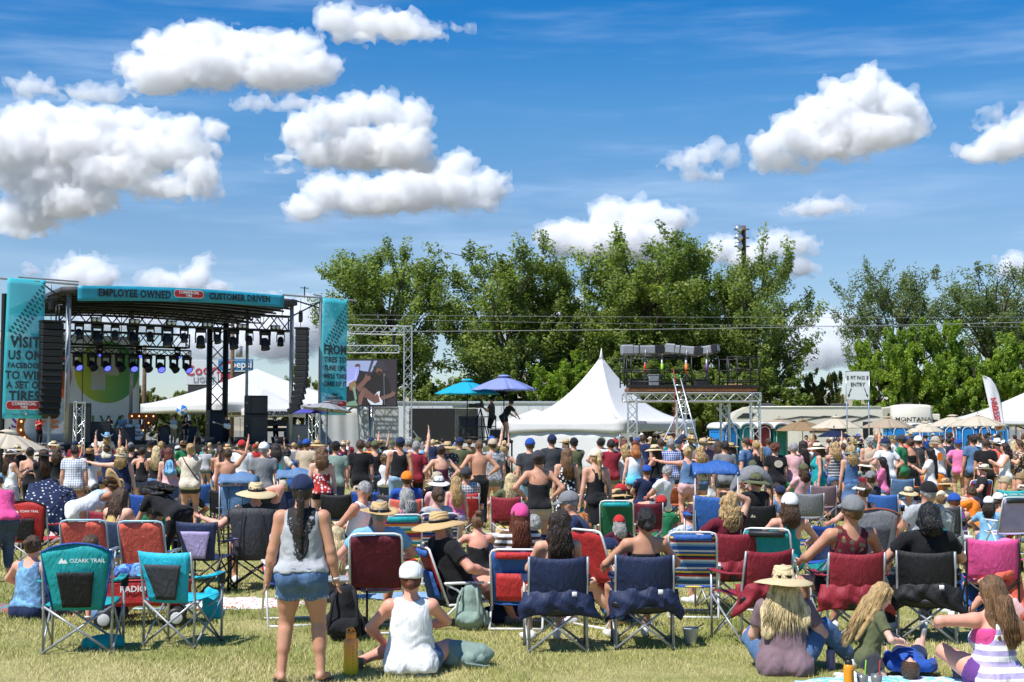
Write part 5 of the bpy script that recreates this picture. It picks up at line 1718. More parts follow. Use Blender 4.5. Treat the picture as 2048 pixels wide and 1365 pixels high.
 drum('floor_tom', (-.85, .2, .3), .26, .55, 'z', plain('shell_white', (.7, .7, .68), .3), headm)
 for x, z in ((-.9, 1.5), (.75, 1.55), (1.2, 1.3)):
  V, F = lathe([(.001, .03), (.05, .02), (.24, 0), (.24, -.004), (.05, .012)], 20)
  q = part('cymbal', (V + v3(x, .3, z), F), plain('brass', (.6, .42, .12), .3, .9), dk)
  part('cymbal_stand', tube_vf([(x, .3, .24), (x, .3, z)], .015, 6), M_STEEL, q)
 # marquee signs with bulbs
 bulb = bpy.data.materials.new('lit_bulb'); bulb.use_nodes = True
 q = bulb.node_tree.nodes['Principled BSDF']; q.inputs['Emission Color'].default_value = (1, .5, .12, 1); q.inputs['Emission Strength'].default_value = 2.5
 rustm = plain('marquee_rust', (.28, .075, .02), .6, .2, noise=.3)
 def marquee(a, b, outline, bulbs, label, k=1.0):
  o = empty('marquee_sign', sp(a, b), ang, k, label=label, cat='sign', group='bulb-lit marquee signs on stage')
  poly_plate('sign_body', outline, rustm, o, 0, .22)
  for x, z in bulbs:
   V, F = lathe([(.001, .07), (.04, .05), (.055, 0), (.04, -.05), (.001, -.06)], 10)
   part('bulb', (V + v3(x, -.26, z), F), bulb, o)
 marquee(5.15, 3.9, [(-.9, 2.0), (-.9, 2.5), (1.3, 2.5), (1.5, 2.2), (.35, .9), (.35, .1), (-.15, .1), (-.1, 1.0), (.45, 2.0)], [(-.7, 2.25), (-.1, 2.25), (.5, 2.25), (1.1, 2.25), (.7, 1.7), (.25, 1.1), (.1, .6), (.1, .25)], 'rust-coloured marquee sign shaped like a seven above the drums', .78)
 arc = ell(0, 1.1, 1.25, 1.25, 14, 70, 250) + ell(0, 1.1, .85, .85, 14, 250, 70)
 marquee(-1.6, 2.6, arc, [(1.05 * math.cos(R_(t)), 1.1 + 1.05 * math.sin(R_(t))) for t in range(80, 250, 28)], 'curved marquee sign with bulbs at the left of the deck')
 # instruments
 def guitar(loc, rz, roll, label, bodycol, k=1.0, loc_parent=None):
  o = empty('guitar', loc, rz, k, label=label, cat='guitar', group='guitars on stage')
  gm = plain('guitar_' + bodycol, CN[bodycol], .2, noise=.05)
  R = Matrix.Rotation(roll, 4, 'Y')
  b_ = part('guitar_body', lump([('b', (0, 0, 0), (.17, .035, .19)), ('b', (.0, 0, .20), (.13, .035, .13))], .02, 0, floor=False), gm, o); b_.matrix_local = R
  n_ = part('neck', box_vf((0, -.03, .58), (.05, .025, .62)), plain('maple', (.4, .24, .1), .4), o, False); n_.matrix_local = R
  h_ = part('headstock', bevel_box_vf((.01, -.02, .96), (.09, .02, .18), .008), gm, o, False); h_.matrix_local = R
  p_ = part('pickguard', poly_vf(ell(.02, .05, .10, .13, 12), -.05, .006), plain('pick_white', (.7, .7, .68), .4), o); p_.matrix_local = R
  return o
 # musicians
 face_cam = ang + math.pi
 def musician(a, b, label, **kw):
  return person(sp(a, b), kw.pop('yaw', face_cam), label, h=.03, group='musicians on stage', **kw)
 musician(6.75, 2.2, 'long-haired guitarist in white playing at the left of the stage', pose='crossed', sex='m', top=('tee', 'light grey'), bottom=('jeans', 'tan'), hair=('long', 'dark brown'), H=1.78)
 guitar(sp(6.7, 1.85, DECK + 1.08), face_cam, R_(72), 'cream electric guitar held by the long-haired player', 'cream', 1.05)
 musician(7.55, 2.2, 'singer in a black top and white numbers on stage', pose='phone', sex='f', top=('tee', 'black'), bottom=('skirt', 'black'), hair=('long', 'dark brown'), H=1.7)
 musician(10.2, 2.0, 'guitarist in dark clothes and black hat at stage right', pose='crossed', sex='m', top=('tee', 'charcoal'), bottom=('jeans', 'black'), hair=('mid', 'dark brown'), hat=('fedora', 'black'), H=1.82)
 guitar(sp(10.2, 1.62, DECK + 1.10), face_cam, R_(74), 'white electric guitar held by the guitarist in the hat', 'white', 1.05)
 musician(4.2, 4.3, 'drummer in a pale shirt behind the drum kit', pose='phone', sex='m', top=('tee', 'light blue'), bottom=('jeans', 'dark denim'), hair=('short', 'dark brown'), H=1.8)
 musician(3.3, 4.2, 'musician in black left of the drummer', pose='crossed', sex='m', top=('tee', 'black'), bottom=('jeans', 'black'), hair=('mid', 'black'), H=1.75)
 musician(-1.2, 3.6, 'keyboard player in red at the left of the stage', pose='phone', sex='f', top=('tee', 'red'), bottom=('jeans', 'black'), hair=('long', 'dark brown'), H=1.68)
 musician(9.3, 6.2, 'stagehand in dark shirt behind the guitars', pose='relaxed', sex='m', top=('tee', 'charcoal'), bottom=('jeans', 'black'), hair=('short', 'brown'), H=1.75)
 musician(16.3, .8, 'sound engineer in blue beside the right pillar', pose='phone', sex='m', top=('tee', 'black'), bottom=('jeans', 'denim blue'), hair=('mid', 'dark brown'), H=1.7, yaw=ang + 1.9)
 musician(14.9, 4.6, 'technician in black behind the monitor desk', pose='phone', sex='m', top=('tee', 'black'), bottom=('jeans', 'black'), hair=('short', 'dark brown'), H=1.75)
 guitar(sp(8.6, 2.6, DECK + .45), face_cam, .12, 'acoustic guitar standing between the two guitarists', 'tan', 1.1)
 guitar(sp(12.35, 1.0, DECK + .4), face_cam, -.2, 'brown guitar leaning at the right of the deck', 'rust', 1.0)
 # monitor desk and racks, right rear
 md = empty('mixing_desk', sp(14.6, 3.9), ang, label='black monitor mixing desk with screens at stage right', cat='mixing desk')
 part('desk', bevel_box_vf((0, 0, .9), (1.9, .8, .25), .03), M_BLACK_PL, md, False)
 for x in (-.8, .8): part('leg', box_vf((x, 0, .39), (.12, .6, .76)), M_BLACK_MET, md, False)
 for x in (-.45, .5): part('screen', bevel_box_vf((x, .1, 1.35), (.7, .05, .45), .01), M_BLACK_PL, md, False)
 for i, (a, b) in enumerate(((7.0, 1.2), (7.9, 1.1), (10.7, .9))):
  o = empty('microphone_stand', sp(a, b), ang, label='microphone stand, %s from the left in front of the band' % ordn[i], cat='stand', group='microphone stands')
  part('base', lathe([(.001, .03), (.14, .025), (.15, 0)], 14), M_BLACK_MET, o)
  part('pole', tube_vf([(0, 0, .02), (0, 0, 1.55)], .014, 6), M_BLACK_MET, o)
  part('microphone', lump([('c', (0, -.02, 1.55), (0, .14, 1.6), .028, .02)], .012, 0, floor=False), M_STEEL, o)
 # beach ball above the crowd
 bm, bb, bt = mat_base('beach_ball', (.8, .8, .8), .3)
 ax_ = bt.xyz(objc(bt))
 an = bt.math('ARCTAN2', ax_[0], ax_[2])
 bt.link(bt.mix(bt.mapr(bt.math('SINE', bt.math('MULTIPLY', an, 3.0)), -.05, .05, 0, 1), (.8, .8, .8), (.03, .2, .62)), bb.inputs['Base Color'])
 p = at(364, 821, 80)
 new_obj('beach_ball', mesh_np('beach_ball', *lathe([(.001, .3)] + [(.3 * math.sin(R_(a)), .3 * math.cos(R_(a))) for a in range(15, 180, 15)] + [(.001, -.3)], 24), [bm]), None, p, label='blue and white beach ball flying in front of the stage', cat='ball')

def poly_vf(pts, y, th):
 n = len(pts)
 m = n // 2
 V = [(x, y, z) for x, z in pts] + [(x, y - th, z) for x, z in pts]
 c = np.mean(np.array(pts), 0)
 V += [(c[0], y, c[1]), (c[0], y - th, c[1])]
 F = [(i, i + n, (i + 1) % n + n, (i + 1) % n) for i in range(n)]
 for i in range(0, n, 2): F += [(2 * n, i, (i + 1) % n, (i + 2) % n), (2 * n + 1, (i + 2) % n + n, (i + 1) % n + n, i + n)]
 return np.array(V, np.float32), np.array(F, np.int32)

# ---------------------------------------------------------------- tents, trailers, towers, toilets
def glow(name, col, k=1.0):
 key = ('glow', name)
 if key in _mc: return _mc[key]
 m = bpy.data.materials.new(name); m.use_nodes = True
 b = m.node_tree.nodes['Principled BSDF']
 b.inputs['Base Color'].default_value = (*[c * .3 for c in col], 1); b.inputs['Roughness'].default_value = .6
 b.inputs['Emission Color'].default_value = (*col, 1); b.inputs['Emission Strength'].default_value = k
 _mc[key] = m
 return m

def tent_vinyl():
 key = 'tent_vinyl'
 if key in _mc: return _mc[key]
 m, b, t = mat_base('white_tent_vinyl', (.80, .80, .80), .55, 0, .4)
 out = m.node_tree.nodes['Material Output']
 tr = t.n('ShaderNodeBsdfTranslucent'); tr.inputs[0].default_value = (.7, .7, .7, 1)
 mx = t.n('ShaderNodeMixShader'); mx.inputs[0].default_value = .22
 t.link(b.outputs[0], mx.inputs[1]); t.link(tr.outputs[0], mx.inputs[2]); t.link(mx.outputs[0], out.inputs[0])
 worn(t, b, (.80, .80, .80), .03, 1.5)
 bump(t, b, t.noise(objc(t), 2.2, 3, dist=.6), .25, .05)
 _mc[key] = m
 return m

def peak_tent(loc, yaw, half, eave, peak, label, valance=.55, walls=(), power=2.2, finial=True):
 """square high-peak marquee; walls: sides closed with a sheet (0 front-right ... 3)"""
 o = empty('tent', loc, yaw, label=label, cat='tent')
 V = tent_vinyl()
 for k in range(4):
  q = math.pi / 2 * k
  c, s_ = math.cos(q), math.sin(q)
  def f(s, t, c=c, s_=s_):
   r = 1 - t
   x = (s - .5) * 2 * half * r; y = -half * r
   z = eave + (peak - eave) * t ** power - .05 * (1 - t) * math.sin(math.pi * s) * 2
   x += 0.03 * (1 - t) * math.sin(9 * s)
   return (x * c - y * s_, x * s_ + y * c, z)
  part('roof_panel', sheet_vf(f, 13, 16, .012), V, o)
  def g(s, t, c=c, s_=s_):
   x = (s - .5) * 2 * half; y = -half - .01
   top = eave - .10 * math.sin(math.pi * s)
   z = top - (valance + .42 * (2 * s - 1) ** 2 * 0) * (1 - t) + (.22 * math.sin(math.pi * s) * (1 - t))
   return (x * c - y * s_, x * s_ + y * c, z)
  part('valance', sheet_vf(g, 15, 4, .012), V, o)
  px, py = -half * c - half * s_ * -1, 0
  cx, cy2 = (-half) * c - (-half) * s_, (-half) * s_ + (-half) * c
  part('tent_pole', tube_vf([(cx * .985, cy2 * .985, 0), (cx * .985, cy2 * .985, eave)], .05, 8), M_ALU, o)
  if k in walls:
   def wl(s, t, c=c, s_=s_):
    x = (s - .5) * 2 * half * .98; y = -half * .97 + .03 * math.sin(21 * s + 2 * t) * (1 - t * .6) + .012 * math.sin(47 * s)
    z = (eave - .25) * t
    return (x * c - y * s_, x * s_ + y * c, z)
   part('side_wall', sheet_vf(wl, 36, 5, .012), V, o)
 if finial: part('finial', tube_vf([(0, 0, peak - .25), (0, 0, peak + .1), (.02, 0, peak + .35)], [.13, .05, .012], 8), V, o)
 return o

def market_umbrella(loc, col, label, r=1.35, hgt=2.4, rise=.5, tilt=(0, 0), group='market umbrellas', seg=8, base=True, translucent=True, pat=None, vent=True):
 o = empty('umbrella', loc, random.Random(label).uniform(0, 1), label=label, cat='umbrella', group=group)
 m, b, t = mat_base('umbrella_canvas', CN[col] if isinstance(col, str) else col, .8, 0, .3)
 cc = CN[col] if isinstance(col, str) else col
 if pat == 'dots':
  vo = t.n('ShaderNodeTexVoronoi'); t.link(objc(t), vo.inputs['Vector']); vo.inputs['Scale'].default_value = 15
  vo.inputs['Randomness'].default_value = .1
  t.link(t.mix(t.mapr(vo.outputs['Distance'], .22, .28, 1, 0), cc, (.7, .7, .72)), b.inputs['Base Color'])
 out = m.node_tree.nodes['Material Output']
 tr = t.n('ShaderNodeBsdfTranslucent'); tr.inputs[0].default_value = (*cc, 1)
 mx = t.n('ShaderNodeMixShader'); mx.inputs[0].default_value = .3 if translucent else .05
 t.link(b.outputs[0], mx.inputs[1]); t.link(tr.outputs[0], mx.inputs[2]); t.link(mx.outputs[0], out.inputs[0])
 head = new_obj('canopy_frame', None, o, (0, 0, hgt), (tilt[0], tilt[1], 0))
 top_o = None
 rot = Matrix.Rotation(tilt[1], 4, 'Y') @ Matrix.Rotation(tilt[0], 4, 'X')
 bpy.data.objects.remove(head)
 def place(q):
  q.location = (0, 0, hgt); q.rotation_euler = rot.to_euler()
  return q
 pr = lambda r_: rise * (1 - (r_ / r) ** 1.35)
 for k in range(seg):
  a0, a1 = 2 * math.pi * k / seg, 2 * math.pi * (k + 1) / seg
  def f(s, t_):
   rr = r * (1 - t_) + .02 * t_
   p0 = v3(rr * math.cos(a0), rr * math.sin(a0), 0); p1 = v3(rr * math.cos(a1), rr * math.sin(a1), 0)
   p = p0 + (p1 - p0) * s
   z = pr(rr) - rise - .03 * math.sin(math.pi * s) * (1 - t_)
   return (p[0], p[1], z)
  place(part('canopy_panel', sheet_vf(f, 5, 8, .008), m, o))
  place(part('rib', tube_vf([(.03 * math.cos(a0), .03 * math.sin(a0), -.03), (r * .5 * math.cos(a0), r * .5 * math.sin(a0), pr(r * .5) - rise - .03), (r * math.cos(a0), r * math.sin(a0), -rise - .015)], .010, 5), M_BLACK_MET, o))
 if vent: place(part('vent_cap', lathe([(.001, .10), (r * .1, .085), (r * .2, .03), (r * .2, .02)], seg * 2), m, o))
 place(part('tip', lathe([(.001, .18), (.02, .16), (.025, .09), (.001, .08)], 8), M_BLACK_MET, o))
 part('pole', tube_vf([(0, 0, 0), (0, 0, hgt - .02)], .022, 8), M_BLACK_MET, o)
 if base: part('base', lathe([(.001, .09), (.06, .09), (.25, .05), (.27, 0)], 16), M_BLACK_PL, o)
 return o

def build_screen():
 Y = 97.0
 # lattice goal-post that carries the screen
 def pt(u, v): return at(u, v, Y)
 g0 = pt(815, 900); zb = gz(g0[0], Y)
 o = empty('truss_frame', (g0[0], Y, zb), 0, label='silver truss goal-post carrying the video screen', cat='truss')
 L = lambda p: Vector((p[0] - g0[0], p[1] - Y, p[2] - zb))
 top = pt(815, 662)
 truss(o, (0, 0, 0), (0, 0, top[2] - zb + .3), .52, .52, M_ALU, .035, .62, True, upv=(0, 1, 0))
 truss(o, L(pt(640, 658)) , (-.26, 0, top[2] - zb), .42, .6, M_ALU, .035, .6, True)
 a = L(pt(650, 699)); a[1] = .1
 b = L(pt(798, 699)); b[1] = .1
 truss(o, a, b, .4, .5, M_ALU, .032, .5, True)
 left = L(pt(645, 900)); truss(o, (left[0], 0, 0), (left[0], 0, top[2] - zb + .3), .52, .52, M_ALU, .035, .62, True, upv=(0, 1, 0))
 part('hoist', box_vf(L(pt(788, 678)) , (.2, .2, .9)), M_BLACK_MET, o, False)
 bar(o, L(pt(826, 862)), L(pt(846, 888)), .04, M_ALU, 'brace')
 # video screen
 p0, p1 = pt(680, 812), pt(793, 720)
 w, h = p1[0] - p0[0], p1[2] - p0[2]
 c = ((p0[0] + p1[0]) / 2, Y, p0[2])
 s = empty('video_screen', c, 0, label='large video screen showing a hatted guitarist and a fan in a pale cowboy hat', cat='screen')
 part('screen_panel', bevel_box_vf((0, .12, h / 2), (w + .12, .2, h + .1), .02), M_BLACK_PL, s, False)
 X = lambda fx: (fx - .5) * w
 Zz = lambda fy: (1 - fy) * h
 def shape(name, pts, col, lay, k=.8):
  poly_plate(name, [(X(a), Zz(b)) for a, b in pts], glow('screen_%s' % name, col, k), s, .015 - .004 * lay, .003)
 def el(cx, cy, rx, ry, rot=0, n=20): return [(cx + (x), cy + (y)) for x, y in ell(0, 0, rx, ry, n, rot=rot)]
 shape('picture_background', [(0, 1), (1, 1), (1, 0), (0, 0)], (.030, .024, .030), 0)
 shape('picture_sky', [(.05, .02), (.66, .02), (.56, .26), (.42, .25), (.22, .18), (.10, .2)], (.26, .32, .52), 1)
 shape('picture_strut', [(.55, .02), (.60, .02), (.53, .27), (.49, .27)], (.05, .05, .07), 2)
 shape('picture_bystander', [(.27, .1), (.33, .08), (.36, .13), (.35, .2), (.30, .25), (.25, .2)], (.10, .05, .04), 2)
 shape('picture_panel', [(.30, .24), (.46, .26), (.45, .52), (.31, .56)], (.02, .018, .022), 2)
 shape('picture_coat', [(.46, .4), (.6, .26), (.72, .3), (.86, .42), (.9, .7), (.8, 1), (.42, 1)], (.016, .013, .014), 3)
 shape('picture_face', el(.695, .235, .055, .085), (.16, .075, .055), 4)
 shape('picture_beard', el(.70, .30, .045, .06), (.03, .018, .014), 5)
 shape('picture_hat', [(.57, .17), (.64, .10), (.66, .03), (.78, .03), (.80, .14), (.86, .22), (.82, .26), (.70, .19), (.60, .17)], (.035, .034, .042), 6)
 shape('picture_pale_hat', [(.0, .58), (.0, .28), (.08, .17), (.22, .16), (.34, .15), (.33, .30), (.29, .45), (.14, .58), (.0, .62)], (.28, .31, .66), 6)
 shape('picture_hat_brim', [(.0, .50), (.12, .47), (.25, .43), (.30, .16), (.285, .40), (.20, .54), (.05, .60), (.0, .60)], (.40, .43, .80), 7)
 shape('picture_hair', [(.15, .52), (.26, .44), (.29, .55), (.27, .70), (.17, .66)], (.22, .14, .07), 8)
 shape('picture_fan_shirt', [(.0, .62), (.16, .60), (.24, .68), (.26, .85), (.14, 1), (.0, 1)], (.014, .013, .016), 8)
 shape('picture_bag_strap', [(.22, .60), (.26, .58), (.30, .85), (.27, .9)], (.16, .28, .20), 9)
 shape('picture_bag', [(.10, 1), (.14, .92), (.28, .88), (.32, 1)], (.14, .26, .18), 9)
 shape('picture_forearm', [(.28, .60), (.42, .42), (.46, .30), (.49, .36), (.53, .34), (.55, .42), (.48, .48), (.34, .70)], (.15, .08, .065), 9)
 shape('picture_arm', [(.34, .64), (.44, .60), (.66, .82), (.70, .92), (.62, .95), (.42, .80)], (.13, .068, .055), 10)
 shape('picture_hand', [(.33, .80), (.38, .66), (.45, .62), (.44, .72), (.38, .98), (.33, .99)], (.16, .085, .07), 11)
 shape('picture_guitar', [(.46, .78), (.52, .74), (.60, .80), (.66, .70), (.71, .68), (.70, .80), (.76, .90), (.75, .98), (.55, .98), (.50, .90)], (.52, .58, .66), 8)
 shape('picture_pickguard', [(.60, .80), (.66, .73), (.69, .80), (.71, .92), (.64, .90)], (.20, .05, .03), 9)
 shape('picture_playing_arm', [(.72, .80), (.88, .74), (.94, .68), (.99, .72), (.97, .78), (.90, .82), (.74, .88)], (.15, .08, .065), 9)
 shape('picture_mic_stand', [(.77, .36), (.785, .36), (.80, .98), (.785, .98)], (.10, .10, .14), 10)
 shape('picture_microphone', el(.785, .33, .016, .03), (.12, .12, .15), 10)
 # tarpaulin and wall under the screen
 Yb = 99.5
 def pb(u, v): return at(u, v, Yb)
 zb2 = gz(pb(700, 880)[0], Yb)
 x0, x1, x2, x3 = pb(638, 0)[0], pb(742, 0)[0], pb(752, 0)[0], pb(800, 0)[0]
 ztop = pb(0, 814)[2] - zb2
 t = empty('tarpaulin_wall', (x0, Yb, zb2), 0, label='pale grey tarpaulin wall hanging below the video screen', cat='tarpaulin')
 tw = x1 - x0
 part('sheet', sheet_vf(lambda s_, t_: (tw * s_ - .35 * s_ * t_ * 0 + .25 * (1 - t_) * s_, .12 * math.sin(9 * s_ + 2.5 * t_) + .05 * math.sin(25 * s_), ztop * t_), 40, 8, .02), plain('tarp_grey', (.48, .50, .50), .8, noise=.06, scale=.8, bumpk=.2), t)
 part('rail', tube_vf([(0, 0, ztop), (tw, 0, ztop)], .04, 6), M_ALU, t)
 wl = empty('container_wall', ((x2 + x3) / 2, Yb + .4, zb2), 0, label='plain grey container wall right of the tarpaulin', cat='container')
 part('wall_panel', bevel_box_vf((0, 0, ztop / 2), (x3 - x2, .5, ztop), .02), plain('container_grey', (.42, .44, .45), .6, noise=.05), wl, False)
 part('post', tube_vf([(-(x3 - x2) / 2 - .15, -.3, 0), (-(x3 - x2) / 2 - .15, -.3, ztop)], .07, 8), M_ALU, wl)
 part('dark_gap', bevel_box_vf((-(x3 - x2) / 2 - .5, .3, ztop / 2), (.6, .2, ztop), .02), M_BLACK_PL, wl, False)  # black slab fills the gap in place of its shade

def build_midground():
 # long white trailer
 Y = 106.0
 def pb(u, v): return at(u, v, Y)
 x0, x1 = pb(800, 0)[0], pb(1125, 0)[0]
 zt = pb(0, 803)[2]; g = gz(x0, Y)
 o = empty('trailer', ((x0 + x1) / 2, Y, g), 0, label='long white equipment trailer with its black side opened', cat='trailer')
 w, h = x1 - x0, zt - g
 white = plain('trailer_white', (.62, .63, .65), .45, noise=.05)
 part('box_body', bevel_box_vf((0, 1.3, h / 2 + .35), (w, 2.5, h - .7), .06), white, o, False)
 part('roof_rail', bevel_box_vf((0, .02, h - .08), (w + .1, .12, .16), .02), M_ALU, o, False)
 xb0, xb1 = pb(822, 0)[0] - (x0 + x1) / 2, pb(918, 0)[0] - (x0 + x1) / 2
 part('opening', bevel_box_vf(((xb0 + xb1) / 2, .02, h * .48), (xb1 - xb0, .10, h * .80), .02), plain('opening_shade', (.012, .012, .013), .9, noise=.2), o, False)  # solid black slab stands in for the shade inside the open side
 for i in range(12): part('wall_seam', box_vf((-w / 2 + w * (i + .5) / 12, .045, h / 2 + .35), (.03, .02, h - .85)), M_ALU, o, False)
 for x in (-w * .38, -w * .3, w * .3, w * .38):
  V, F = lathe([(.001, -.14), (.30, -.14), (.5, -.12), (.52, 0), (.5, .12), (.3, .14), (.001, .14)], 20)
  q = part('wheel', (V[:, [0, 2, 1]] + v3(x, .35, .52), F), plain('tyre', (.02, .02, .02), .8), o)
  V, F = lathe([(.001, -.15), (.22, -.15), (.27, -.145)], 16)
  part('hub', (V[:, [0, 2, 1]] + v3(x, .35, .52), F), M_STEEL, q)
 # camera riser with cameraman
 Yr = 58.0
 def pr(u, v): return at(u, v, Yr)
 c = pr(972, 881); g = gz(c[0], Yr)
 hh = c[2] - g
 r = empty('camera_riser', (c[0], Yr, g), 0, label='black camera riser with railings in front of the trailer', cat='platform')
 part('deck', bevel_box_vf((0, .8, hh - .06), (2.2, 1.9, .12), .02), M_BLACK_PL, r, False)
 for x in (-1.05, 0, 1.05):
  for y in (-.1, 1.7): part('leg', tube_vf([(x, y, 0), (x, y, hh - .1)], .04, 6), M_BLACK_MET, r)
 for z in (.12, .55, .95): part('rail', tube_vf([(-1.08, -.12, hh + z), (.4, -.12, hh + z)], .025, 6), M_BLACK_MET, r)
 for x in (-1.08, -.35, .4): part('rail_post', tube_vf([(x, -.12, hh), (x, -.12, hh + .98)], .025, 6), M_BLACK_MET, r)
 part('curtain', sheet_vf(lambda s, t: (-1.05 + 1.0 * s, -.08 + .03 * math.sin(30 * s), hh + .02 + .9 * t), 24, 3, .01), mesh_net('charcoal', .35), r)
 def cabx(u, wd, h_, label, m, z=0, y=.3, cat='case', nm='flight_case'):
  p = pr(u, 0)
  q = empty(nm, (p[0], Yr + y, c[2] + z), 0, label=label, cat=cat)
  part('body', bevel_box_vf((0, 0, h_ / 2), (wd, .6, h_), .02), m, q, False)
  for x in (-wd / 2, wd / 2):
   for z_ in (.02, h_ - .02): part('edge', box_vf((x, -.30, z_), (.05, .04, .05)), M_ALU, q, False)
  for z_ in (.03, h_ - .03): part('trim', box_vf((0, -.305, z_), (wd, .02, .04)), M_ALU, q, False)
  for x in (-wd / 2 + .02, wd / 2 - .02): part('trim', box_vf((x, -.308, h_ / 2), (.04, .02, h_ - .1)), M_ALU, q, False)
 cabx(992, .55, .48, 'black flight case with silver edges on the camera riser', plain('case_black', (.02, .02, .022), .5))
 p = pr(933, 0)
 bx = empty('speaker_crate', (p[0], Yr + 1.1, c[2]), 0, label='beige panelled crate behind the camera riser rail', cat='crate')
 part('panel', bevel_box_vf((0, 0, .65), (.95, .4, 1.3), .02), plain('crate_beige', (.30, .26, .21), .8, noise=.25, scale=4), bx, False)
 part('lid', bevel_box_vf((0, -.05, 1.38), (1.15, .6, .10), .02), white, bx, False)
 p = pr(984, 0)
 person((p[0], Yr + .5, c[2]), R_(80), 'cameraman in a grey shirt and dark cap on the riser', 'phone', 'm', 1.0, 1.76, ('tee', 'charcoal'), ('jeans', 'black'), 'light', ('short', 'dark brown'), ('cap', 'black'), 'black', h=.026)
 cm = empty('video_camera', (pr(962, 0)[0], Yr + .42, c[2]), R_(80), label='black broadcast camera on a tripod on the riser', cat='camera')
 part('body', bevel_box_vf((0, .05, 1.42), (.16, .36, .20), .02), M_BLACK_PL, cm, False)
 part('lens', tube_vf([(0, .2, 1.42), (0, .5, 1.42)], [.06, .075], 10), M_BLACK_PL, cm)
 part('viewfinder', bevel_box_vf((-.1, -.06, 1.55), (.14, .1, .1), .01), M_BLACK_PL, cm, False)
 part('tally_light', bevel_box_vf((0, .02, 1.74), (.05, .05, .12), .01), plain('tally_red', (.5, .08, .04), .5), cm, False)
 for k in range(3):
  a = 2.1 * k
  part('tripod_leg', tube_vf([(0, 0, 1.3), (.42 * math.cos(a), .42 * math.sin(a), .0)], .022, 6), M_BLACK_MET, cm)
 p = pr(1010, 0)
 person((p[0], Yr + .3, c[2]), R_(-60), 'crew member in black bending down on the riser', 'stoop', 'm', 1.0, 1.72, ('tee', 'black'), ('shorts', 'black'), 'light', ('short', 'dark brown'), None, 'black', h=.026)
 for u, col, vz, l_, dy in ((934, 'turquoise', 762, 'turquoise market umbrella over the camera riser', .4), (1008, (.30, .36, .72), 755, 'lavender blue market umbrella over the camera riser', -.35)):
  p = pr(u, vz)
  market_umbrella((p[0], Yr + dy, c[2] if dy > 0 else g), col, l_, 1.38, p[2] - (c[2] if dy > 0 else g), .52, group='umbrellas over the camera riser')
 # the big peaked tent
 Yt = 64.0
 p = at(1203, 860, Yt); g = gz(p[0], Yt)
 pk = at(1203, 712, Yt)[2] - g; ev = at(1203, 840, Yt)[2] - g
 peak_tent((p[0], Yt, g), R_(52), 3.05, ev, pk, 'tall white peaked marquee beside the light tower', .62, (3, 2), 2.1)
 # a lower white canopy beside it
 p = at(1062, 870, 69)
 peak_tent((p[0] + .2, 69, gz(p[0], 69)), R_(20), 1.5, 2.45, 3.05, 'low grey-white canopy left of the peaked marquee', .8, (0, 3), 1.3, False)
 # white tent behind the stage
 p = at(512, 860, 112); g = gz(p[0], 112)
 peak_tent((p[0], 112, g), R_(38), 6.7, at(512, 808, 112)[2] - g, at(512, 738, 112)[2] - g, 'broad white marquee behind the stage', .8, (), 1.35, False)
 p = at(525, 860, 106)
 tq = peak_tent((p[0], 106, -.5), R_(40), 2.3, 4.0, 5.55, 'smaller grey canopy in front of the broad marquee', .7, (), 1.2, False)
 text_obj('lettering', 'CP AUDIO', .42, plain('print_black', (.012, .012, .016), .6, noise=0), tq, (0, -2.36, 3.62), bold=.01, extrude=.004)
 text_obj('lettering', 'CP AUDIO', .42, plain('print_black', (.012, .012, .016), .6, noise=0), tq, (-2.36, 0, 3.62), (math.pi / 2, 0, -math.pi / 2), bold=.01, extrude=.004)
 # right edge tent
 p = at(2075, 860, 78)
 peak_tent((p[0], 78, 0), R_(40), 3.2, 2.6, 4.3, 'white marquee cut off by the right edge of the picture', .5, (), 1.3, False)
 p = at(25, 860, 66)
 # grey umbrella below the right banner
 p = at(655, 812, 88)
 market_umbrella((p[0], 88, gz(p[0], 88)), 'light grey', 'grey umbrella below the right stage banner', 1.6, 4.1, .45, (0, .12))
 p = at(622, 812, 90)
 market_umbrella((p[0], 90, gz(p[0], 90)), (.10, .10, .45), 'violet blue umbrella left of the right banner', 1.2, 3.9, .4)

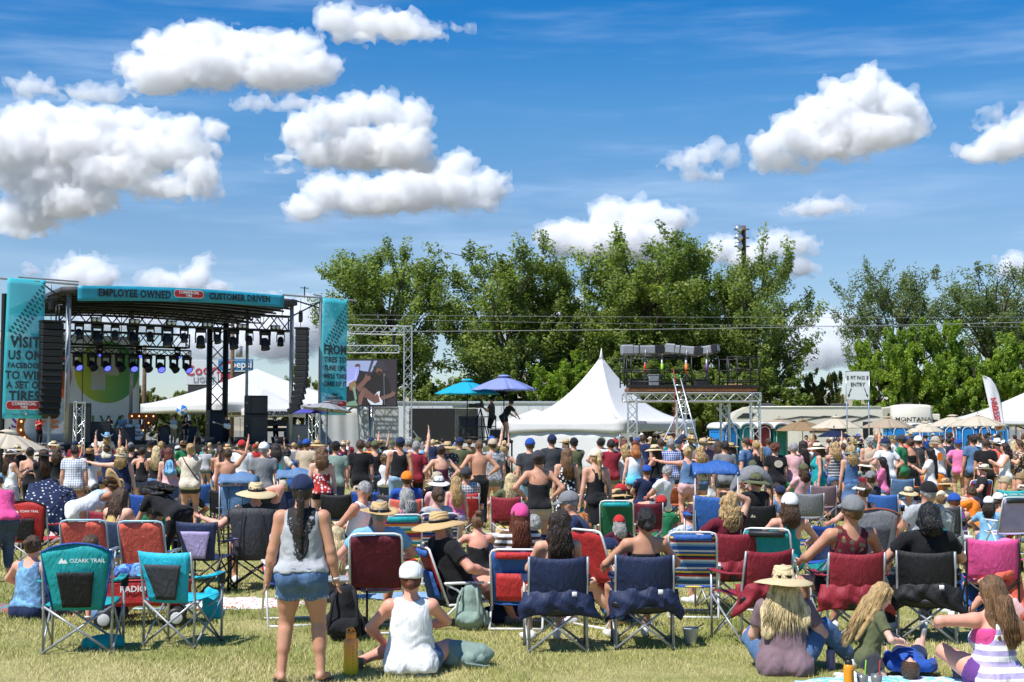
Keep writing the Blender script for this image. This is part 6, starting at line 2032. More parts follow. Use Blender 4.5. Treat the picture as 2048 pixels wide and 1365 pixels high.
def build_light_tower():
 Y = 58.0
 def pb(u, v): return at(u, v, Y)
 x0, x1 = pb(1258, 0)[0], pb(1500, 0)[0]
 zt = pb(0, 776)[2]
 o = empty('light_tower', ((x0 + x1) / 2, Y, 0), 0, label='silver truss tower platform carrying four follow spots', cat='tower')
 w = x1 - x0
 hw = w / 2
 yd = 2.0
 ztr = zt - .38
 # legs
 for x, y in ((-hw + .05, 0), (-hw + w * .40, -.25), (hw - .9, yd), (hw + .05, .1)):
  truss(o, (x, y, 0), (x, y, ztr - .15), .36, .36, M_ALU, .028, .42, True, upv=(0, 1, 0))
 # top trusses
 truss(o, (-hw - .2, 0, ztr), (hw + .25, 0, ztr), .32, .34, M_ALU, .028, .34, True)
 truss(o, (-hw - .2, yd, ztr), (hw + .25, yd, ztr), .32, .34, M_ALU, .028, .45, True)
 for x in (-hw, hw): bar(o, (x, 0, ztr), (x, yd, ztr), .04, M_ALU, 'cross_tube')
 # diagonal stays
 for a, b in (((-hw + w * .42, 0, ztr - .2), (-hw + w * .12, -.5, .25)), ((-hw + w * .42, -.25, 1.9), (-hw + w * .2, -.9, .1)), ((-hw + .3, -.1, 1.55), (-hw + .75, -.4, .9)), ((hw - 1.0, yd, ztr - .2), (hw - .35, yd - .3, 1.6)), ((-hw + .4, 0, 1.7), (-hw + 1.1, .2, .8)), ((hw - 1.5, .3, 2.9), (hw - .9, .4, 2.2))):
  bar(o, a, b, .035, M_ALU, 'stay')
 # deck
 wood = plain('deck_wood', (.20, .075, .03), .75, noise=.35, scale=6)
 for i in range(3):
  part('deck_board', bevel_box_vf((-hw - .1 + (i + .5) * (w + .2) / 3, yd / 2, zt - .06), ((w + .2) / 3 - .01, yd + .35, .16), .015), wood, o, False)
 part('deck_edge', bevel_box_vf((0, -.19, zt + .055), (w + .4, .05, .10), .012), M_BLACK_MET, o, False)
 # railings
 zr = zt + 1.28
 for y in (-.15, yd + .1):
  for z in (zt + .25, zt + .72, zr): part('rail', tube_vf([(-hw - .28, y, z), (-.05, y, z + .0)], .028, 6), M_BLACK_MET, o)
  for z in (zt + .3, zt + .78, zr - .03): part('rail', tube_vf([(.28 * w, y, z), (hw + .25, y, z)], .028, 6), M_BLACK_MET, o)
  for x in (-hw - .28, -hw + .0, -.05, .28 * w, hw * .72, hw + .2): part('rail_post', tube_vf([(x, y, zt + .05), (x, y, zr)], .03, 6), M_BLACK_MET, o)
 for x in (-hw - .28, hw + .22):
  for z in (zt + .72, zr): part('rail', tube_vf([(x, -.15, z), (x, yd + .1, z)], .028, 6), M_BLACK_MET, o)
 # ladder
 p0, p1 = pb(1352, 757), pb(1398, 892)
 cx = (x0 + x1) / 2
 lad = empty('ladder', (p1[0] , Y - 1.2, 0), 0, label='aluminium ladder with green rail tips leaning on the light tower', cat='ladder')
 tx = p0[0] - p1[0]; top = Vector((tx, .95, p0[2]))
 for s in (-1, 1):
  part('rail', tube_vf([(s * .19, 0, 0), (tx + s * .15, .95, p0[2])], .035, 6), M_ALU, lad)
  d = Vector((tx, .95, p0[2])).normalized()
  part('rail_tip', tube_vf([(tx + s * .15 - d[0] * .02, .95 - d[1] * .02, p0[2]), (tx + s * .15 + d[0] * .12, .95 + d[1] * .12, p0[2] + .12)], .04, 6), plain('green_tip', (.02, .30, .12), .5), lad)
 for i in range(1, 14):
  t = i / 14
  part('rung', tube_vf([(tx * t - .17, .95 * t, p0[2] * t), (tx * t + .17, .95 * t, p0[2] * t)], .02, 6), M_ALU, lad)
 # red cable
 q = pb(1348, 736)
 part('red_cable', tube_vf([(pb(1345, 735)[0] - cx, -.25, zt + .75), (pb(1349, 760)[0] - cx, -.28, zt + .2), (pb(1348, 790)[0] - cx, -.25, zt - .4), (pb(1346, 850)[0] - cx, -.3, 1.8), (pb(1345, 870)[0] - cx, -.3, .3)], .012, 5), plain('cable_red', (.55, .02, .02), .5), o)
 # follow spots
 body = plain('spot_grey', (.27, .28, .30), .45, .1, noise=.1)
 def spotl(u, v, yaw, pitch, L, col, label, dy=.8):
  p = pb(u, v)
  s = empty('follow_spot', (p[0], Y + dy, zt + .1), 0, label=label, cat='spotlight', group='follow spots on the light tower')
  hz = p[2] - zt - .1
  Rm = Matrix.Translation((0, 0, hz)) @ Matrix.Rotation(yaw, 4, 'Z') @ Matrix.Rotation(pitch, 4, 'Y')
  for nm, vf, m in (('housing', bevel_box_vf((-.05, 0, 0), (L * .62, .36, .36), .05), body), ('front_barrel', bevel_box_vf((-L * .48, 0, .01), (L * .34, .40, .42), .06), body), ('rear_box', bevel_box_vf((L * .38, 0, .02), (L * .26, .33, .34), .02), M_BLACK_PL), ('colour_frame', box_vf((-L * .18, 0, .02), (.03, .40, .44)), M_BLACK_PL), ('control_panel', box_vf((L * .515, 0, .03), (.01, .26, .24)), plain('panel_grey', (.35, .36, .38), .5)), ('handle', box_vf((L * .25, 0, -.22), (.3, .05, .05)), M_BLACK_PL)):
   q = part(nm, vf, m, s, False); q.matrix_local = Rm
  part('yoke', tube_vf([(0, -.24, hz), (0, -.24, hz - .3), (0, .24, hz - .3), (0, .24, hz)], .025, 6), M_STEEL, s)
  part('mast', tube_vf([(0, 0, .4), (0, 0, hz - .3)], .045, 8), M_STEEL, s)
  part('coloured_sleeve', tube_vf([(0, 0, hz - .95), (0, 0, hz - .55)], .055, 8), plain('sleeve_%s' % str(col), CN[col], .5), s)
  for k in range(3):
   a = 2.09 * k + .4
   part('stand_leg', tube_vf([(0, 0, .5), (.38 * math.cos(a), .38 * math.sin(a), -.08)], .025, 6), M_BLACK_MET, s)
 spotl(1292, 699, .12, -.02, 1.55, 'red', 'long grey follow spot at the left end of the tower, red sleeve', .5)
 spotl(1330, 698, -.3, -.05, 1.1, 'lime', 'grey follow spot with a green sleeve, second from the left', 1.2)
 spotl(1375, 700, -.18, .10, 1.35, 'orange', 'grey follow spot with an orange sleeve, third from the left', .5)
 spotl(1421, 698, -.5, -.12, 1.05, 'purple', 'grey follow spot with a purple sleeve at the right end', 1.2)
 # boxes on the deck
 for u, w_, h_, m, l_ in ((1275, .75, .32, M_BLACK_PL, 'black cable trunk at the left of the tower deck'), (1305, .42, .5, plain('case_silver', (.3, .32, .34), .4, .4), 'silver dimmer case behind the tower railing'), (1400, .5, .3, M_BLACK_PL, 'black case on the middle of the tower deck'), (1465, .6, .10, plain('straw_tray', (.45, .28, .12), .8), 'tan folded board on the right of the tower deck')):
  p = pb(u, 0)
  q = empty('equipment_case', (p[0], Y + .7, zt + .03), .1, label=l_, cat='case')
  part('body', bevel_box_vf((0, 0, h_ / 2), (w_, .45, h_), .03), m, q, False)
  part('lid', bevel_box_vf((0, 0, h_ + .02), (w_ + .02, .47, .04), .01), m, q, False)

def toilet(loc, yaw, col, label):
 o = empty('portable_toilet', loc, yaw, label=label, cat='portable toilet', group='portable toilets')
 m = plain('toilet_' + str(col), CN[col] if isinstance(col, str) else col, .45, noise=.05)
 wht = plain('toilet_roof', (.72, .73, .74), .5, noise=.04)
 lst = cached('toilet_parts', lambda: [
  ('cabin', mesh_np('cabin', *bevel_box_vf((0, 0, 1.03), (1.12, 1.16, 2.02), .04), [M_DUMMY], False), 0),
  ('door', mesh_np('door', *bevel_box_vf((0, -.60, 1.06), (.78, .05, 1.86), .02), [M_DUMMY], False), 0),
  ('roof', smesh('roof', sheet_vf(lambda s, t: (math.cos(math.pi * (1 - s)) * .585, -.68 + 1.36 * t, 2.02 + .30 * math.sin(math.pi * s) ** .8), 15, 3, .11)), 1),
  ('door_arch', smesh('door_arch', tube_vf([(-.40, -.64, .15), (-.40, -.64, 1.75), (-.36, -.64, 1.95), (-.2, -.64, 2.10), (0, -.64, 2.14), (.2, -.64, 2.10), (.36, -.64, 1.95), (.40, -.64, 1.75), (.40, -.64, .15)], .022, 6)), 1),
  ('gable', smesh('gable', poly_vf(ell(0, 2.02, .5, .22, 14, 0, 180), -.585, .02)), 0),
  ('handle', mesh_np('handle', *bevel_box_vf((.28, -.64, 1.05), (.06, .03, .14), .01), [M_DUMMY], False), 2)])
 for n, me, r in lst:
  q = new_obj(n, me, o); dress_obj(q, (m, wht, M_STEEL)[r])
 ve = cached('toilet_vent', lambda: mesh_np('vent', *bevel_box_vf((0, 0, 0), (.02, .14, .05), .008), [M_BLACK_PL], False))
 for y in (-.33, -.11, .11, .33):
  new_obj('vent', ve, o, (-.568, y, 1.83))
 return o

def build_right_side():
 # first row of toilets, seen at an angle
 Y = 79.0
 p = at(1440, 870, Y)
 cols = [('blue', 'blue portable toilet at the near end of the row by the ladder'), ('teal', 'green portable toilet second in the row by the ladder'), ('burgundy', 'red portable toilet between two green ones'), ('teal', 'green portable toilet at the far right of the mixed row')]
 CN['toilet blue'] = (.012, .22, .60); CN['toilet green'] = (.01, .25, .24); CN['toilet red'] = (.22, .018, .03)
 use = ['toilet blue', 'toilet green', 'toilet red', 'toilet green']
 yaw = R_(-38)
 for i in range(4):
  q = at(1447 + i * 33.5, 870, Y + i * .66)
  toilet((q[0], Y + i * .66, 0), R_(34), use[i], cols[i][1])
 for i in range(7):
  q = at(1790 + i * 34, 880, 92)
  toilet((q[0], 92, 0), R_(12), 'toilet blue', 'blue portable toilet, %s from the left of the far blue row' % ['first', 'second', 'third', 'fourth', 'fifth', 'sixth', 'seventh'][i])
 # beige market umbrellas
 for u, v, Yc, col, r, l_ in ((1558, 838, 84, 'beige', 1.9, 'beige umbrella in front of the long caravan'), (1605, 842, 80, 'tan', 1.7, 'tan umbrella in front of the caravan window'), (1672, 836, 76, 'cream', 1.5, 'cream umbrella left of the pit pass sign'), (1775, 836, 80, 'beige', 1.55, 'beige umbrella right of the pit pass sign'), (1905, 833, 78, 'cream', 1.5, 'cream umbrella near the blue toilets'), (1955, 831, 74, 'cream', 1.55, 'cream umbrella beside the feather flag'), (1850, 846, 86, 'cream', 1.2, 'small pale umbrella above the blue toilets'), (1505, 842, 88, 'cream', 1.5, 'pale umbrella behind the light tower leg')):
  p = at(u, v, Yc)
  market_umbrella((p[0], Yc, 0), col, l_, r, p[2], .55, group='market umbrellas on the right')
 p = at(1668, 861, 52)
 market_umbrella((p[0], 52, 0), 'navy', 'black rain umbrella held above the right crowd', .62, p[2], .22, base=False, group='hand umbrellas', vent=False)
 # umbrella at the left edge
 p = at(18, 866, 40)
 market_umbrella((p[0], 40, gz(p[0], 40)), 'cream', 'cream market umbrella at the left edge of the crowd', 1.25, p[2] - gz(p[0], 40), .42, (0, .10))
 # fifth-wheel caravan, side on
 Y = 100.0
 def pb(u, v): return at(u, v, Y)
 x0, x1 = pb(1452, 0)[0], pb(1752, 0)[0]
 zt = pb(0, 814)[2]
 w = x1 - x0
 cream = plain('caravan_cream', (.66, .62, .52), .4, noise=.04); trimm = plain('caravan_trim', (.05, .045, .04), .5); glass = plain('caravan_glass', (.02, .022, .025), .1)
 o = empty('caravan', ((x0 + x1) / 2, Y, 0), 0, label='long cream fifth-wheel caravan seen from the side behind the umbrellas', cat='caravan')
 prof = [(-w / 2 + .2, 1.9), (-w / 2 + 2.6, 1.9), (-w / 2 + 2.9, .75), (w / 2, .75), (w / 2, zt - .15), (w / 2 - .15, zt), (-w / 2 + 1.3, zt), (-w / 2 + .5, zt - .35), (-w / 2 + .05, 2.6)]
 poly_plate('body', prof, cream, o, 2.4, 2.4)
 part('roof_edge', tube_vf([(-w / 2 + 1.3, -.03, zt), (w / 2 - .15, -.03, zt)], .05, 6), plain('caravan_white', (.75, .74, .7), .4), o)
 poly_plate('nose_window', [(-w / 2 + .45, 2.75), (-w / 2 + 1.5, 2.75), (-w / 2 + 1.8, zt - .45), (-w / 2 + .95, zt - .45)], glass, o, -.01, .03)
 for x, wd, z, hh in ((1.5, 2.6, 2.0, .5), (4.3, .7, 1.9, 1.2), (-1.4, 1.3, 2.3, .55)):
  fr = poly_plate('window', [(x - wd / 2, z - hh / 2), (x + wd / 2, z - hh / 2), (x + wd / 2, z + hh / 2), (x - wd / 2, z + hh / 2)], glass, o, -.01, .03)
 poly_plate('slide_out', [(-.6, 1.1), (3.6, 1.1), (3.6, zt - .65), (-.6, zt - .65)], plain('caravan_slide', (.60, .56, .47), .4, noise=.04), o, 0, .008)
 for k in range(4):
  poly_plate('stripe', [(-w / 2 + 3.0 + k * 1.7, 2.55 - .06 * k), (-w / 2 + 5.0 + k * 1.6, 2.9 + .03 * k), (-w / 2 + 7.0 + k * 1.2, 2.82), (-w / 2 + 5.0 + k * 1.6, 2.78)], trimm, o, -.02, .012)
 for x in (1.0, 2.1):
  V, F = lathe([(.001, -.12), (.28, -.12), (.4, -.1), (.42, 0), (.4, .12)], 18)
  part('wheel', (V[:, [0, 2, 1]] + v3(x, -.05, .42), F), plain('tyre', (.02, .02, .02), .8), o)
 for x, l_ in ((-2.6, 1.0), (2.6, 1.2)): part('air_conditioner', bevel_box_vf((x, 1.2, zt + .14), (l_, .8, .26), .08), trimm, o, False)
 # the second caravan, nose on
 p0, p1 = pb(1763, 0), pb(1842, 0)
 o2 = empty('caravan', ((p0[0] + p1[0]) / 2, Y - 1, 0), R_(-8), label='cream caravan seen nose-on with MONTANA lettering', cat='caravan')
 w2 = p1[0] - p0[0]
 def nose(s, t):
  a = (s - .5) * 2
  return (a * w2 / 2, -.0 + .45 * a * a + .25 * (2 * t - 1) ** 2, 1.5 + (zt - 1.35) * t - .10 * a ** 4 * t)
 part('nose_cap', sheet_vf(nose, 15, 12, .05), cream, o2)
 part('body', bevel_box_vf((0, 4.0, (zt + 1.2) / 2), (w2 - .02, 7.0, zt - 1.1), .12), cream, o2, False)
 text_obj('lettering', 'MONTANA', .42, trimm, o2, (.05, -.03, 2.65), bold=.004, extrude=.006, xs=1.15)
 part('side_window', bevel_box_vf((-w2 / 2 + .02, 1.6, 2.7), (.06, 1.0, .8), .02), glass, o2, False)
 part('slide_out', bevel_box_vf((w2 / 2 + .35, 2.6, 2.2), (.75, 1.6, 1.7), .04), cream, o2, False)
 part('slide_window', bevel_box_vf((w2 / 2 + .38, 1.78, 2.35), (.4, .06, .6), .02), glass, o2, False)
 part('air_conditioner', bevel_box_vf((0, 3, zt + .16), (.9, 1.0, .28), .1), trimm, o2, False)
 part('pin_box', bevel_box_vf((0, .6, 1.1), (.4, .8, .6), .05), M_BLACK_MET, o2, False)
 # pit pass sign
 Y = 70.0
 def ps(u, v): return at(u, v, Y)
 a, b = ps(1692, 800), ps(1738, 743)
 w, h = b[0] - a[0], b[2] - a[2]
 s = empty('sign', ((a[0] + b[0]) / 2, Y, 0), 0, label='white PIT PASS ENTRY sign on two thin posts', cat='sign')
 zc = (a[2] + b[2]) / 2
 part('board', bevel_box_vf((0, 0, zc), (w, .05, h), .01), plain('sign_white', (.66, .68, .68), .6, noise=.03), s, False)
 part('frame', tube_vf([(-w / 2, -.02, zc - h / 2), (w / 2, -.02, zc - h / 2), (w / 2, -.02, zc + h / 2), (-w / 2, -.02, zc + h / 2)], .022, 6, True), M_ALU, s)
 for x in (-w / 2 + .04, w / 2 - .04): part('post', tube_vf([(x, .03, 0), (x, .03, zc + h / 2)], .035, 8), M_ALU, s)
 dkg = plain('sign_green', (.02, .05, .035), .6, noise=0)
 text_obj('lettering', 'PIT PASS', .25, dkg, s, (0, -.04, zc + h * .27), bold=.002, extrude=.004, xs=.70, gap=1.08)
 text_obj('lettering', 'ENTRY', .27, dkg, s, (0, -.04, zc + h * .03), bold=.003, extrude=.004, xs=.82, gap=1.05)
 for k in (-1, 1):
  poly_plate('arrow', [(k * .26 * w, zc - h * .10), (k * .30 * w, zc - h * .10), (k * .40 * w, zc - h * .32), (k * .44 * w, zc - h * .32), (k * .405 * w, zc - h * .42), (k * .33 * w, zc - h * .31), (k * .37 * w, zc - h * .315)][::k], dkg, s, -.03, .01)
  part('badge', bevel_box_vf((k * w * .42, -.032, zc + h * .27), (.09, .012, .2), .004), plain('badge_purple', (.16, .08, .12), .6), s, False)
 # feather flag
 Y = 74.0
 def pf(u, v): return at(u, v, Y)
 base = pf(2001, 900)
 fl = empty('feather_flag', (base[0], Y, 0), 0, label='white feather flag with red WESTERN lettering on the right', cat='flag')
 rows = [(752, 1965, 1968), (757, 1966, 1982), (770, 1969, 1992), (790, 1973, 1999), (815, 1978, 2003), (840, 1984, 2006), (862, 1990, 2009)]
 def feather(s_, t):
  q = t * (len(rows) - 1); i = min(int(q), len(rows) - 2); f = q - i
  v = rows[i][0] + (rows[i + 1][0] - rows[i][0]) * f
  l = rows[i][1] + (rows[i + 1][1] - rows[i][1]) * f; r = rows[i][2] + (rows[i + 1][2] - rows[i][2]) * f
  p = pf(l + (r - l) * s_, v)
  return (p[0] - base[0], .05 * math.sin(6 * s_ + 5 * t), p[2])
 cl = part('sail', sheet_vf(feather, 8, 24, .01), plain('flag_white', (.72, .72, .75), .8, noise=.03), fl)
 pole = [pf(r[2] + .5, r[0]) for r in rows]
 part('pole', tube_vf([(p[0] - base[0], .02, p[2]) for p in [pf(1966, 751)] + pole] + [(pf(2012, 900)[0] - base[0], .02, 0)], .02, 6), M_BLACK_MET, fl)
 m_ = pf(1992, 828)
 text_obj('lettering', 'WESTERN', .40, plain('flag_red', (.55, .02, .03), .6, noise=0), fl, (m_[0] - base[0], -.08, m_[2]), (math.pi / 2, -R_(100), 0), bold=.012, extrude=.003, xs=.95)
 # coloured sign panels behind the stage
 Y = 135.0
 def pc(u, v): return at(u, v, Y)
 a, b = pc(372, 770), pc(438, 720)
 bb = empty('billboard', ((a[0] + b[0]) / 2, Y, -.5), 0, label='white billboard with red Coors LIGHT lettering behind the stage', cat='billboard')
 h = b[2] - a[2]; w = b[0] - a[0]
 part('panel', bevel_box_vf((0, 0, (a[2] + b[2]) / 2 + .5), (w, .3, h), .03), plain('billboard_white', (.62, .63, .66), .6, noise=.04), bb, False)
 text_obj('lettering', 'Coors', 1.35, plain('coors_red', (.5, .02, .06), .6, noise=0), bb, (.1, -.2, b[2] - h * .42 + .5), (math.pi / 2, -.06, 0), bold=.01, extrude=.01)
 text_obj('lettering', 'LIGHT', .75, plain('coors_grey', (.35, .36, .4), .6, noise=0), bb, (.2, -.2, b[2] - h * .80 + .5), bold=.01, extrude=.01)
 part('scoreboard_base', bevel_box_vf((.2, .1, a[2] - 1.2 + .5), (w, .4, 3.2), .03), plain('scoreboard_dark', (.03, .03, .035), .6), bb, False)
 for x in (-w * .4, w * .4): part('post', tube_vf([(x, .2, 0), (x, .2, a[2] + .5)], .15, 8), M_STEEL, bb)
 a, b = pc(441, 742), pc(508, 719)
 pb_ = empty('billboard', ((a[0] + b[0]) / 2, Y - .5, -.5), 0, label='blue pepsi billboard behind the stage', cat='billboard')
 h = b[2] - a[2]; w = b[0] - a[0]; zc = (a[2] + b[2]) / 2 + .5
 part('panel', bevel_box_vf((0, 0, zc), (w, .3, h), .03), plain('pepsi_blue', (.02, .16, .36), .6, noise=.04), pb_, False)
 text_obj('lettering', 'pepsi', .95, plain('print_white', (.8, .8, .8), .6, noise=0), pb_, (.55, -.2, zc), bold=.012, extrude=.01)
 cx = -w * .27
 poly_plate('roundel', ell(cx, zc, .45, .45, 20, 20, 200), plain('pepsi_red', (.5, .02, .03), .6, noise=0), pb_, -.19, .02)
 poly_plate('roundel', ell(cx, zc - .03, .45, .42, 20, 200, 380), plain('print_white', (.8, .8, .8), .6, noise=0), pb_, -.19, .02)
 part('lower_panel', bevel_box_vf((-w * .1, .1, zc - h / 2 - .9), (w * .7, .3, 1.6), .03), plain('scoreboard_dark', (.03, .03, .035), .6), pb_, False)
 part('red_light_panel', bevel_box_vf((-w * .3, -.06, zc - h / 2 - .7), (1.0, .05, .8), .01), plain('red_panel', (.45, .03, .05), .6), pb_, False)
 for x in (-w * .3, w * .3): part('post', tube_vf([(x, .2, 0), (x, .2, zc - h / 2)], .15, 8), M_STEEL, pb_)
 # wooden poles
 pole_m = plain('pole_wood', (.13, .075, .045), .85, noise=.3, scale=5)
 for u, Y, vt, l_, tr in ((466, 126, 640, 'wooden utility pole with a transformer behind the stage', True), (290, 120, 690, 'wooden utility pole behind the backdrop edge', False)):
  p = at(u, vt, Y)
  q = empty('utility_pole', (p[0], Y, -.5), 0, label=l_, cat='pole', group='wooden poles')
  part('mast', tube_vf([(0, 0, 0), (0, 0, p[2] + .5)], [.22, .15], 8), pole_m, q)
  if tr: part('transformer', lathe([(.001, .5), (.28, .45), (.3, -.5), (.001, -.55)], 12), M_STEEL, q, loc=(.6, 0, at(u, 703, Y)[2] + .5))
  part('crossarm', box_vf((0, 0, p[2] - .3), (1.8, .12, .14)), pole_m, q, False)
 Y = 122.0
 p = at(1487, 452, Y)
 q = empty('floodlight_pole', (p[0], Y, 0), 0, label='tall wooden pole with stadium floodlights above the trees', cat='pole')
 part('mast', tube_vf([(0, 0, 0), (0, 0, p[2])], [.3, .2], 10), pole_m, q)
 for v in (460, 477, 494):
  z = at(0, v, Y)[2]
  part('crossarm', box_vf((-.2, -.22, z), (1.3, .1, .12)), pole_m, q, False)
  for x in (-.5, ):
   V, F = lathe([(.001, .40), (.24, .32), (.42, .03), (.45, -.07), (.39, -.04), (.001, .15)], 14)
   Rm = np.array(Matrix.Rotation(R_(62), 3, 'Y') @ Matrix.Rotation(R_(20), 3, 'X'))
   part('floodlight', ((V @ Rm.T + v3(x, -.3, z)).astype(np.float32), F), M_ALU, q)
 # overhead wires, strung well past both sides
 wire = plain('wire', (.30, .30, .32), .5, .2, noise=0)
 for i, (Y, ua, va, ub, vb, sag, r, l_) in enumerate(((98, 600, 664, 2300, 638, 6, .022, 'thick overhead cable in front of the tree crowns'), (109, 690, 630, 2300, 634, 3, .012, 'thin overhead wire crossing the tree tops, upper one'), (109, 690, 638, 2300, 655, 4, .010, 'thin overhead wire crossing the tree tops, lower one'), (118, 250, 700, 520, 720, 8, .02, 'drooping wire behind the stage'))):
  pts = []
  for k in range(25):
   t = k / 24
   pts.append(at(ua + (ub - ua) * t, va + (vb - va) * t + sag * 4 * t * (1 - t), Y))
  new_obj('overhead_wire', mesh_np('overhead_wire', *tube_vf(pts, r, 5), [wire]), label=l_, cat='wire', group='overhead wires')

# ---------------------------------------------------------------- ground, grass, hills, trees
def lawn_dry(x, y):
 """patchiness of the lawn, 0 green .. 1 straw, arrays"""
 v = (np.sin(x * 1.31 + 1.7 * np.sin(y * .53)) + np.sin(y * 1.07 + 2.1 * np.sin(x * .47 + 1)) + np.sin((x + y) * .61 + 4) + .8 * np.sin(x * 3.1 - y * 2.3) + .7 * np.sin(x * 5.3 + y * 4.1)) / 4.4
 near = np.exp(-((y - 11.6) / 1.0) ** 2) * np.exp(-((x + 3.0) / 2.6) ** 2) * .55
 return np.clip(.46 + .46 * v + near, 0, 1)

def build_ground():
 def axis(pts):
  out = []
  for (a, b, n) in pts: out += list(np.linspace(a, b, n, endpoint=False))
  return np.array(out + [pts[-1][1]], np.float32)
 xs = axis([(-4000, -300, 8), (-300, -60, 8), (-60, 60, 81), (60, 300, 8), (300, 4000, 8)])
 ys = axis([(-300, 0, 6), (0, 120, 81), (120, 400, 8), (400, 4500, 8)])
 X, Y = np.meshgrid(xs, ys)
 Z = np.vectorize(gz)(X, Y) + .018 * np.sin(X * .9) * np.sin(Y * .7) * (np.abs(X) < 60) * (Y < 120)
 V = np.stack([X, Y, Z], -1).reshape(-1, 3)
 F = np.array(grid_quads(len(xs), len(ys)), np.int32)
 m, b, t = mat_base('lawn_soil', (.16, .17, .06), .95, 0, .15)
 co = objc(t)
 n1 = t.noise(co, .55, 5, .6); n2 = t.noise(co, 14, 5, .65); n3 = t.noise(co, 3.2, 4, .6)
 c = t.mix(t.mapr(n1, .38, .66, 0, 1), (.24, .24, .075), (.48, .41, .20))
 c = t.mix(t.mapr(n3, .35, .7, 0, .7), c, (.36, .34, .13))
 c = t.mix(t.mapr(n2, .35, .75, 0, .45), c, (.15, .16, .05))
 # beyond the lawn: dry summer field
 yy = t.xyz(co)[1]
 c = t.mix(t.mapr(yy, 118, 150, 0, 1), c, (.20, .195, .16))
 t.link(c, b.inputs['Base Color'])
 bump(t, b, t.math('ADD', t.noise(co, 60, 4), n2), .6, .03)
 new_obj('ground', mesh_np('ground', V, F, [m]), kind='structure')
 # grass blades on the open lawn
 rng = np.random.default_rng(8)
 P = []
 for y0, y1, dens in ((10.4, 13, 2700), (13, 17, 1350), (17, 23, 620), (23, 31, 230), (31, 44, 60)):
  hw = y1 * .40 + .6
  n = int((y1 - y0) * 2 * hw * dens)
  P.append(np.stack([rng.uniform(-hw, hw, n), rng.uniform(y0, y1, n)], 1))
 P = np.concatenate(P); n = len(P)
 x, y = P[:, 0], P[:, 1]
 dry = lawn_dry(x, y)
 z = -0.5 * np.clip((y - 24) / 48, 0, 1) ** 2 * (3 - 2 * np.clip((y - 24) / 48, 0, 1)) * np.clip((6 - x) / 20, 0, 1) ** 2 * (3 - 2 * np.clip((6 - x) / 20, 0, 1))
 hgt = rng.uniform(.022, .058, n) * (1.15 - .45 * dry) * (.75 + .6 * (np.sin(x * 7 + y * 5) * .5 + .5))
 wd = (.0022 + .00042 * (y - 10)) * rng.uniform(.7, 1.3, n)
 a = rng.uniform(0, 2 * np.pi, n); tilt = rng.uniform(.1, 1.1, n); ta = rng.uniform(0, 2 * np.pi, n)
 dx, dy = np.cos(a) * wd, np.sin(a) * wd
 tx, ty = np.cos(ta) * np.sin(tilt) * hgt * 1.3, np.sin(ta) * np.sin(tilt) * hgt * 1.3
 V = np.empty((n, 3, 3), np.float32)
 V[:, 0] = np.stack([x - dx, y - dy, z - .004], 1); V[:, 1] = np.stack([x + dx, y + dy, z - .004], 1)
 V[:, 2] = np.stack([x + tx, y + ty, z + hgt * np.cos(tilt * .6)], 1)
 F = np.arange(n * 3, dtype=np.int32).reshape(n, 3)
 gm, b, t = mat_base('grass_blades', (.13, .17, .04), .7, 0, .25)
 at_ = t.n('ShaderNodeAttribute', attribute_name='dry').outputs['Fac']
 c = t.ramp(at_, [(0, (.13, .175, .035)), (.35, (.31, .34, .085)), (.62, (.48, .44, .165)), (1, (.70, .60, .32))])
 t.link(c, b.inputs['Base Color'])
 me = mesh_np('grass', V.reshape(-1, 3), F, [gm], False)
 set_attr(me, 'dry', np.repeat(np.clip(dry + rng.normal(0, .20, n), 0, 1), 3))
 new_obj('grass', me, label='short sunlit lawn grass with dry straw patches', cat='grass', kind='stuff')
 # hills beyond
 hm, b, t = mat_base('hill_grass', (.30, .25, .16), .95, 0, .1)
 t.link(t.mix(t.mapr(t.noise(objc(t), .012, 6, .65), .4, .65, 0, 1), (.34, .29, .20), (.22, .20, .15)), b.inputs['Base Color'])
 xs = np.linspace(-1700, 1700, 90); V = []
 prof = [(0, -5), (250, .35), (520, .8), (760, 1.0), (1100, .7)]
 for dy_, k in prof:
  for i, xx in enumerate(xs):
   hgt = 66 + 16 * math.sin(xx * .006 + 1.2) + 9 * math.sin(xx * .017) + 4 * math.sin(xx * .05 + dy_)
   V.append((xx, 1500 + dy_ + 40 * math.sin(xx * .004), hgt * k if k > 0 else k))
 new_obj('hills', mesh_np('hills', V, grid_quads(90, len(prof)), [hm]), kind='structure')

def leaf_material(name, dark, mid, light):
 m, b, t = mat_base(name, mid, .5, 0, .35)
 out = m.node_tree.nodes['Material Output']
 a = t.n('ShaderNodeAttribute', attribute_name='tone').outputs['Fac']
 c = t.ramp(a, [(0, dark), (.5, mid), (1, light)])
 t.link(c, b.inputs['Base Color'])
 tr = t.n('ShaderNodeBsdfTranslucent')
 t.link(t.mix(1.0, c, (1.5, 1.7, .7), 'MULTIPLY'), tr.inputs[0])
 mx = t.n('ShaderNodeMixShader'); mx.inputs[0].default_value = .45
 t.link(b.outputs[0], mx.inputs[1]); t.link(tr.outputs[0], mx.inputs[2]); t.link(mx.outputs[0], out.inputs[0])
 return m

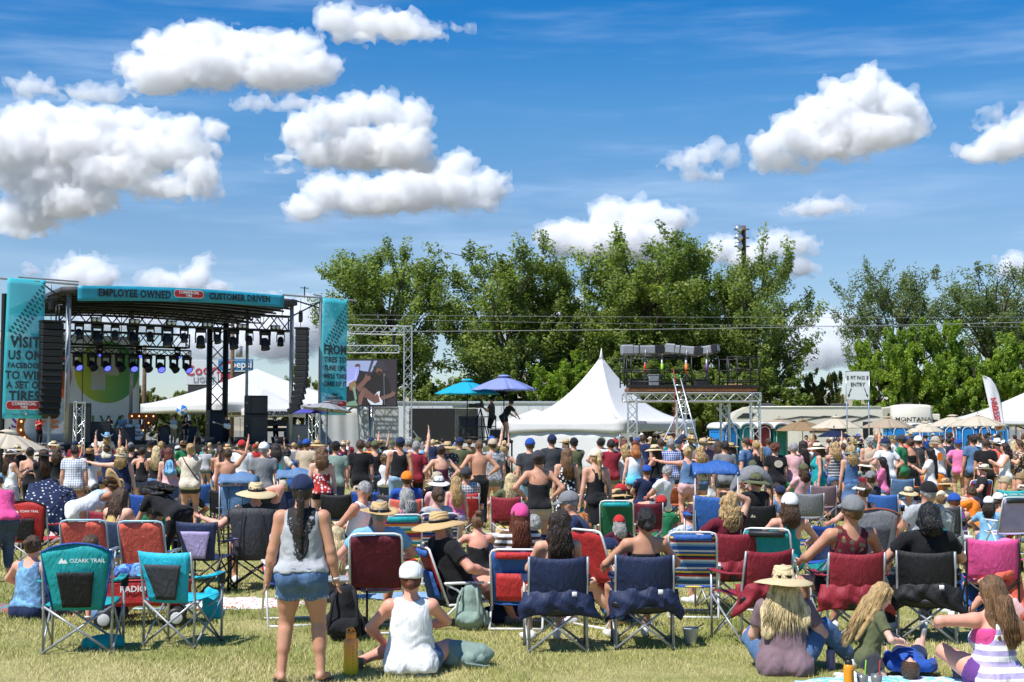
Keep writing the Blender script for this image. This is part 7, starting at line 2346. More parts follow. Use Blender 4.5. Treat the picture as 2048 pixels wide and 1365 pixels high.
def tree_data(seed, H, wid, base, n_limb, n_tuft, leaf, upright, sparse=0.0, per=70):
 """limbs as tubes, leaves as small folded faces gathered in tufts at the limb ends"""
 rng = np.random.default_rng(seed)
 tubes, tips = [], []
 th = H * rng.uniform(.42, .55)
 trunk = [(0, 0, -.3), (rng.uniform(-.2, .2), 0, H * .12), (rng.uniform(-.4, .4), rng.uniform(-.3, .3), th * .6), (rng.uniform(-.6, .6), rng.uniform(-.5, .5), th), (rng.uniform(-1, 1), rng.uniform(-.6, .6), H * .80)]
 r0 = H * .021
 tubes.append(tube_vf(trunk, [r0 * 1.3, r0, r0 * .8, r0 * .6, r0 * .15], 8))
 tr = np.array(trunk)
 def along(t):
  q = t * 4; i = min(int(q), 3); return tr[i] + (tr[i + 1] - tr[i]) * (q - i)
 for k in range(n_limb):
  t0 = rng.uniform(.28, .95)
  a = k * 2.4 + rng.uniform(-.4, .4)
  s = along(t0)
  top = s[2]
  reach = wid * rng.uniform(.55, 1.0) * (1.15 - .75 * max(0, (top / H - .35)))
  zt = min(H * rng.uniform(.90, 1.0), max(base + .5, top + reach * upright * rng.uniform(.5, 1.3)))
  e = v3(math.cos(a) * reach, math.sin(a) * reach * .8, zt)
  # keep inside an egg-shaped crown
  f = (zt / H - .55) / .5
  lim = wid * math.sqrt(max(.05, 1 - min(1, f * f)))
  rr = math.hypot(e[0], e[1])
  if rr > lim: e[0] *= lim / rr; e[1] *= lim / rr
  m1 = s + (e - s) * .35 + v3(0, 0, -.05 * reach); m2 = s + (e - s) * .7 + v3(rng.uniform(-.4, .4), rng.uniform(-.4, .4), .06 * reach)
  lr = r0 * rng.uniform(.25, .45)
  tubes.append(tube_vf([s, m1, m2, e], [lr, lr * .7, lr * .4, lr * .1], 5))
  for j in range(5):
   t = rng.uniform(.3, 1.0)
   p = s + (e - s) * t
   d = unit(rng.normal(size=3) * v3(1, 1, .6) + v3(0, 0, .55 * upright + .15))
   L = rng.uniform(.8, 2.4) * H / 17
   q = p + d * L
   if q[2] < base: q[2] = base + rng.uniform(0, 1.0)
   tubes.append(tube_vf([p, (p + q) / 2 + rng.normal(size=3) * .1, q], [lr * .35, lr * .22, lr * .06], 4))
   tips.append((p * .3 + q * .7, d)); tips.append((q, d))
  tips.append((e, unit(v3(e[0] * .05, e[1] * .05, 1))))
 tips = [t for t in tips if t[0][2] > base]
 order = rng.permutation(len(tips))[:n_tuft]
 P, D, S, T = [], [], [], []
 for i in order:
  p, d = tips[i]
  if rng.random() < sparse: continue
  n = int(per * rng.uniform(.5, 1.4))
  ax = unit(d + v3(0, 0, .6))
  L = rng.uniform(.8, 1.6) * H / 17; W = rng.uniform(.34, .72) * H / 17
  q = rng.normal(size=(n, 3)).astype(np.float32)
  q = q / (np.linalg.norm(q, axis=1, keepdims=True) + 1e-6) * rng.random((n, 1)).astype(np.float32) ** .4
  al = q @ ax
  pos = p + q * W + np.outer(al, ax) * (L - W)
  P.append(pos); D.append(unit(v3(*ax)) * .5 + q * .8)
  tone = np.clip(rng.normal(.5, .16) + rng.normal(0, .16, n), 0, 1)
  T.append(tone); S.append(np.full(n, leaf) * rng.uniform(.65, 1.25, n))
 P = np.concatenate(P); D = np.concatenate(D); T = np.concatenate(T); S = np.concatenate(S)
 n = len(P)
 nrm = D + rng.normal(size=(n, 3)) * .55; nrm /= np.linalg.norm(nrm, axis=1, keepdims=True) + 1e-6
 a = rng.normal(size=(n, 3)); u = np.cross(nrm, a); u /= np.linalg.norm(u, axis=1, keepdims=True) + 1e-6
 w = np.cross(nrm, u)
 V = np.empty((n, 4, 3), np.float32)
 V[:, 0] = P - u * S[:, None]; V[:, 1] = P - w * S[:, None] * .55 + nrm * S[:, None] * .12
 V[:, 2] = P + u * S[:, None]; V[:, 3] = P + w * S[:, None] * .55 + nrm * S[:, None] * .12
 return merge(tubes), (V.reshape(-1, 3), np.arange(n * 4, dtype=np.int32).reshape(n, 4), np.repeat(T, 4))

def build_trees():
 bark = plain('bark', (.085, .065, .05), .95, noise=.3, scale=3, bumpk=.8)
 LM = {'ash': leaf_material('ash_leaves', (.075, .115, .026), (.175, .23, .055), (.36, .40, .105)),
  'cottonwood': leaf_material('cottonwood_leaves', (.08, .115, .04), (.155, .20, .075), (.25, .29, .12)),
  'bush': leaf_material('bright_leaves', (.09, .16, .016), (.20, .29, .035), (.36, .44, .055)),
  'willow': leaf_material('willow_leaves', (.08, .11, .02), (.16, .18, .04), (.26, .26, .07))}
 def kind(key, *a, **k):
  def mk():
   tb, (V, F, T) = tree_data(*a, **k)
   tm = mesh_np('trunk', *tb, [bark])
   cm = mesh_np('crown', V, F, [M_DUMMY], False)
   set_attr(cm, 'tone', T)
   return tm, cm
  return cached(('tree', key), mk)
 K = {
  'a': lambda: kind('a', 1, 17.0, 5.2, 2.6, 44, 430, .14, 1.4, 0, 88),
  'b': lambda: kind('b', 2, 17.0, 5.0, 2.8, 40, 400, .14, 1.55, 0, 88),
  'c': lambda: kind('c', 3, 17.0, 5.6, 2.4, 44, 430, .14, 1.25, 0, 88),
  'd': lambda: kind('d', 4, 17.0, 6.6, 3.5, 36, 310, .13, 1.0, .12, 80),
  'bush': lambda: kind('bush', 5, 9.0, 4.6, .5, 44, 430, .14, .7, 0, 100),
  'bush2': lambda: kind('bush2', 6, 9.0, 4.9, .4, 42, 420, .14, .6, 0, 100),
 }
 rows = [  # column, top row, distance, kind, leaf, label, turn, extra width
  (772, 484, 116, 'a', 'ash', 'tall green tree behind the video screen', .3, 1.05),
  (1018, 470, 117, 'b', 'ash', 'tall upright tree left of the peaked marquee', 1.1, 1.05),
  (1165, 508, 119, 'c', 'ash', 'green tree right behind the marquee peak', .8, .85),
  (1290, 455, 116, 'a', 'ash', 'tallest tree behind the light tower', 5.2, 1.05),
  (1385, 500, 121, 'b', 'ash', 'tree between the tallest tree and the floodlight pole', 2.6, 1.0),
  (1500, 482, 116, 'c', 'ash', 'broad tree right of the light tower', 1.7, .88),
  (1790, 510, 134, 'd', 'cottonwood', 'grey-green cottonwood with bare twigs on the right', .2, .8),
  (1985, 518, 136, 'd', 'cottonwood', 'tall dark cottonwood at the right edge', 4.1, 1.0),
  (2080, 600, 132, 'd', 'cottonwood', 'cottonwood cut by the right edge of the picture', 5.0, 1.05),
  (1765, 655, 108, 'bush', 'bush', 'bright green bushy tree behind the pit pass sign', 0, .66),
  (1850, 630, 110, 'bush2', 'bush', 'large bright green bushy tree behind the second caravan', 1.6, .85),
  (1960, 675, 108, 'bush', 'bush', 'bright green bushy tree behind the feather flag', 3.0, .8),
  (2060, 650, 110, 'bush2', 'bush', 'bushy tree at the right picture edge above the white marquee', 4.4, .9),
  (1645, 735, 118, 'bush2', 'willow', 'small yellow-green bush in the gap left of the pit pass sign', 2.0, .6),
  (1140, 700, 112, 'bush', 'bush', 'bright bush left of the marquee peak', 5.0, .95),
  (1000, 735, 114, 'bush2', 'ash', 'dark bush behind the lavender umbrella', 1.0, 1.0),
  (880, 740, 113, 'bush', 'ash', 'dark bush above the white trailer', 2.5, 1.0),
  (1290, 705, 112, 'bush2', 'ash', 'bush behind the light tower railings', 3.5, 1.1),
  (1420, 715, 112, 'bush', 'ash', 'bush below the right follow spots', 4.5, 1.1),
  (1530, 730, 112, 'bush2', 'ash', 'dark bush behind the long caravan roof', .5, 1.1),
  (625, 728, 120, 'bush', 'willow', 'pale green bush right of the line array', 3.7, .75),
  (330, 775, 150, 'bush2', 'willow', 'yellow-green bush beyond the backdrop edge', 2.8, .9),
  (395, 788, 155, 'bush', 'willow', 'second yellow-green bush behind the stage', 1.8, .8),
  (245, 770, 150, 'bush', 'willow', 'yellow-green bush hidden behind the backdrop', .8, 1.0),
  (5, 640, 120, 'a', 'ash', 'green tree behind the left edge of the stage', 2.9, .8),
 ]
 for u, vt, Y, k, lf, label, turn, wx in rows:
  tm, cm = K[k]()
  p = at(u, vt, Y); g = gz(p[0], Y)
  H = 17.0 if 'bush' not in k else 9.0
  sc = (p[2] - g) / H * .935
  o = empty('tree', (p[0], Y, g), turn, label=label, cat='tree', group='trees beyond the festival ground')
  sx = sc * wx * 1.16
  if 'bush' in k: sx = sc ** .55 * wx
  o.scale = (sx, sx, sc)
  q = new_obj('trunk', tm, o)
  q = new_obj('crown', cm, o); dress_obj(q, LM[lf])

# ---------------------------------------------------------------- the audience
STAGE_C = Vector((-19.0, 90.0, 0))
SKIN_K = {'f': 'fair', 'l': 'light', 't': 'tanned', 'r': 'flushed', 'b': 'brown', 'o': 'olive'}

def facing(p, extra=0.0):
 d = STAGE_C - p
 return math.atan2(-d.x, d.y) * .75 + R_(extra)

def fld(s):
 return tuple(q for q in s.split('/')) if s != '-' else None

def row_person(row, **kw):
 """column|px per metre|height|sex+build|pose|turn|top|bottom|hair|hat|skin|label"""
 u, s, H, sx, pose, turn, top, bot, hair, hat, sk, label = [q.strip() for q in row.split('|')]
 p = spot(float(u), float(s))
 sex, w = sx[0], float(sx[1:] or 1)
 H = float(H)
 yaw = R_(float(turn[1:])) if turn.startswith('=') else facing(p, float(turn))
 top, bot, hair, hat = fld(top), fld(bot), fld(hair), fld(hat)
 face = abs(math.atan2(math.sin(yaw), math.cos(yaw))) > .9
 d = dict(group='festival audience', h=.028 if float(s) > 118 else .032, face=face, child=H < 1.42, shoes=None if float(s) < 112 and 'sit' not in pose else 'white')
 d.update(kw)
 return person(p, yaw, label, pose, sex, w, H, top, bot, SKIN_K[sk], hair, hat, **d)

STANDING = '''
148|97|1.68|m1.12|down|0|shirt/white/plaid/slate blue|shorts/tan|short/dark brown|-|l|broad man in a white and blue plaid shirt, lawn left
178|95|1.62|f|phone|0|tee/white|shorts/denim blue|mid/brown|straw/brown straw|f|woman in a white tee and tan straw hat beside the plaid shirt
242|106|1.66|f|point_left|0|sleeveless/navy|jeans/mustard|curly/blonde|bucket/cream|f|blonde woman in a navy top and yellow trousers
22|100|1.62|f|phone|-60|tank/white|jeans/light grey|long/brown|fedora/white|l|woman in a white tank and pale hat at the left edge
62|95|1.64|f|one_hip|0|cami/black|jeans/black|bun/dark brown|-|l|woman in a black strappy top near the left edge
86|97|1.6|f|crossed|30|tee/black|shorts/black|long/brown|sunhat/black|l|woman in a black tee and floppy black hat
113|84|1.6|f|down|0|tank/black|shorts/denim blue|curly/brown|-|t|woman with curly brown hair behind the floppy black hat
340|95|1.62|f|one_hip|0|cami/pale pink|jeans/denim blue|long/auburn|-|f|woman with a light blue backpack on her back
380|99|1.72|f1.1|crossed|0|tee/cream|shorts/charcoal|bun/blonde|-|l|fair-haired person in a cream shirt with a shoulder strap
312|86|1.64|f|phone|0|tank/black|shorts/denim blue|long/pale blonde|-|f|long-haired blonde in a black top left of the backpack
284|85|1.62|f|hips|0|racer/black|shorts/denim blue|bun/dark brown|-|l|woman with a dark bun and black racerback top
262|80|1.68|f|down|0|sleeveless/black|jeans/black|bun/black|-|l|person in a black sleeveless top left of the dark bun
440|85|1.64|f|phone|0|racer/pale pink|shorts/denim blue|braid/brown|-|t|woman with a long braid and a pale pink top
483|84|1.76|m|down|0|tee/white|jeans/denim blue|short/brown|cap/red|l|man in a white tee and bright red cap
527|105|1.74|m|down|0|shirt/grey|jeans/charcoal|short/grey|cap/white|l|man in a grey button shirt and white cap
555|98|1.72|m|one_hip|0|tee/cream|shorts/tan|mid/dark brown|-|l|long-haired man in a cream tee with a back print
574|92|1.6|f|phone|0|tee/blue|jeans/dark denim|lowbun/black|-|l|woman in a bright blue shirt right of the cream tee
598|76|1.74|m|relaxed|0|tee/grey|jeans/charcoal|short/brown|cap/navy|l|man in a plain grey tee and navy cap, mid crowd
643|112|1.68|f|down|0|cami/red/floral/white|short_shorts/black|curly/light brown|-|f|curly-haired woman in a red floral top and black shorts
671|95|1.74|m|down|0|tee/sage green|jeans/dark denim|short/dark brown|cap/black|l|man in a sage green tee and black cap
720|92|1.78|m|down|0|tee/black|shorts/charcoal|short/brown|-|l|brown-haired man in a plain black tee left of the boy in white
750|84|1.74|m|down|0|tank/black|jeans/dark denim|short/brown|cap/olive|l|man in a black tank and olive cap
767|84|1.4|m|phone|0|tee/white|jeans/dark denim|tousled/light brown|-|f|boy in a white tee between two men in black
797|92|1.82|m|relaxed|0|tank/black|jeans/pale denim|short/dark brown|cap/navy|t|tattooed man in a black tank and pale jeans
829|88|1.74|m|relaxed|0|tee/crimson|jeans/black|short/grey|-|l|man in a crimson tee with a grey crop of hair
455|100|1.62|m|head_touch|0|-|shorts/charcoal|short/brown|-|t|shirtless man with one hand at his head, left half
882|99|1.68|f|hips|0|cami/maroon|leggings/charcoal|bun/dark brown|-|l|woman in a loose maroon top with hands on hips
895|86|1.72|m|down|0|tee/charcoal/floral/light grey|shorts/charcoal|short/grey|lifeguard/straw|l|man in a patterned dark shirt under a huge straw hat
919|80|1.8|m|down|0|tee/olive|jeans/olive|short/brown|cap/navy|l|man in an olive tee right of the huge straw hat
958|97|1.78|m|hips|0|-|jeans/black|buzz/light brown|-|t|shirtless bald man with hands on hips, centre
985|90|1.78|m1.1|down|0|tee/grey/camo/light grey|shorts/grey|short/brown|cap/beige|l|man in a grey camouflage tee and beige cap
1010|88|1.66|f|one_hip|0|racer/black|jeans/denim blue|topknot/blonde|-|l|blonde woman in a black top with a laced back
1060|98|1.8|m|down|0|tee/charcoal|jeans/pale denim|short/brown|cap/royal blue|l|man in a dark grey tee and royal blue cap
1077|137|1.68|f|hips|-8|cami/black|shorts/beige|bun/dark brown|cap/charcoal|t|woman in a black camisole and beige shorts, hands on hips
1104|86|1.86|m|down|0|tee/charcoal|jeans/charcoal|short/dark brown|cap/navy|l|tall man in a dark tee and navy cap left of the marquee
1133|112|1.66|f|down|0|tank/black/floral/white|skirt/black/floral/white|long/light brown|-|l|long-haired woman in a black and white flowered dress
1148|82|1.78|m1.1|crossed|0|tee/olive|jeans/dark denim|short/dark brown|cap/black|l|broad man in an olive shirt before the marquee wall
1192|128|1.69|f|down|6|racer/black|skirt/black|longpony/blonde|cap/cream|l|blonde woman in a black racerback dress and cream cap
1222|86|1.76|m|crossed|0|tee/crimson|shorts/grey|short/dark brown|-|l|man in a crimson tee with dark hair by the light tower
1268|92|1.66|f|relaxed|0|sleeveless/sky blue/ombre/white|leggings/black|bob/ginger|-|f|red-haired woman in a white and sky-blue faded tank
1250|85|1.64|f|down|0|tee/white|shorts/denim blue|curly/blonde|-|f|curly blonde woman in white behind the faded tank
1310|90|1.66|f|phone|60|tank/black|shorts/denim blue|mid/brown|sunhat/pale straw|l|woman in a black tank and cream hat below the tower
1322|86|1.78|m|down|0|tank/black|shorts/charcoal|buzz/brown|-|t|bald man in a black tank below the light tower
1342|86|1.78|m|down|0|shirt/royal blue/plaid/white|jeans/dark denim|short/grey|-|l|man in a royal blue plaid shirt below the ladder
1375|98|1.64|f|point_left|0|tank/slate blue|shorts/pale pink|bun/blonde|-|r|woman in a slate tank pointing to the left
1400|92|1.62|f|down|0|tank/olive|shorts/denim blue|curly/blonde|-|f|blonde woman right of the pointing woman
1407|84|1.78|m1.1|down|0|tee/mauve|shorts/tan|short/grey|straw/straw|r|man in a mauve tee and straw hat near the ladder foot
1436|83|1.7|f|down|0|tee/purple|shorts/denim blue|mid/brown|-|l|woman in a dark purple tee in front of the blue toilet
1450|92|1.74|m|down|0|tee/grey|shorts/charcoal|short/dark brown|-|l|man in a heather grey tee before the toilets
1462|84|1.68|f|phone|0|shirt/slate blue/floral/white|jeans/denim blue|bob/brown|straw/straw|l|person in a patterned blue shirt and straw hat by the toilets
1492|88|1.82|m|down|40|tee/slate blue|shorts/navy|buzz/brown|-|l|tall man in a blue tee looking left by the green toilet
1513|86|1.74|f|down|20|tank/black|jeans/pale denim|longpony/blonde|-|l|ponytailed woman in pale overalls by the toilets
1551|92|1.7|m1.1|down|0|tee/black|shorts/charcoal|tousled/auburn|-|l|man in a black tee with a cream back print
1588|91|1.7|f1.15|down|0|tee/pale pink|shorts/red|short/grey|-|l|grey-haired person in a pale pink tee
1606|85|1.72|f|down|0|tank/black|jeans/black|verylong/dark brown|-|l|woman with very long dark hair right of the pink tee
1636|90|1.7|f|down|70|dress/teal|-|bob/brown|sunhat/cream|r|woman in a teal dress and cream hat turned left
1670|88|1.7|f|crossed|0|tank/light grey/stripes/charcoal|shorts/denim blue|curly/blonde|-|r|blonde woman in a grey striped tank
1702|98|1.66|f|point_right|0|tank/denim blue|skirt/denim blue|curly/blonde|bucket/sage green|l|woman in a blue dress and sage hat reaching to the right
1772|86|1.78|m1.1|hips|0|tee/white|jeans/denim blue|short/grey|cap/navy|l|man in a white tee and jeans with hands on hips
1765|96|1.42|f|phone|60|long/pink|jeans/denim blue|verylong/black|-|o|girl in a pink long-sleeved top with long black hair
1803|80|1.84|m|down|30|tee/green|shorts/olive|short/brown|cap/charcoal|l|man in a green tee right of the man in white
1822|78|1.76|f|down|0|bandeau/black|long_skirt/black|bun/brown|-|t|woman in a black bandeau and long black skirt
1837|76|1.8|m|down|0|tee/charcoal|jeans/dark denim|short/brown|cap/white|l|man in a dark tee and white cap beside the long black skirt
1860|95|1.62|f|phone|60|tee/white|jeans/pale denim|verylong/black|-|o|woman in white with very long black hair and a bag
1872|82|1.82|m1.1|down|0|tee/white|shorts/olive|short/grey|bucket/beige|l|man in a white tee with an orange back emblem
1898|58|1.68|f|down|0|tee/navy|jeans/dark denim|bun/black|-|l|woman all in navy standing with feet in view
1945|80|1.86|m|relaxed|0|tee/slate blue|shorts/charcoal|short/dark brown|-|t|tall man in a slate blue tee on the right
1972|82|1.76|m|down|-30|tee/black|jeans/black|buzz/brown|-|t|bearded man in a black tee right of the slate tee
2010|84|1.66|f|phone|70|sleeveless/white|shorts/beige|curly/dark brown|-|l|woman in a white top looking at her phone, far right
2040|80|1.72|m|phone|70|tee/brown/floral/cream|shorts/tan|short/brown|-|l|person in a brown flowered shirt at the right edge
213|88|1.7|m|cheer_two|0|tee/navy|shorts/tan|short/brown|-|l|man in navy lifting a child on his shoulders
8|150|1.5|f1.1|stoop|35|tee/hot pink|capri/dark denim|short/brown|cap/light blue|l|woman in a hot pink tee and dark capri jeans at the left edge
165|140|1.64|f|bend|-55|dress/white/ombre/light blue|-|bob/brown|lifeguard/straw|t|woman in a white, pink and blue dress bending under a wide hat
350|152|1.66|f|bend|50|tee/black|leggings/black|long/black|-|o|dark-haired woman in a black tee bending forward
912|127|1.24|f|down|0|tank/pink|shorts/lavender|long/blonde|-|f|little girl in a pink tank with long blonde hair'''

SEATED = '''
60|185|1.66|f1.15|ground|-20|tank/slate blue/tiedye/light blue|shorts/navy|bun/brown|-|r|woman in a blue tie-dye tank sitting on the grass, left
215|185|1.74|m1.1|ground_lean|-70|tee/slate blue|shorts/navy|buzz/brown|-|r|man with cropped hair and beard behind the teal chair
215|150|1.66|f1.1|sit_elbows|-30|racer/mustard|shorts/denim blue|long/brown|-|f|woman in a mustard top seated under the bending woman
352|142|1.2|m|ground_knees|0|tee/neon yellow|shorts/grey|short/brown|cap/olive|f|child in a neon yellow tee and camouflage cap
675|170|1.66|f|ground|20|tank/black|shorts/charcoal|verylong/pale blonde|-|f|blonde woman in black sitting behind the standing woman
735|112|1.74|m1.2|ground|0|tee/charcoal|shorts/tan|short/brown|cap/olive|l|heavy man in a dark tee and olive cap on the grass
957|146|1.64|f|ground|0|cami/black|shorts/maroon|topknot/light brown|-|r|woman in a black strappy top sitting, seen from behind
1325|118|1.68|m|ground|0|tee/green|shorts/olive|short/brown|cap/red|l|person in a dark green tee and red cap on the grass
1240|132|1.3|f|ground|0|tee/maroon|shorts/black|mid/grey|cap/red|l|child in a red cap left of the burgundy chair
1290|96|1.25|m|ground_knees|20|tee/black|shorts/lime|short/blonde|-|l|fair-haired boy in black and neon green with arms up
1190|172|1.74|m|sit_elbows|75|tee/navy|shorts/denim blue|buzz/grey|cap/grey|t|man in a navy shirt and grey cap looking left
1235|190|1.66|f|ground_knees|80|racer/navy|shorts/denim blue|bob/blonde|cap/navy|f|woman in a navy and white cap leaning left
1168|146|1.64|f|ground|30|cami/pale pink|shorts/denim blue|curly/ginger|-|r|ginger-haired person behind the man in the grey cap
1115|140|1.05|m|kneel|30|tee/sky blue|shorts/navy|tousled/blonde|-|f|blond toddler in a sky-blue tee
1075|152|1.7|m1.1|ground|40|tee/navy|shorts/navy|short/grey|-|l|man in navy crouching under the toddler
1382|134|1.62|f1.1|ground|10|tee/white/tiedye/slate blue|shorts/navy|bun/plum|-|r|woman with plum hair in a white and blue top on the grass
1945|185|1.28|m|ground_knees|0|tee/blue|shorts/navy|short/brown|cap/white|f|child in a blue tee and white cap by the pink chair
2030|188|1.62|f|ground_knees|60|tee/coral|shorts/pale pink|mid/dark brown|cap/pink|r|person in coral sitting at the right edge
1990|112|1.66|f|ground_knees|-70|racer/charcoal|shorts/navy|lowbun/brown|cap/white|t|woman in a charcoal tank and white cap reaching right
1885|104|1.4|f|ground_side|30|tee/sky blue|shorts/pale pink|bun/light brown|-|f|girl in a pale blue print lying back by the orange chair
1760|92|1.66|m|ground|0|tee/charcoal|shorts/olive|short/black|cap/olive|l|person in a dark vest and olive cap, right lawn
1675|90|1.62|f|ground|40|cami/black|shorts/black|long/brown|-|r|sunlit woman with long brown hair on the right lawn
30|100|1.7|m1.1|ground|0|tee/black|shorts/navy|short/black|-|l|man in black sitting before the white tank, left
285|110|1.7|m|ground|0|tee/charcoal|shorts/charcoal|buzz/dark brown|-|l|dark-haired man sitting left of the bending woman in black
375|98|1.72|m1.1|ground|0|tee/charcoal|shorts/grey|short/brown|cap/lavender|r|man in a charcoal tee and lavender cap on the lawn'''

CHAIRS = '''
170|216|6|oversize|teal|black|steel|royal blue|empty teal oversize camping chair at the left front|OZARK TRAIL/white/.855/.05
368|210|-16|quad_window|turquoise|charcoal|steel|-|empty turquoise camping chair left of the standing woman|-
73|137|-6|oversize|red|black|steel|black|red and black camping chair with a white logo, left|OZARK TRAIL/white/.855/.045
182|172|4|lawn|coral|-|blue|-|coral lawn chair behind the teal oversize chair|-
303|174|-4|lawn|coral|-|blue|-|coral lawn chair behind the turquoise chair|-
418|160|-12|quad_window|navy|lavender|black|-|navy camping chair with a pale window|-
510|156|5|lounge|charcoal|-|black|-|tall charcoal camping chair with curved seams|-
585|190|15|lawn|royal blue|-|white|-|royal blue lawn chair hidden behind the standing woman|-
755|197|3|lawn|burgundy|-|white|-|burgundy lawn chair with a white tube frame|-
678|112|0|quad|black|-|black|-|black camping chair with lime piping|-
812|120|5|quad|coral|-|steel|-|faded red camping chair near the centre|-
930|110|0|quad|red|white|steel|-|red checked camping chair in the centre|OZARK TRAIL/white/.80/.05
1018|116|-8|quad|crimson|-|steel|-|crimson camping chair beside the beige shorts|-
870|150|12|beach_high|striped_navy|navy|white|-|navy, white and red striped beach chair|-
800|152|10|beach_high|striped_rainbow|teal|white|-|rainbow striped low chair near the centre|-
918|192|-72|beach|red|blue|white|-|red and blue low beach chair turned sideways|-
1036|193|-4|beach|blue|red|white|-|blue beach chair with a red rear pouch|-
1112|215|2|quad_cover|navy|-|steel|-|navy camping chair with its shade folded, left one|-
1285|212|-2|quad_cover|navy|-|steel|-|navy camping chair with its shade folded, right one|-
1228|192|-55|lawn|red|-|white|-|red lawn chair with white tubes seen from the side|-
1386|182|-8|beach_high|striped_blue|blue|white|-|empty blue striped beach chair|-
1498|205|24|quad_cover|crimson|-|steel|-|empty crimson camping chair right of the bucket|-
1692|208|3|quad_cover|crimson|-|steel|-|crimson camping chair under the man in the floral vest|-
1850|206|-16|quad_cover|black|-|steel|-|black camping chair with sagging shade|-
1450|176|10|quad_cover|crimson|-|steel|-|crimson camping chair under the curly blonde woman|-
1595|164|48|quad|royal blue|-|steel|-|royal blue camping chair turned left|-
1505|130|6|quad|black|-|black|-|black camping chair below the grey sun hood|/beige/.72/.05
1425|140|2|quad|blue|-|steel|-|blue high-backed chair with a raised canopy|-
1385|90|-6|quad|olive|-|black|-|olive camping chair with an empty seat|-
1340|94|0|quad|rust|-|black|-|rust and maroon camping chair by the boy|OZARK TRAIL/white/.80/.05
1285|126|4|quad|burgundy|-|steel|-|burgundy camping chair behind the dark bun|-
1233|128|-4|beach_high|green|teal|white|-|dark green beach chair in the middle field|-
1157|118|0|beach_high|striped_green|blue|white|-|green and blue beach chair left of the black dress|-
1610|110|0|quad|grey|-|steel|-|plain grey camping chair in the right middle field|-
1580|91|8|quad|green|-|steel|-|green camping chair beside the grey sun hood|-
1640|97|0|quad|mauve|-|steel|-|faded mauve camping chair on the right|-
1735|152|4|oversize|grey|charcoal|steel|rust|grey camping chair with a rust top edge|-
1768|112|-20|quad|blue|-|steel|-|tall blue camping chair beside the white sun visor|-
1840|152|8|oversize|light grey|teal|steel|grey|light grey camping chair with a teal window|OZARK TRAIL/white/.855/.045
1885|132|-18|quad|charcoal|-|steel|-|charcoal and black chair leaning behind the grey one|-
1857|84|0|oversize|orange|orange|black|royal blue|bright orange and blue camping chair|-
1795|86|4|quad|slate blue|-|steel|-|slate blue camping chair on the right|-
1975|186|-10|quad|hot pink|-|black|-|hot pink camping chair at the right|-
2030|105|-30|quad|teal|-|black|-|teal camping chair at the right edge|OZARK TRAIL/white/.80/.05
2010|122|10|beach_high|lavender|-|white|-|lavender towel-covered chair on the right|-
1790|76|0|quad|red|-|steel|-|red camping chair far right, behind the slate one|-
1725|82|0|quad|crimson|-|steel|-|red chair under the cream sunhat|-
1300|82|0|quad|dark denim|-|black|-|dark blue camping chair below the tower, middle field|-
1215|80|0|quad|black|-|black|-|black camping chair right of the black dress|-
1680|76|0|quad|navy|-|steel|-|navy camping chair behind the striped tank|-
480|114|0|lounge|slate blue|-|black|-|slate blue chair with a raised sunshade, left half|-
590|106|0|quad|navy|-|black|-|navy chair behind the braid of the standing woman|-
735|108|0|quad|royal blue|-|black|-|royal blue camping chair behind the lime piping|-
788|112|0|quad|charcoal|-|black|-|charcoal camping chair behind the orange cap|-
858|110|0|quad|black|-|black|-|black camping chair under the white sunhats|-
120|116|10|quad|crimson|-|black|-|crimson camping chair behind the dotted umbrella|-
230|140|0|quad|crimson|-|black|-|crimson chair with dark frame beside the mustard top|-
258|156|0|quad|dark denim|-|blue|-|dark blue camping chair between the coral ones|-
455|104|0|quad|black|-|black|-|black camping chair left of the slate sunshade|-
300|112|0|quad|royal blue|-|black|-|royal blue chair among the left crowd|-
405|93|0|quad|blue|-|steel|-|blue camping chair behind the lavender cap|-
1945|92|10|beach_high|red|blue|white|-|red beach chair with blue headrest, far right|-
1545|176|-20|beach_high|teal|-|white|-|teal hooded chair beside the royal blue one|-'''

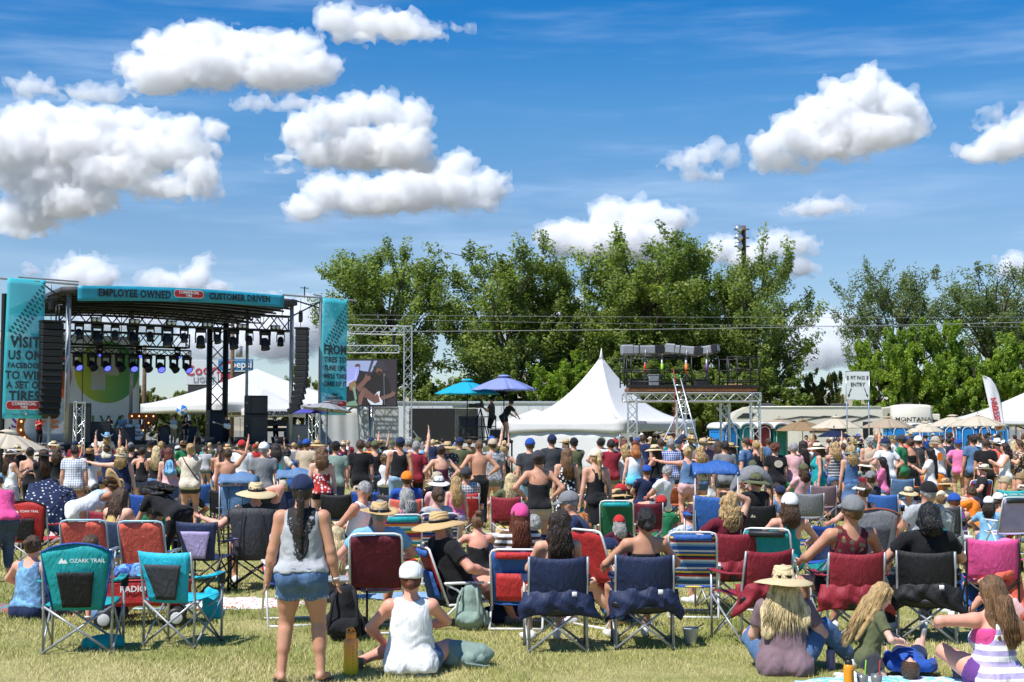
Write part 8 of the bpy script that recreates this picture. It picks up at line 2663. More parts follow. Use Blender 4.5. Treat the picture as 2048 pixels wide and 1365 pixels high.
SITTERS = '''
510|156|1.78|m1.15|sit_spread|5|tee/charcoal|shorts/tan|short/brown|lifeguard/pale straw|r|man in a wide straw hat leaning back in the charcoal chair
755|197|1.72|m|sit_rest|3|tee/light blue|shorts/tan|short/grey|straw/straw|r|man in a light blue shirt and straw hat in the burgundy chair
712|150|1.76|m|sit|60|sleeveless/white|shorts/charcoal|buzz/grey|-|t|man in a white sleeveless shirt and sunglasses looking left
812|120|1.72|m|sit|0|tee/royal blue|shorts/navy|short/brown|cap/orange|l|person with an orange cap in the faded red chair
870|150|1.66|f|sit|12|tee/light grey|jeans/grey|lowbun/brown|-|f|woman with a low bun in the striped beach chair
800|152|1.64|f|sit|40|tank/pink|shorts/white|mid/grey|-|r|woman in pink with glasses in the rainbow chair
930|110|1.74|m|sit|0|shirt/grey/plaid/white|shorts/tan|short/brown|cap/charcoal|l|man in a checked shirt and dark cap in the red checked chair
1018|116|1.66|f|sit_rest|0|tee/olive|shorts/beige|long/pale blonde|-|f|woman with white-blonde hair in the crimson chair
1036|193|1.64|f|sit|0|tee/white/stripes/brown|shorts/denim blue|long/auburn|cap/hot pink|f|woman in a hot pink cap and striped top
1112|215|1.68|f|sit|2|cami/black|shorts/denim blue|wavy/dark brown|-|l|woman with long wavy dark hair in a navy chair
1285|212|1.7|f|sit_rest|-2|bandeau/black|shorts/denim blue|lowbun/black|-|t|woman with bare shoulders and a low black bun in a navy chair
1692|208|1.82|m1.05|sit_rest|3|tank/burgundy/floral/olive|shorts/black|short/light brown|cap/grey|t|man in a floral vest and grey cap in a crimson chair
1850|206|1.74|m1.1|sit_rest|-10|tee/black|jeans/charcoal|bob/black|-|l|person in black with dark shoulder-length hair in the black chair
1450|176|1.7|f|sit_head|10|tee/burgundy|shorts/denim blue|curly/blonde|-|l|curly blonde woman with one arm on her head
1575|172|1.68|f|sit_rest|-10|racer/teal|shorts/black|mid/brown|cap/white|r|woman in a white cap and teal straps on the blue chair
1505|130|1.76|m1.1|sit_drink|20|tee/black|shorts/charcoal|short/brown|sunhat/olive|t|man in black and a dark brimmed hat below the sun hood
1715|142|1.68|f1.1|sit_rest|10|tank/charcoal|shorts/denim blue|bun/brown|visor/white|r|woman in a charcoal tank and white sun visor
1845|155|1.76|m1.1|sit|10|tee/light grey|shorts/grey|short/grey|cap/black|t|grey-bearded man in a light tee and black cap
1960|96|1.7|m|sit_head|60|tee/black|shorts/navy|short/brown|fedora/cream|r|seated man with a cream hat holding its brim
1725|82|1.66|f|sit|0|tee/sage green|shorts/tan|mid/brown|sunhat/cream|l|seated person in a cream sunhat and sage tee
868|112|1.66|m|sit|20|tee/black|shorts/charcoal|short/grey|bucket/beige|r|seated man in a beige bucket hat
878|120|1.64|f|sit|-10|tee/pale pink|shorts/beige|short/grey|sunhat/white|f|seated woman in a white sunhat beside the bucket hat
1420|84|1.6|f|sit|0|tee/white|shorts/beige|bob/blonde|cap/neon yellow|f|seated person in a neon yellow cap
1290|96|1.66|m|sit|0|tee/navy|shorts/navy|short/brown|cap/royal blue|l|seated person in a royal blue cap and navy tee
1325|100|1.7|m|sit|30|tee/white|shorts/grey|short/grey|-|r|grey-haired man in white sitting below the tower
1600|94|1.68|f|sit|10|tee/pale pink|shorts/beige|mid/brown|cap/olive|f|seated person in an olive cap and pale pink top
1630|88|1.74|m1.15|sit|0|tee/blue|shorts/navy|buzz/ginger|-|r|sunburnt bald man in a blue tee, seated
1735|112|1.66|f|sit|0|tee/charcoal|shorts/navy|bun/brown|cap/grey|l|seated person in a grey cap with a bun
1500|88|1.7|m|sit|0|tee/beige|shorts/tan|short/brown|cap/olive|l|seated man in a beige tee and olive cap'''

def build_audience():
 for row in STANDING.strip().split('\n') + SEATED.strip().split('\n'): row_person(row)
 for row in SITTERS.strip().split('\n'):
  o, B = row_person(row, glasses='sunglasses' in row or 'glasses' in row)
 S = lambda cols, w: striped(cols, w)
 special = {'striped_navy': S(['navy', 'white', 'navy', 'white', 'red', 'blue'], .022), 'striped_rainbow': S(['teal', 'white', 'orange', 'purple', 'red', 'yellow'], .03), 'striped_blue': S(['blue', 'light blue', 'white', 'red', 'navy', 'yellow', 'blue', 'white', 'blue'], .021), 'striped_green': S(['green', 'yellow', 'teal', 'blue'], .035)}
 frames = {'steel': M_STEEL, 'black': M_BLACK_MET, 'white': M_WHITE_TUBE, 'blue': plain('pale_blue_tube', (.35, .55, .62), .4)}
 for row in CHAIRS.strip().split('\n'):
  u, s, yaw, kind, main, sec, fr, trim, label, logo = row.split('|')
  lg = None
  if logo != '-':
   q = logo.split('/'); lg = (q[0], q[1], float(q[2]), float(q[3]))
  p = spot(float(u), float(s)); p.y -= .02
  sz = 1.0 if float(u) not in (1425,) else 1.25
  make_chair(p, R_(float(yaw)), label, kind, special.get(main, main), None if sec == '-' else sec, frames[fr], None if trim == '-' else trim, lg, sz)

def build_extras():
 by = {o['label']: o for o in bpy.data.objects if o.name.startswith('person') and 'label' in o}
 for key, col, pts in (('man in a black tee with a cream back print', 'cream', ell(0, 1.27, .105, .08, 18)), ('man in a white tee with an orange back emblem', 'orange', [(-.07, 1.18), (.07, 1.18), (.085, 1.30), (.04, 1.36), (-.06, 1.35)]), ('long-haired man in a cream tee with a back print', 'teal', ell(0, 1.22, .09, .10, 18))):
  poly_plate('back_print', pts, plain('print_' + col, CN[col], .8, noise=.2, scale=25), by[key], -.150, .004)
 part('shoulder_strap', tube_vf([(-.15, -.05, 1.46), (-.08, -.145, 1.34), (.08, -.165, 1.12), (.19, -.08, .96)], .012, 6), cloth('brown'), by['fair-haired person in a cream shirt with a shoulder strap'])
 # the child on the shoulders
 p = spot(213, 88);
 person(p + Vector((0, .0, 1.22)), facing(p), 'child in a pale blue cowboy hat riding on shoulders', 'down', 'f', 1.0, 1.05, ('tee', 'cream'), ('shorts', 'beige'), 'fair', ('mid', 'blonde'), ('cowboy', 'light blue'), None, True, dict(pel=(0, .0, .40), feet=((-.16, .16, .06), (.16, .16, .06)), hands=((-.2, .2, .62), (.2, .2, .62))), group='festival audience', h=.028)
 # ------- the woman standing in front
 p = spot(603, 249)
 ov = dict(feet=((-.165, .0, .08), (.165, .03, .08)), hands=((-.298, .03, .80), (.30, .02, .80)), toes=((-.35, 1, 0), (.35, 1, 0)))
 o, B = person(p, R_(2), 'woman in a grey lace-back tank and denim shorts standing at the front', 'down', 'f', 1.24, 1.63, ('tank', 'light grey'), ('cutoffs', 'denim blue'), 'tanned', ('braid', 'dark brown'), ('cap', 'navy'), None, over=ov, group='festival audience', h=.016)
 g = Grid(B.lo, B.hi, .011)
 B.torso(g, .019, oh=.034)
 q = B.pel
 X, Y_, Z_ = g.coords()
 reg = np.minimum((np.sqrt(((X - 0) / .105) ** 2 + ((Z_ - (q[2] + .40)) / .13) ** 2) - 1) * .1, (np.sqrt((X / .075) ** 2 + ((Z_ - (q[2] + .24)) / .15) ** 2) - 1) * .07)
 reg = np.minimum(reg, np.where(np.abs(np.abs(X) - .088) < .036, np.abs(Z_ - (q[2] + .47)) - .09, 9))
 g.f = np.maximum(np.maximum(g.f, reg), Y_ + .01)
 lm, b, t = mat_base('black_lace', (.012, .011, .012), .8)
 vo = t.n('ShaderNodeTexVoronoi', feature='DISTANCE_TO_EDGE'); t.link(objc(t), vo.inputs['Vector']); vo.inputs['Scale'].default_value = 34
 tr = t.n('ShaderNodeBsdfTransparent'); mx = t.n('ShaderNodeMixShader')
 big = t.noise(objc(t), 16, 2)
 t.link(t.math('MULTIPLY', t.mapr(vo.outputs['Distance'], .10, .2, 0, 1), t.mapr(big, .45, .6, 0, .8)), mx.inputs[0])
 t.link(b.outputs[0], mx.inputs[1]); t.link(tr.outputs[0], mx.inputs[2]); t.link(mx.outputs[0], m_out(lm))
 part('lace_back', g.mesh(), lm, o)
 fr = []
 rng = random.Random(2)
 for i in (0, 1):
  c = B.hip[i] + (B.kn[i] - B.hip[i]) * .465
  for k in range(46):
   a = 2 * math.pi * k / 46; r = .104
   x, y = c[0] + r * math.cos(a) * 1.06, c[1] + r * math.sin(a) - .004
   fr.append(tube_vf([(x, y, c[2] + .012), (x * 1.0 + rng.uniform(-.008, .008), y + rng.uniform(-.006, .006), c[2] - rng.uniform(.012, .028))], .0035, 4))
 part('frayed_hem', merge(fr), plain('fray', (.45, .52, .62), .9), o)
 for i, s in ((0, -1), (1, 1)):
  part('back_pocket', sheet_vf(lambda a, b_: (s * .085 + (a - .5) * .11, q[1] - .168 - .012 * math.sin(math.pi * a) + .04 * abs(2 * (s * .085 + (a - .5) * .11)) , q[2] - .085 + .11 * b_), 5, 5, .006), denim('dark denim'), o)
  d = unit(B.toe[i] - B.an[i])
  part('sandal', bevel_box_vf((0, 0, 0), (.085, .25, .022), .008), M_BLACK_PL, o, False, loc=(B.an[i][0] + d[0] * .055, B.an[i][1] + d[1] * .055, .012), rot=(0, 0, math.atan2(-d[0], d[1])))
 # ------- other people close to the camera
 def near(u, s, yaw, label, *a, **k):
  k.setdefault('h', .017); k.setdefault('group', 'festival audience')
  return person(spot(u, s), R_(yaw), label, *a, **k)
 near(822, 239, 4, 'woman in a white sleeveless top and white cap sitting on the grass', 'ground_side', 'f', 1.22, 1.68, ('sleeveless', 'white'), ('shorts', 'denim blue'), 'flushed', ('lowbun', 'auburn'), ('trucker', 'white', 'red'), 'olive')
 near(1568, 240, -4, 'woman with pale blonde hair, straw hat and plum tee on the grass', 'ground', 'f', 1.26, 1.68, ('tee', 'mauve'), ('jeans', 'denim blue'), 'fair', ('spread', 'pale blonde'), ('lifeguard', 'pale straw'), 'white', over=dict(feet=((.12, .36, .07), (.62, .34, .07)), knee=((-1, .25, .6), (.6, .5, 1)), hands=((-.12, .38, .30), (.22, .34, .30)), elbow=((-.6, -1, .0), (.6, -1, .0))))
 near(1735, 246, -98, 'girl with long blonde hair in an olive tee kneeling', 'kneel', 'f', .95, 1.22, ('tee', 'olive'), ('shorts', 'charcoal'), 'fair', ('verylong', 'blonde'), None, 'white', child=True, face=True)
 o, B = near(1992, 256, 14, 'woman in a purple and white striped tank at the right front', 'ground', 'f', 1.18, 1.66, ('racer', 'lavender', 'stripes', 'white', .9, .8), ('shorts', 'purple'), 'flushed', ('long', 'light brown'), None, 'grey', over=dict(hands=((-.34, .30, .50), (.22, .34, .30)), head=(25, 5)))
 g_ = B.top_mesh('bandeau', .016, -.003); c_ = dress_obj(new_obj('bra', smesh('bra', g_), o), cloth('hot pink'))
 pb = spot(1812, 250); hd = Vector((-.30, -1, 0)).normalized()
 o, B = person(pb - hd * 1.12 + Vector((0, 0, .13)), 0, 'boy in a bright blue jacket lying on the grass', 'relaxed', 'm', 1.0, 1.2, ('long', 'royal blue'), ('shorts', 'navy'), 'fair', ('short', 'brown'), None, 'grey', child=True, face=True, h=.018, group='festival audience')
 o.rotation_euler = (R_(90), 0, math.atan2(hd.x, -hd.y))
 # man with a grey beard in profile in the low chair
 p = spot(925, 193)
 o, B = person(p + Vector((-.12, 0, -.16)), R_(-62), 'bearded man in a black tee and wide straw hat in a low chair', 'sit_rest', 'm', 1.22, 1.76, ('tee', 'black'), ('shorts', 'charcoal'), 'flushed', ('short', 'grey'), ('lifeguard', 'straw'), 'grey', over=dict(feet=((-.15, .62, .22), (.15, .62, .22))), group='festival audience', face=True, h=.018)
 V, F = lump([('b', (0, .075, -.10), (.062, .05, .075)), ('c', (-.05, .05, -.05), (.05, .05, -.05), .03, .03), ('c', (0, .085, -.13), (0, .10, -.19), .045, .02)], .009, .02, .02, 3, False)
 hq = Matrix(np.stack([B.hr, B.hf, B.hu]).T.tolist())
 bo = part('beard', (V, F), hair_mat('grey'), o, loc=B.hc); bo.rotation_euler = hq.to_euler()
 # ------- things lying about in front
 bm, b, t = mat_base('bottle_plastic', (.8, .3, .05), .3)
 z = t.xyz(objc(t))[2]
 t.link(t.ramp(t.mapr(z, .04, .30, 0, 1, False), [(0, (.95, .62, .03)), (.45, (.95, .46, .05)), (1, (.85, .28, .10))]), b.inputs['Base Color'])
 bottle(spot(703, 240), 'large orange and yellow water bottle beside the standing woman', bm, plain('lid_orange', (.9, .30, .03), .4), .37, .062)
 bottle(spot(1695, 258), 'orange steel bottle at the bottom right', plain('bottle_orange', (.85, .33, .02), .35), M_BLACK_PL, .27, .042)
 bottle(spot(1659, 236), 'small lavender bottle beside the plum tee', plain('bottle_lavender', (.33, .27, .48), .35), M_BLACK_PL, .22, .04)
 backpack(spot(930, 232), R_(8), 'grey-green backpack lying right of the woman in white', 'sage green', 1.0, True)
 backpack(spot(942, 196), R_(-10), 'grey-green backpack standing by the low chair', 'sage green')
 backpack(spot(690, 206), R_(6), 'black backpack beside the standing woman', 'black', 1.15)
 def soft(name, u, s, spec, mat, label, cat, yaw=0, nz=.03, z=None):
  res = .034 if 'blanket' in name else .015
  q = spot(u, s) if z is None else spot(u, s, z)
  new_obj(name, mesh_np(name, *lump(spec, res, nz, .06, 5, z is None), [mat]), None, q, (0, 0, R_(yaw)), label=label, cat=cat)
 soft('carry_bag', 205, 216, [('c', (-.12, 0, .06), (.14, .02, .07), .055, .07), ('b', (.05, 0, .06), (.16, .09, .08))], cloth('teal'), 'teal chair carry bag lying under the teal chair', 'bag')
 soft('cloth_bag', 418, 206, [('c', (0, 0, .46), (.02, 0, .30), .04, .09), ('c', (.06, 0, .44), (.09, .01, .26), .035, .06)], cloth('turquoise'), 'turquoise sack hanging on the turquoise chair', 'bag', z=0)
 soft('jacket', 985, 190, [('c', (-.18, 0, .05), (.2, .05, .18), .06, .07), ('b', (.05, 0, .08), (.22, .12, .1)), ('c', (.2, .05, .18), (.3, .1, .45), .07, .05)], cloth('navy'), 'navy jacket slumped beside the low chair', 'jacket')
 soft('picnic_blanket', 120, 176, [('b', (0, 0, 0), (.95, .55, .06))], cloth('red', 'tiedye', 'teal'), 'colourful picnic blanket behind the tie-dye tank', 'blanket', nz=.02)
 soft('picnic_blanket', 470, 172, [('b', (0, 0, 0), (.85, .5, .06))], cloth('white', 'floral', 'coral'), 'white and red patterned blanket under the navy chair', 'blanket', nz=.02)
 soft('picnic_blanket', 1760, 158, [('b', (0, 0, 0), (1.1, .5, .06))], cloth('white', 'stripes', 'slate blue'), 'white and blue striped blanket on the right lawn', 'blanket', nz=.02)
 soft('picnic_blanket', 840, 166, [('b', (0, 0, 0), (1.0, .45, .06))], cloth('pale denim'), 'pale blue blanket in the centre', 'blanket', nz=.02)
 soft('picnic_blanket', 1790, 251, [('b', (0, 0, 0), (.9, .35, .06))], cloth('sky blue', 'tiedye', 'white'), 'light blue towel at the bottom right', 'blanket', nz=.015)
 soft('sun_hat', 1815, 232, [('b', (0, 0, .02), (.14, .14, .02)), ('b', (0, 0, .05), (.08, .08, .06))], cloth('charcoal'), 'grey cap lying near the boy', 'hat')
 soft('tote_bag', 1005, 112, [('c', (-.1, 0, .12), (.1, 0, .12), .13, .12), ('b', (0, 0, .2), (.15, .1, .12))], cloth('mustard'), 'mustard yellow bag under the crimson chair', 'bag')
 soft('tote_bag', 2000, 112, [('b', (0, 0, .22), (.25, .16, .2))], cloth('red'), 'red padded bag on the far right', 'bag')
 for u, s, c, l_ in ((1150, 150, 'blue', 'blue cool box below the green beach chair'), (1655, 140, 'teal', 'teal cool box right of the blue chair'), (560, 140, 'red', 'red cool box left of the standing woman'), (1905, 128, 'white', 'white cool box under the orange chair'), (985, 126, 'navy', 'navy cool box beside the red checked chair')):
  q = empty('cool_box', spot(u, s), R_(12), label=l_, cat='cool box')
  part('box', bevel_box_vf((0, 0, .16), (.5, .32, .3), .03), plain('cooler_' + c, CN[c], .45), q, False)
  part('lid', bevel_box_vf((0, 0, .34), (.52, .34, .07), .02), plain('cooler_lid', (.72, .72, .72), .45), q, False)
  part('handle', tube_vf([(-.26, 0, .26), (-.27, 0, .44), (.27, 0, .44), (.26, 0, .26)], .012, 6), M_WHITE_TUBE, q)
 # wagon with towels
 q = empty('wagon', spot(285, 192), R_(12), label='red folding wagon loaded with towels behind the turquoise chair', cat='wagon')
 red = nylon('red')
 part('tub', bevel_box_vf((0, 0, .36), (1.0, .5, .28), .04), red, q, False)
 part('rim', tube_vf([(-.5, -.25, .51), (.5, -.25, .51), (.5, .25, .51), (-.5, .25, .51)], .014, 6, True), M_BLACK_MET, q)
 text_obj('lettering', 'RADIO FLYER', .085, plain('print_white', (.8, .8, .8), .6, noise=0), q, (.05, -.265, .40), extrude=.002, bold=.002)
 for x in (-.36, .36):
  for y in (-.26, .26):
   V, F = lathe([(.001, -.025), (.07, -.025), (.10, -.02), (.10, .02), (.07, .025), (.001, .025)], 16)
   w_ = part('wheel', (V[:, [0, 2, 1]] + v3(x, y, .10), F), M_BLACK_PL, q)
   V, F = lathe([(.001, -.032), (.05, -.032), (.062, -.026)], 12)
   part('hub', (V[:, [0, 2, 1]] + v3(x, y, .10), F), plain('hub_white', (.6, .6, .6), .5), w_)
 part('handle', tube_vf([(.5, 0, .2), (.75, 0, .5), (.82, 0, .72)], .014, 6), M_BLACK_MET, q)
 soft('towel', 292, 192, [('c', (-.25, 0, .55), (.25, .03, .56), .08, .09), ('b', (.1, 0, .58), (.2, .15, .08))], cloth('royal blue', 'tiedye', 'light blue'), 'blue patterned towel heaped in the red wagon', 'towel', z=0)
 # white bucket with spoon
 q = empty('bucket', spot(1380, 210), 0, label='small metal ice bucket on the grass right of the navy chair', cat='bucket')
 part('pail', lathe([(.001, .006), (.052, .004), (.075, .145), (.080, .148), (.077, .152), (.070, .146), (.05, .02), (.001, .018)], 22), plain('pail', (.72, .72, .73), .4), q)
 part('contents', lathe([(.001, .128), (.066, .125)], 18), plain('queso', (.75, .33, .06), .5), q)
 part('spoon', tube_vf([(.02, 0, .13), (.13, .0, .19)], .006, 5), M_BLACK_PL, q)
 # clear cups with straws
 for u, c, l_ in ((1722, 'lime', 'plastic cup with a green straw at the bottom right'), (1750, 'red', 'plastic cup with a red straw at the bottom right')):
  q = empty('plastic_cup', spot(u, 256), 0, label=l_, cat='cup', group='plastic cups')
  cm, b, t = mat_base('clear_plastic', (.8, .82, .84), .15); b.inputs['Transmission Weight'].default_value = .8
  part('cup', lathe([(.001, .004), (.034, .004), (.046, .13), (.042, .13), (.03, .01)], 18), cm, q)
  part('straw', tube_vf([(.01, 0, .02), (.03, .0, .24)], .005, 5), plain('straw_' + c, CN[c], .5), q)
 # little table behind the standing woman
 q = empty('side_table', spot(690, 200), R_(5), label='small grey folding table left of the burgundy chair', cat='table')
 part('table_top', bevel_box_vf((0, .2, .52), (.55, .36, .03), .008), plain('table_grey', (.33, .33, .36), .5), q, False)
 for x in (-.22, .22):
  for y in (.06, .34): part('leg', tube_vf([(x, y, 0), (x, y, .51)], .012, 6), M_BLACK_MET, q)
 # dotted umbrella resting on the ground, grey sun hood, raised canopies
 p = spot(128, 122)
 market_umbrella(p + Vector((0, 0, .12)), 'navy', 'black umbrella with white dots tilted over the left lawn', .58, .78, .24, (R_(52), R_(8)), 'hand umbrellas', base=False, pat='dots', vent=False, translucent=False)
 p = spot(1498, 124)
 q = empty('sun_hood', p, R_(8), label='grey half-dome sun hood over the man in black', cat='sunshade')
 def hood(s, t):
  a = math.pi * s; b_ = R_(-10) + R_(105) * t
  return (.36 * math.cos(a), -.2 - .42 * math.sin(a) * math.cos(b_) * .8 + .1, .95 + .50 * math.sin(a) * (.35 + .65 * math.sin(b_ + .5)))
 part('hood_cloth', sheet_vf(hood, 17, 10, .01), nylon('grey'), q)
 part('hood_rim', tube_vf([hood(i / 16, 1.0) for i in range(17)], .012, 6), M_BLACK_MET, q)
 for s in (-1, 1): part('hood_stay', tube_vf([(s * .36, -.1, .95), (s * .30, -.2, .45), (s * .3, -.2, 0)], .01, 6), M_BLACK_MET, q)
 for u, s, m, l_, zz in ((1428, 141, nylon('blue'), 'blue fabric canopy raised over the high-backed chair', 1.42), (480, 115, nylon('slate blue'), 'slate blue sunshade raised over a chair, left half', 1.12), (592, 107, nylon('slate blue'), 'slate blue sunshade behind the standing woman', 1.14)):
  q = empty('chair_canopy', spot(u, s), 0, label=l_, cat='sunshade', group='raised chair canopies')
  part('canopy_cloth', sheet_vf(lambda a, b_: ((a - .5) * .66, -.3 + .45 * b_, zz + .16 * math.sin(math.pi * b_) - .05 * abs(2 * a - 1) + .02 * math.sin(9 * a + 4 * b_)), 11, 8, .012), m, q)
  for x in (-.30, .30): part('canopy_post', tube_vf([(x, -.28, 0), (x, -.28, zz)], .011, 6), M_STEEL, q)
 # the light blue backpack and print on shirts
 p = spot(340, 95); f = facing(p)
 q = backpack(p + Vector((math.sin(f) * .17, -math.cos(f) * .17, 1.05)), f, 'small light blue backpack worn by a woman on the left', 'light blue', .75)

def m_out(m): return m.node_tree.nodes['Material Output'].inputs[0]

ZONES = [(0, 'near the left edge'), (95, 'below the left loudspeaker'), (185, 'in front of the drum kit'), (275, 'in front of the singer'), (385, 'below the black stage towers'), (470, 'before the right speaker stack'), (560, 'below the right line array'), (625, 'below the right banner'), (690, 'below the video screen'), (800, 'before the black trailer opening'), (900, 'before the camera riser'), (1020, 'left of the peaked marquee'), (1110, 'in front of the peaked marquee'), (1240, 'below the light tower'), (1400, 'in front of the mixed toilets'), (1580, 'below the long caravan'), (1690, 'below the pit pass sign'), (1780, 'below the MONTANA caravan'), (1850, 'in front of the blue toilets'), (1950, 'near the feather flag')]

def build_far_crowd():
 rng = random.Random(21)
 taken = [(o.location.x, o.location.y) for o in bpy.data.objects if o.parent is None and o.name.startswith(('person', 'camping', 'lawn_chair', 'beach_chair'))]
 tops = ['black'] * 5 + ['white'] * 5 + ['charcoal', 'grey', 'light grey', 'navy', 'navy', 'red', 'crimson', 'maroon', 'pink', 'pale pink', 'light blue', 'blue', 'teal', 'olive', 'sage green', 'cream', 'beige', 'mustard', 'orange', 'lavender', 'turquoise', 'green', 'slate blue', 'coral', 'purple', 'tan']
 hairs = ['dark brown', 'brown', 'light brown', 'blonde', 'black', 'pale blonde', 'auburn', 'grey', 'brown', 'dark brown']
 styles_f = ['long', 'mid', 'pony', 'bun', 'wavy', 'curly', 'bob', 'long']
 styles_m = ['short', 'short', 'buzz', 'tousled']
 hats = [('cap', c) for c in ('navy', 'black', 'white', 'grey', 'red', 'olive', 'royal blue')] + [('straw', 'straw'), ('sunhat', 'pale straw'), ('lifeguard', 'straw'), ('cowboy', 'white'), ('bucket', 'beige'), ('fedora', 'cream'), ('straw', 'brown straw')]
 poses = ['down', 'relaxed', 'down', 'hips', 'phone', 'crossed', 'relaxed', 'one_hip', 'relaxed', 'down', 'cheer', 'phone']
 seen = set()
 hat_w = {'cap': 'cap', 'straw': 'straw hat', 'sunhat': 'straw sunhat', 'lifeguard': 'wide straw hat', 'cowboy': 'cowboy hat', 'bucket': 'bucket hat', 'fedora': 'hat'}
 hair_w = {'long': 'long', 'mid': 'shoulder-length', 'pony': 'ponytailed', 'bun': 'knotted', 'wavy': 'wavy', 'curly': 'curly', 'bob': 'bobbed', 'short': 'short', 'buzz': 'cropped', 'tousled': 'tousled'}
 kind_w = {'tee': 'tee', 'tank': 'tank top', 'cami': 'strappy top', 'racer': 'racerback top', 'shirt': 'shirt'}

 def try_spot(lo, hi, gap, tries=60):
  for _ in range(tries):
   Y = rng.uniform(lo, hi); u = rng.uniform(-15, 2065)
   if u < 690 and Y > 77 - (u < 200) * 3: continue
   if 905 < u < 1040 and Y > 56.0: continue
   if 1010 < u < 1240 and Y > 59: continue
   if 1235 < u < 1520 and Y > 55.5 and Y < 62: continue
   if 1392 < u < 1600 and Y > 47: continue
   if 1040 < u < 1235 and Y > 50: continue
   x = (u - CX) / FPX * Y
   if all((x - a) ** 2 + (Y - b) ** 2 > gap * gap for a, b in taken):
    taken.append((x, Y)); return u, x, Y
  return None
 n = 0
 while n < 112:
  r = try_spot(36, 58, .62)
  if r is None: break
  u, x, Y = r
  sex = rng.choice('fm')
  top = (rng.choice(['tee', 'tank', 'cami', 'racer', 'tee'] if sex == 'f' else ['tee', 'tee', 'tee', 'tank', 'shirt']), rng.choice(tops))
  hair = (rng.choice(styles_f if sex == 'f' else styles_m), rng.choice(hairs))
  hat = rng.choice(hats) if rng.random() < (.36 if sex == 'f' else .6) else None
  zone = [z for a, z in ZONES if u >= a][-1] if u >= 0 else ZONES[0][1]
  look = 'in %s %s %s' % ('an' if top[1][0] in 'aeiou' else 'a', top[1], kind_w[top[0]])
  hd = ('%s %s hair' % (hair_w[hair[0]], hair[1])) if not hat else '%s %s' % (hat[1] if 'straw' not in hat[1] else {'straw': 'tan', 'pale straw': 'pale', 'brown straw': 'brown'}[hat[1]], hat_w[hat[0]])
  label = 'person %s with %s %s' % (look, hd, zone)
  if len(label.split()) > 16: label = label.replace('shoulder-length ', '').replace(' the black trailer opening', ' the trailer').replace(' in front of ', ' by ')
  if len(label.split()) > 16: label = label.replace('before the right speaker stack', 'near the speakers').replace('below the black stage towers', 'below the towers').replace('peaked ', '')
  if label in seen or len(label.split()) > 16: taken.pop(); continue
  seen.add(label)
  bot = rng.choice([('jeans', 'denim blue'), ('jeans', 'dark denim'), ('shorts', 'denim blue'), ('shorts', 'black'), ('shorts', 'tan'), ('shorts', 'charcoal'), ('jeans', 'black')])
  p = Vector((x, Y, gz(x, Y)))
  H = rng.gauss(1.64 if sex == 'f' else 1.76, .05)
  person(p, facing(p, rng.gauss(0, 22)), label, rng.choice(poses), sex, 1.0, H, top, bot, rng.choice(['light', 'fair', 'tanned', 'flushed', 'light', 'olive', 'brown']), hair, hat, None, group='festival audience', h=.033, band=False)
  n += 1
 # people sitting on the grass among the chairs
 n = 0
 while n < 30:
  r = try_spot(23.5, 33, .75, 400)
  if r is None: break
  u, x, Y = r
  sex = rng.choice('fm')
  top = (rng.choice(['tee', 'tank', 'racer'] if sex == 'f' else ['tee', 'tee', 'tank']), rng.choice(tops))
  hair = (rng.choice(styles_f if sex == 'f' else styles_m), rng.choice(hairs))
  hat = rng.choice(hats) if rng.random() < .5 else None
  zone = [z for a, z in ZONES if u >= a][-1] if u >= 0 else ZONES[0][1]
  label = 'person sitting on the lawn in %s %s %s, %s' % ('an' if top[1][0] in 'aeiou' else 'a', top[1], kind_w[top[0]], zone.replace('in front of', 'below'))
  if label in seen or len(label.split()) > 16: taken.pop(); continue
  seen.add(label); n += 1
  p = Vector((x, Y, gz(x, Y)))
  person(p, facing(p, rng.gauss(0, 35)), label, rng.choice(['ground', 'ground_knees', 'ground_lean', 'ground_side']), sex, rng.choice([1.0, 1.1]), rng.gauss(1.68, .06), top, ('shorts', rng.choice(['denim blue', 'black', 'tan', 'navy'])), rng.choice(['light', 'fair', 'tanned', 'flushed']), hair, hat, 'white', group='festival audience', h=.028, band=False)
 # the packed rows furthest away, too many and too small to tell apart
 mats = [skin('light'), skin('tanned'), skin('fair')] + [cloth(c) for c in ('black', 'white', 'navy', 'grey', 'crimson', 'light blue', 'olive', 'pink', 'charcoal', 'teal', 'cream', 'royal blue')] + [hair_mat(c) for c in ('dark brown', 'brown', 'blonde', 'black')] + [straw('straw'), straw('pale straw'), denim('denim blue'), denim('dark denim')]
 nm = {m_: i for i, m_ in enumerate(range(len(mats)))}
 lib = {}
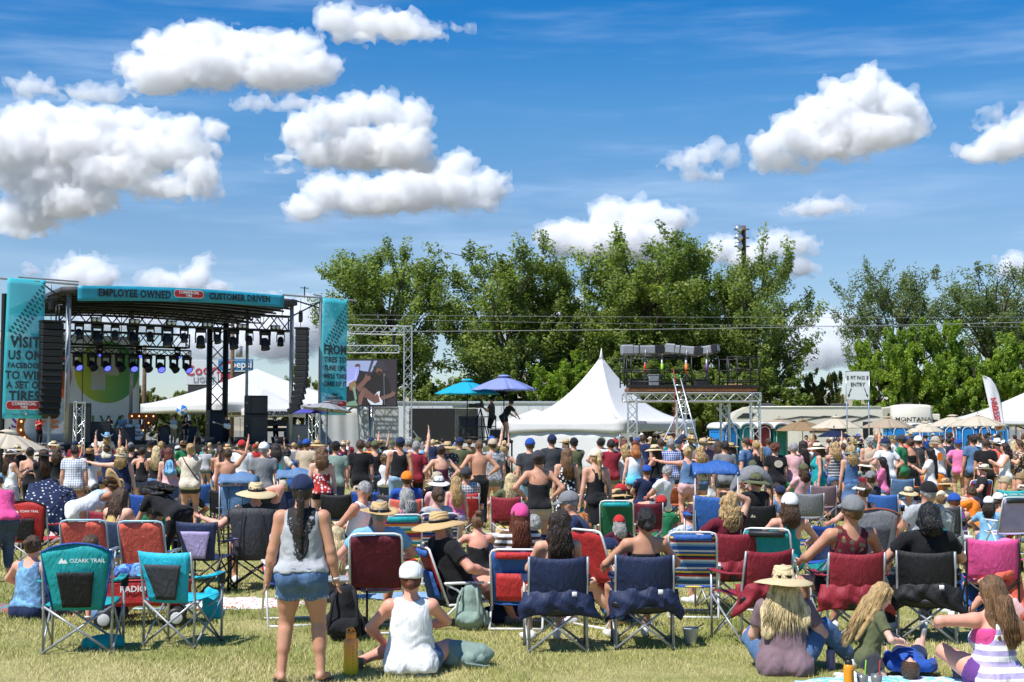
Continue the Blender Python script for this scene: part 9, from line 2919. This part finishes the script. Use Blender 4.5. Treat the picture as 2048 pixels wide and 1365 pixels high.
 for sex in 'fm':
  for pose in ('down', 'crossed', 'cheer'):
   B = Body(pose, sex)
   lib[sex, pose] = (B, B.body_mesh(.062), B.top_mesh('tee' if sex == 'm' or pose == 'down' else 'tank', .056), B.bottom_mesh('jeans', .072))
 hl = {}
 for st in ('short', 'long', 'bun'):
  V, F = hair_mesh(st, .04); hl[st] = (V, F)
 ht = {s: merge([(V, F) for _, V, F in hat_mesh(s, .03)]) for s in ('cap', 'straw')}
 Vs, Fs, Ms, off = [], [], [], 0
 count = 0
 while count < 170:
  r = try_spot(54, 78, .55)
  if r is None: break
  u, x, Y = r
  count += 1
  sex = rng.choice('fm'); pose = rng.choice(['down'] * 8 + ['crossed'] * 4 + ['cheer'])
  B, bo, to, bt = lib[sex, pose]
  a = facing(Vector((x, Y, 0)), rng.gauss(0, 20)); sc = rng.gauss(1.62 if sex == 'f' else 1.75, .06) / 1.7
  c, s = math.cos(a) * sc, math.sin(a) * sc
  Rm = np.array([[c, -s, 0], [s, c, 0], [0, 0, sc]], np.float32)
  T = v3(x, Y, gz(x, Y))
  def addm(VF, mi, loc=None):
   nonlocal off
   V, F = VF
   if loc is not None: V = V + loc
   Vs.append((V @ Rm.T + T).astype(np.float32)); Fs.append(F + off); Ms.append(np.full(len(F), mi, np.int32)); off += len(V)
  addm(bo, rng.randrange(3)); addm(to, 3 + rng.randrange(12)); addm(bt, rng.choice([21, 22, 3]))
  if rng.random() < .5: addm(ht[rng.choice(['cap', 'cap', 'straw'])], rng.choice([3, 4, 5, 6, 19, 20, 14]), B.hc)
  hs = 'short' if sex == 'm' else rng.choice(['long', 'bun', 'long'])
  addm(hl[hs], 15 + rng.randrange(4), B.hc)
 me = mesh_np('crowd', np.concatenate(Vs), np.concatenate(Fs), mats, True, np.concatenate(Ms))
 new_obj('crowd', me, label='packed rows of distant spectators standing close to the stage', cat='crowd', kind='stuff')

for fn in [build_ground, build_clouds, build_stage, build_screen, build_midground, build_light_tower, build_right_side, build_trees, build_audience, build_extras, build_far_crowd]:
 fn()
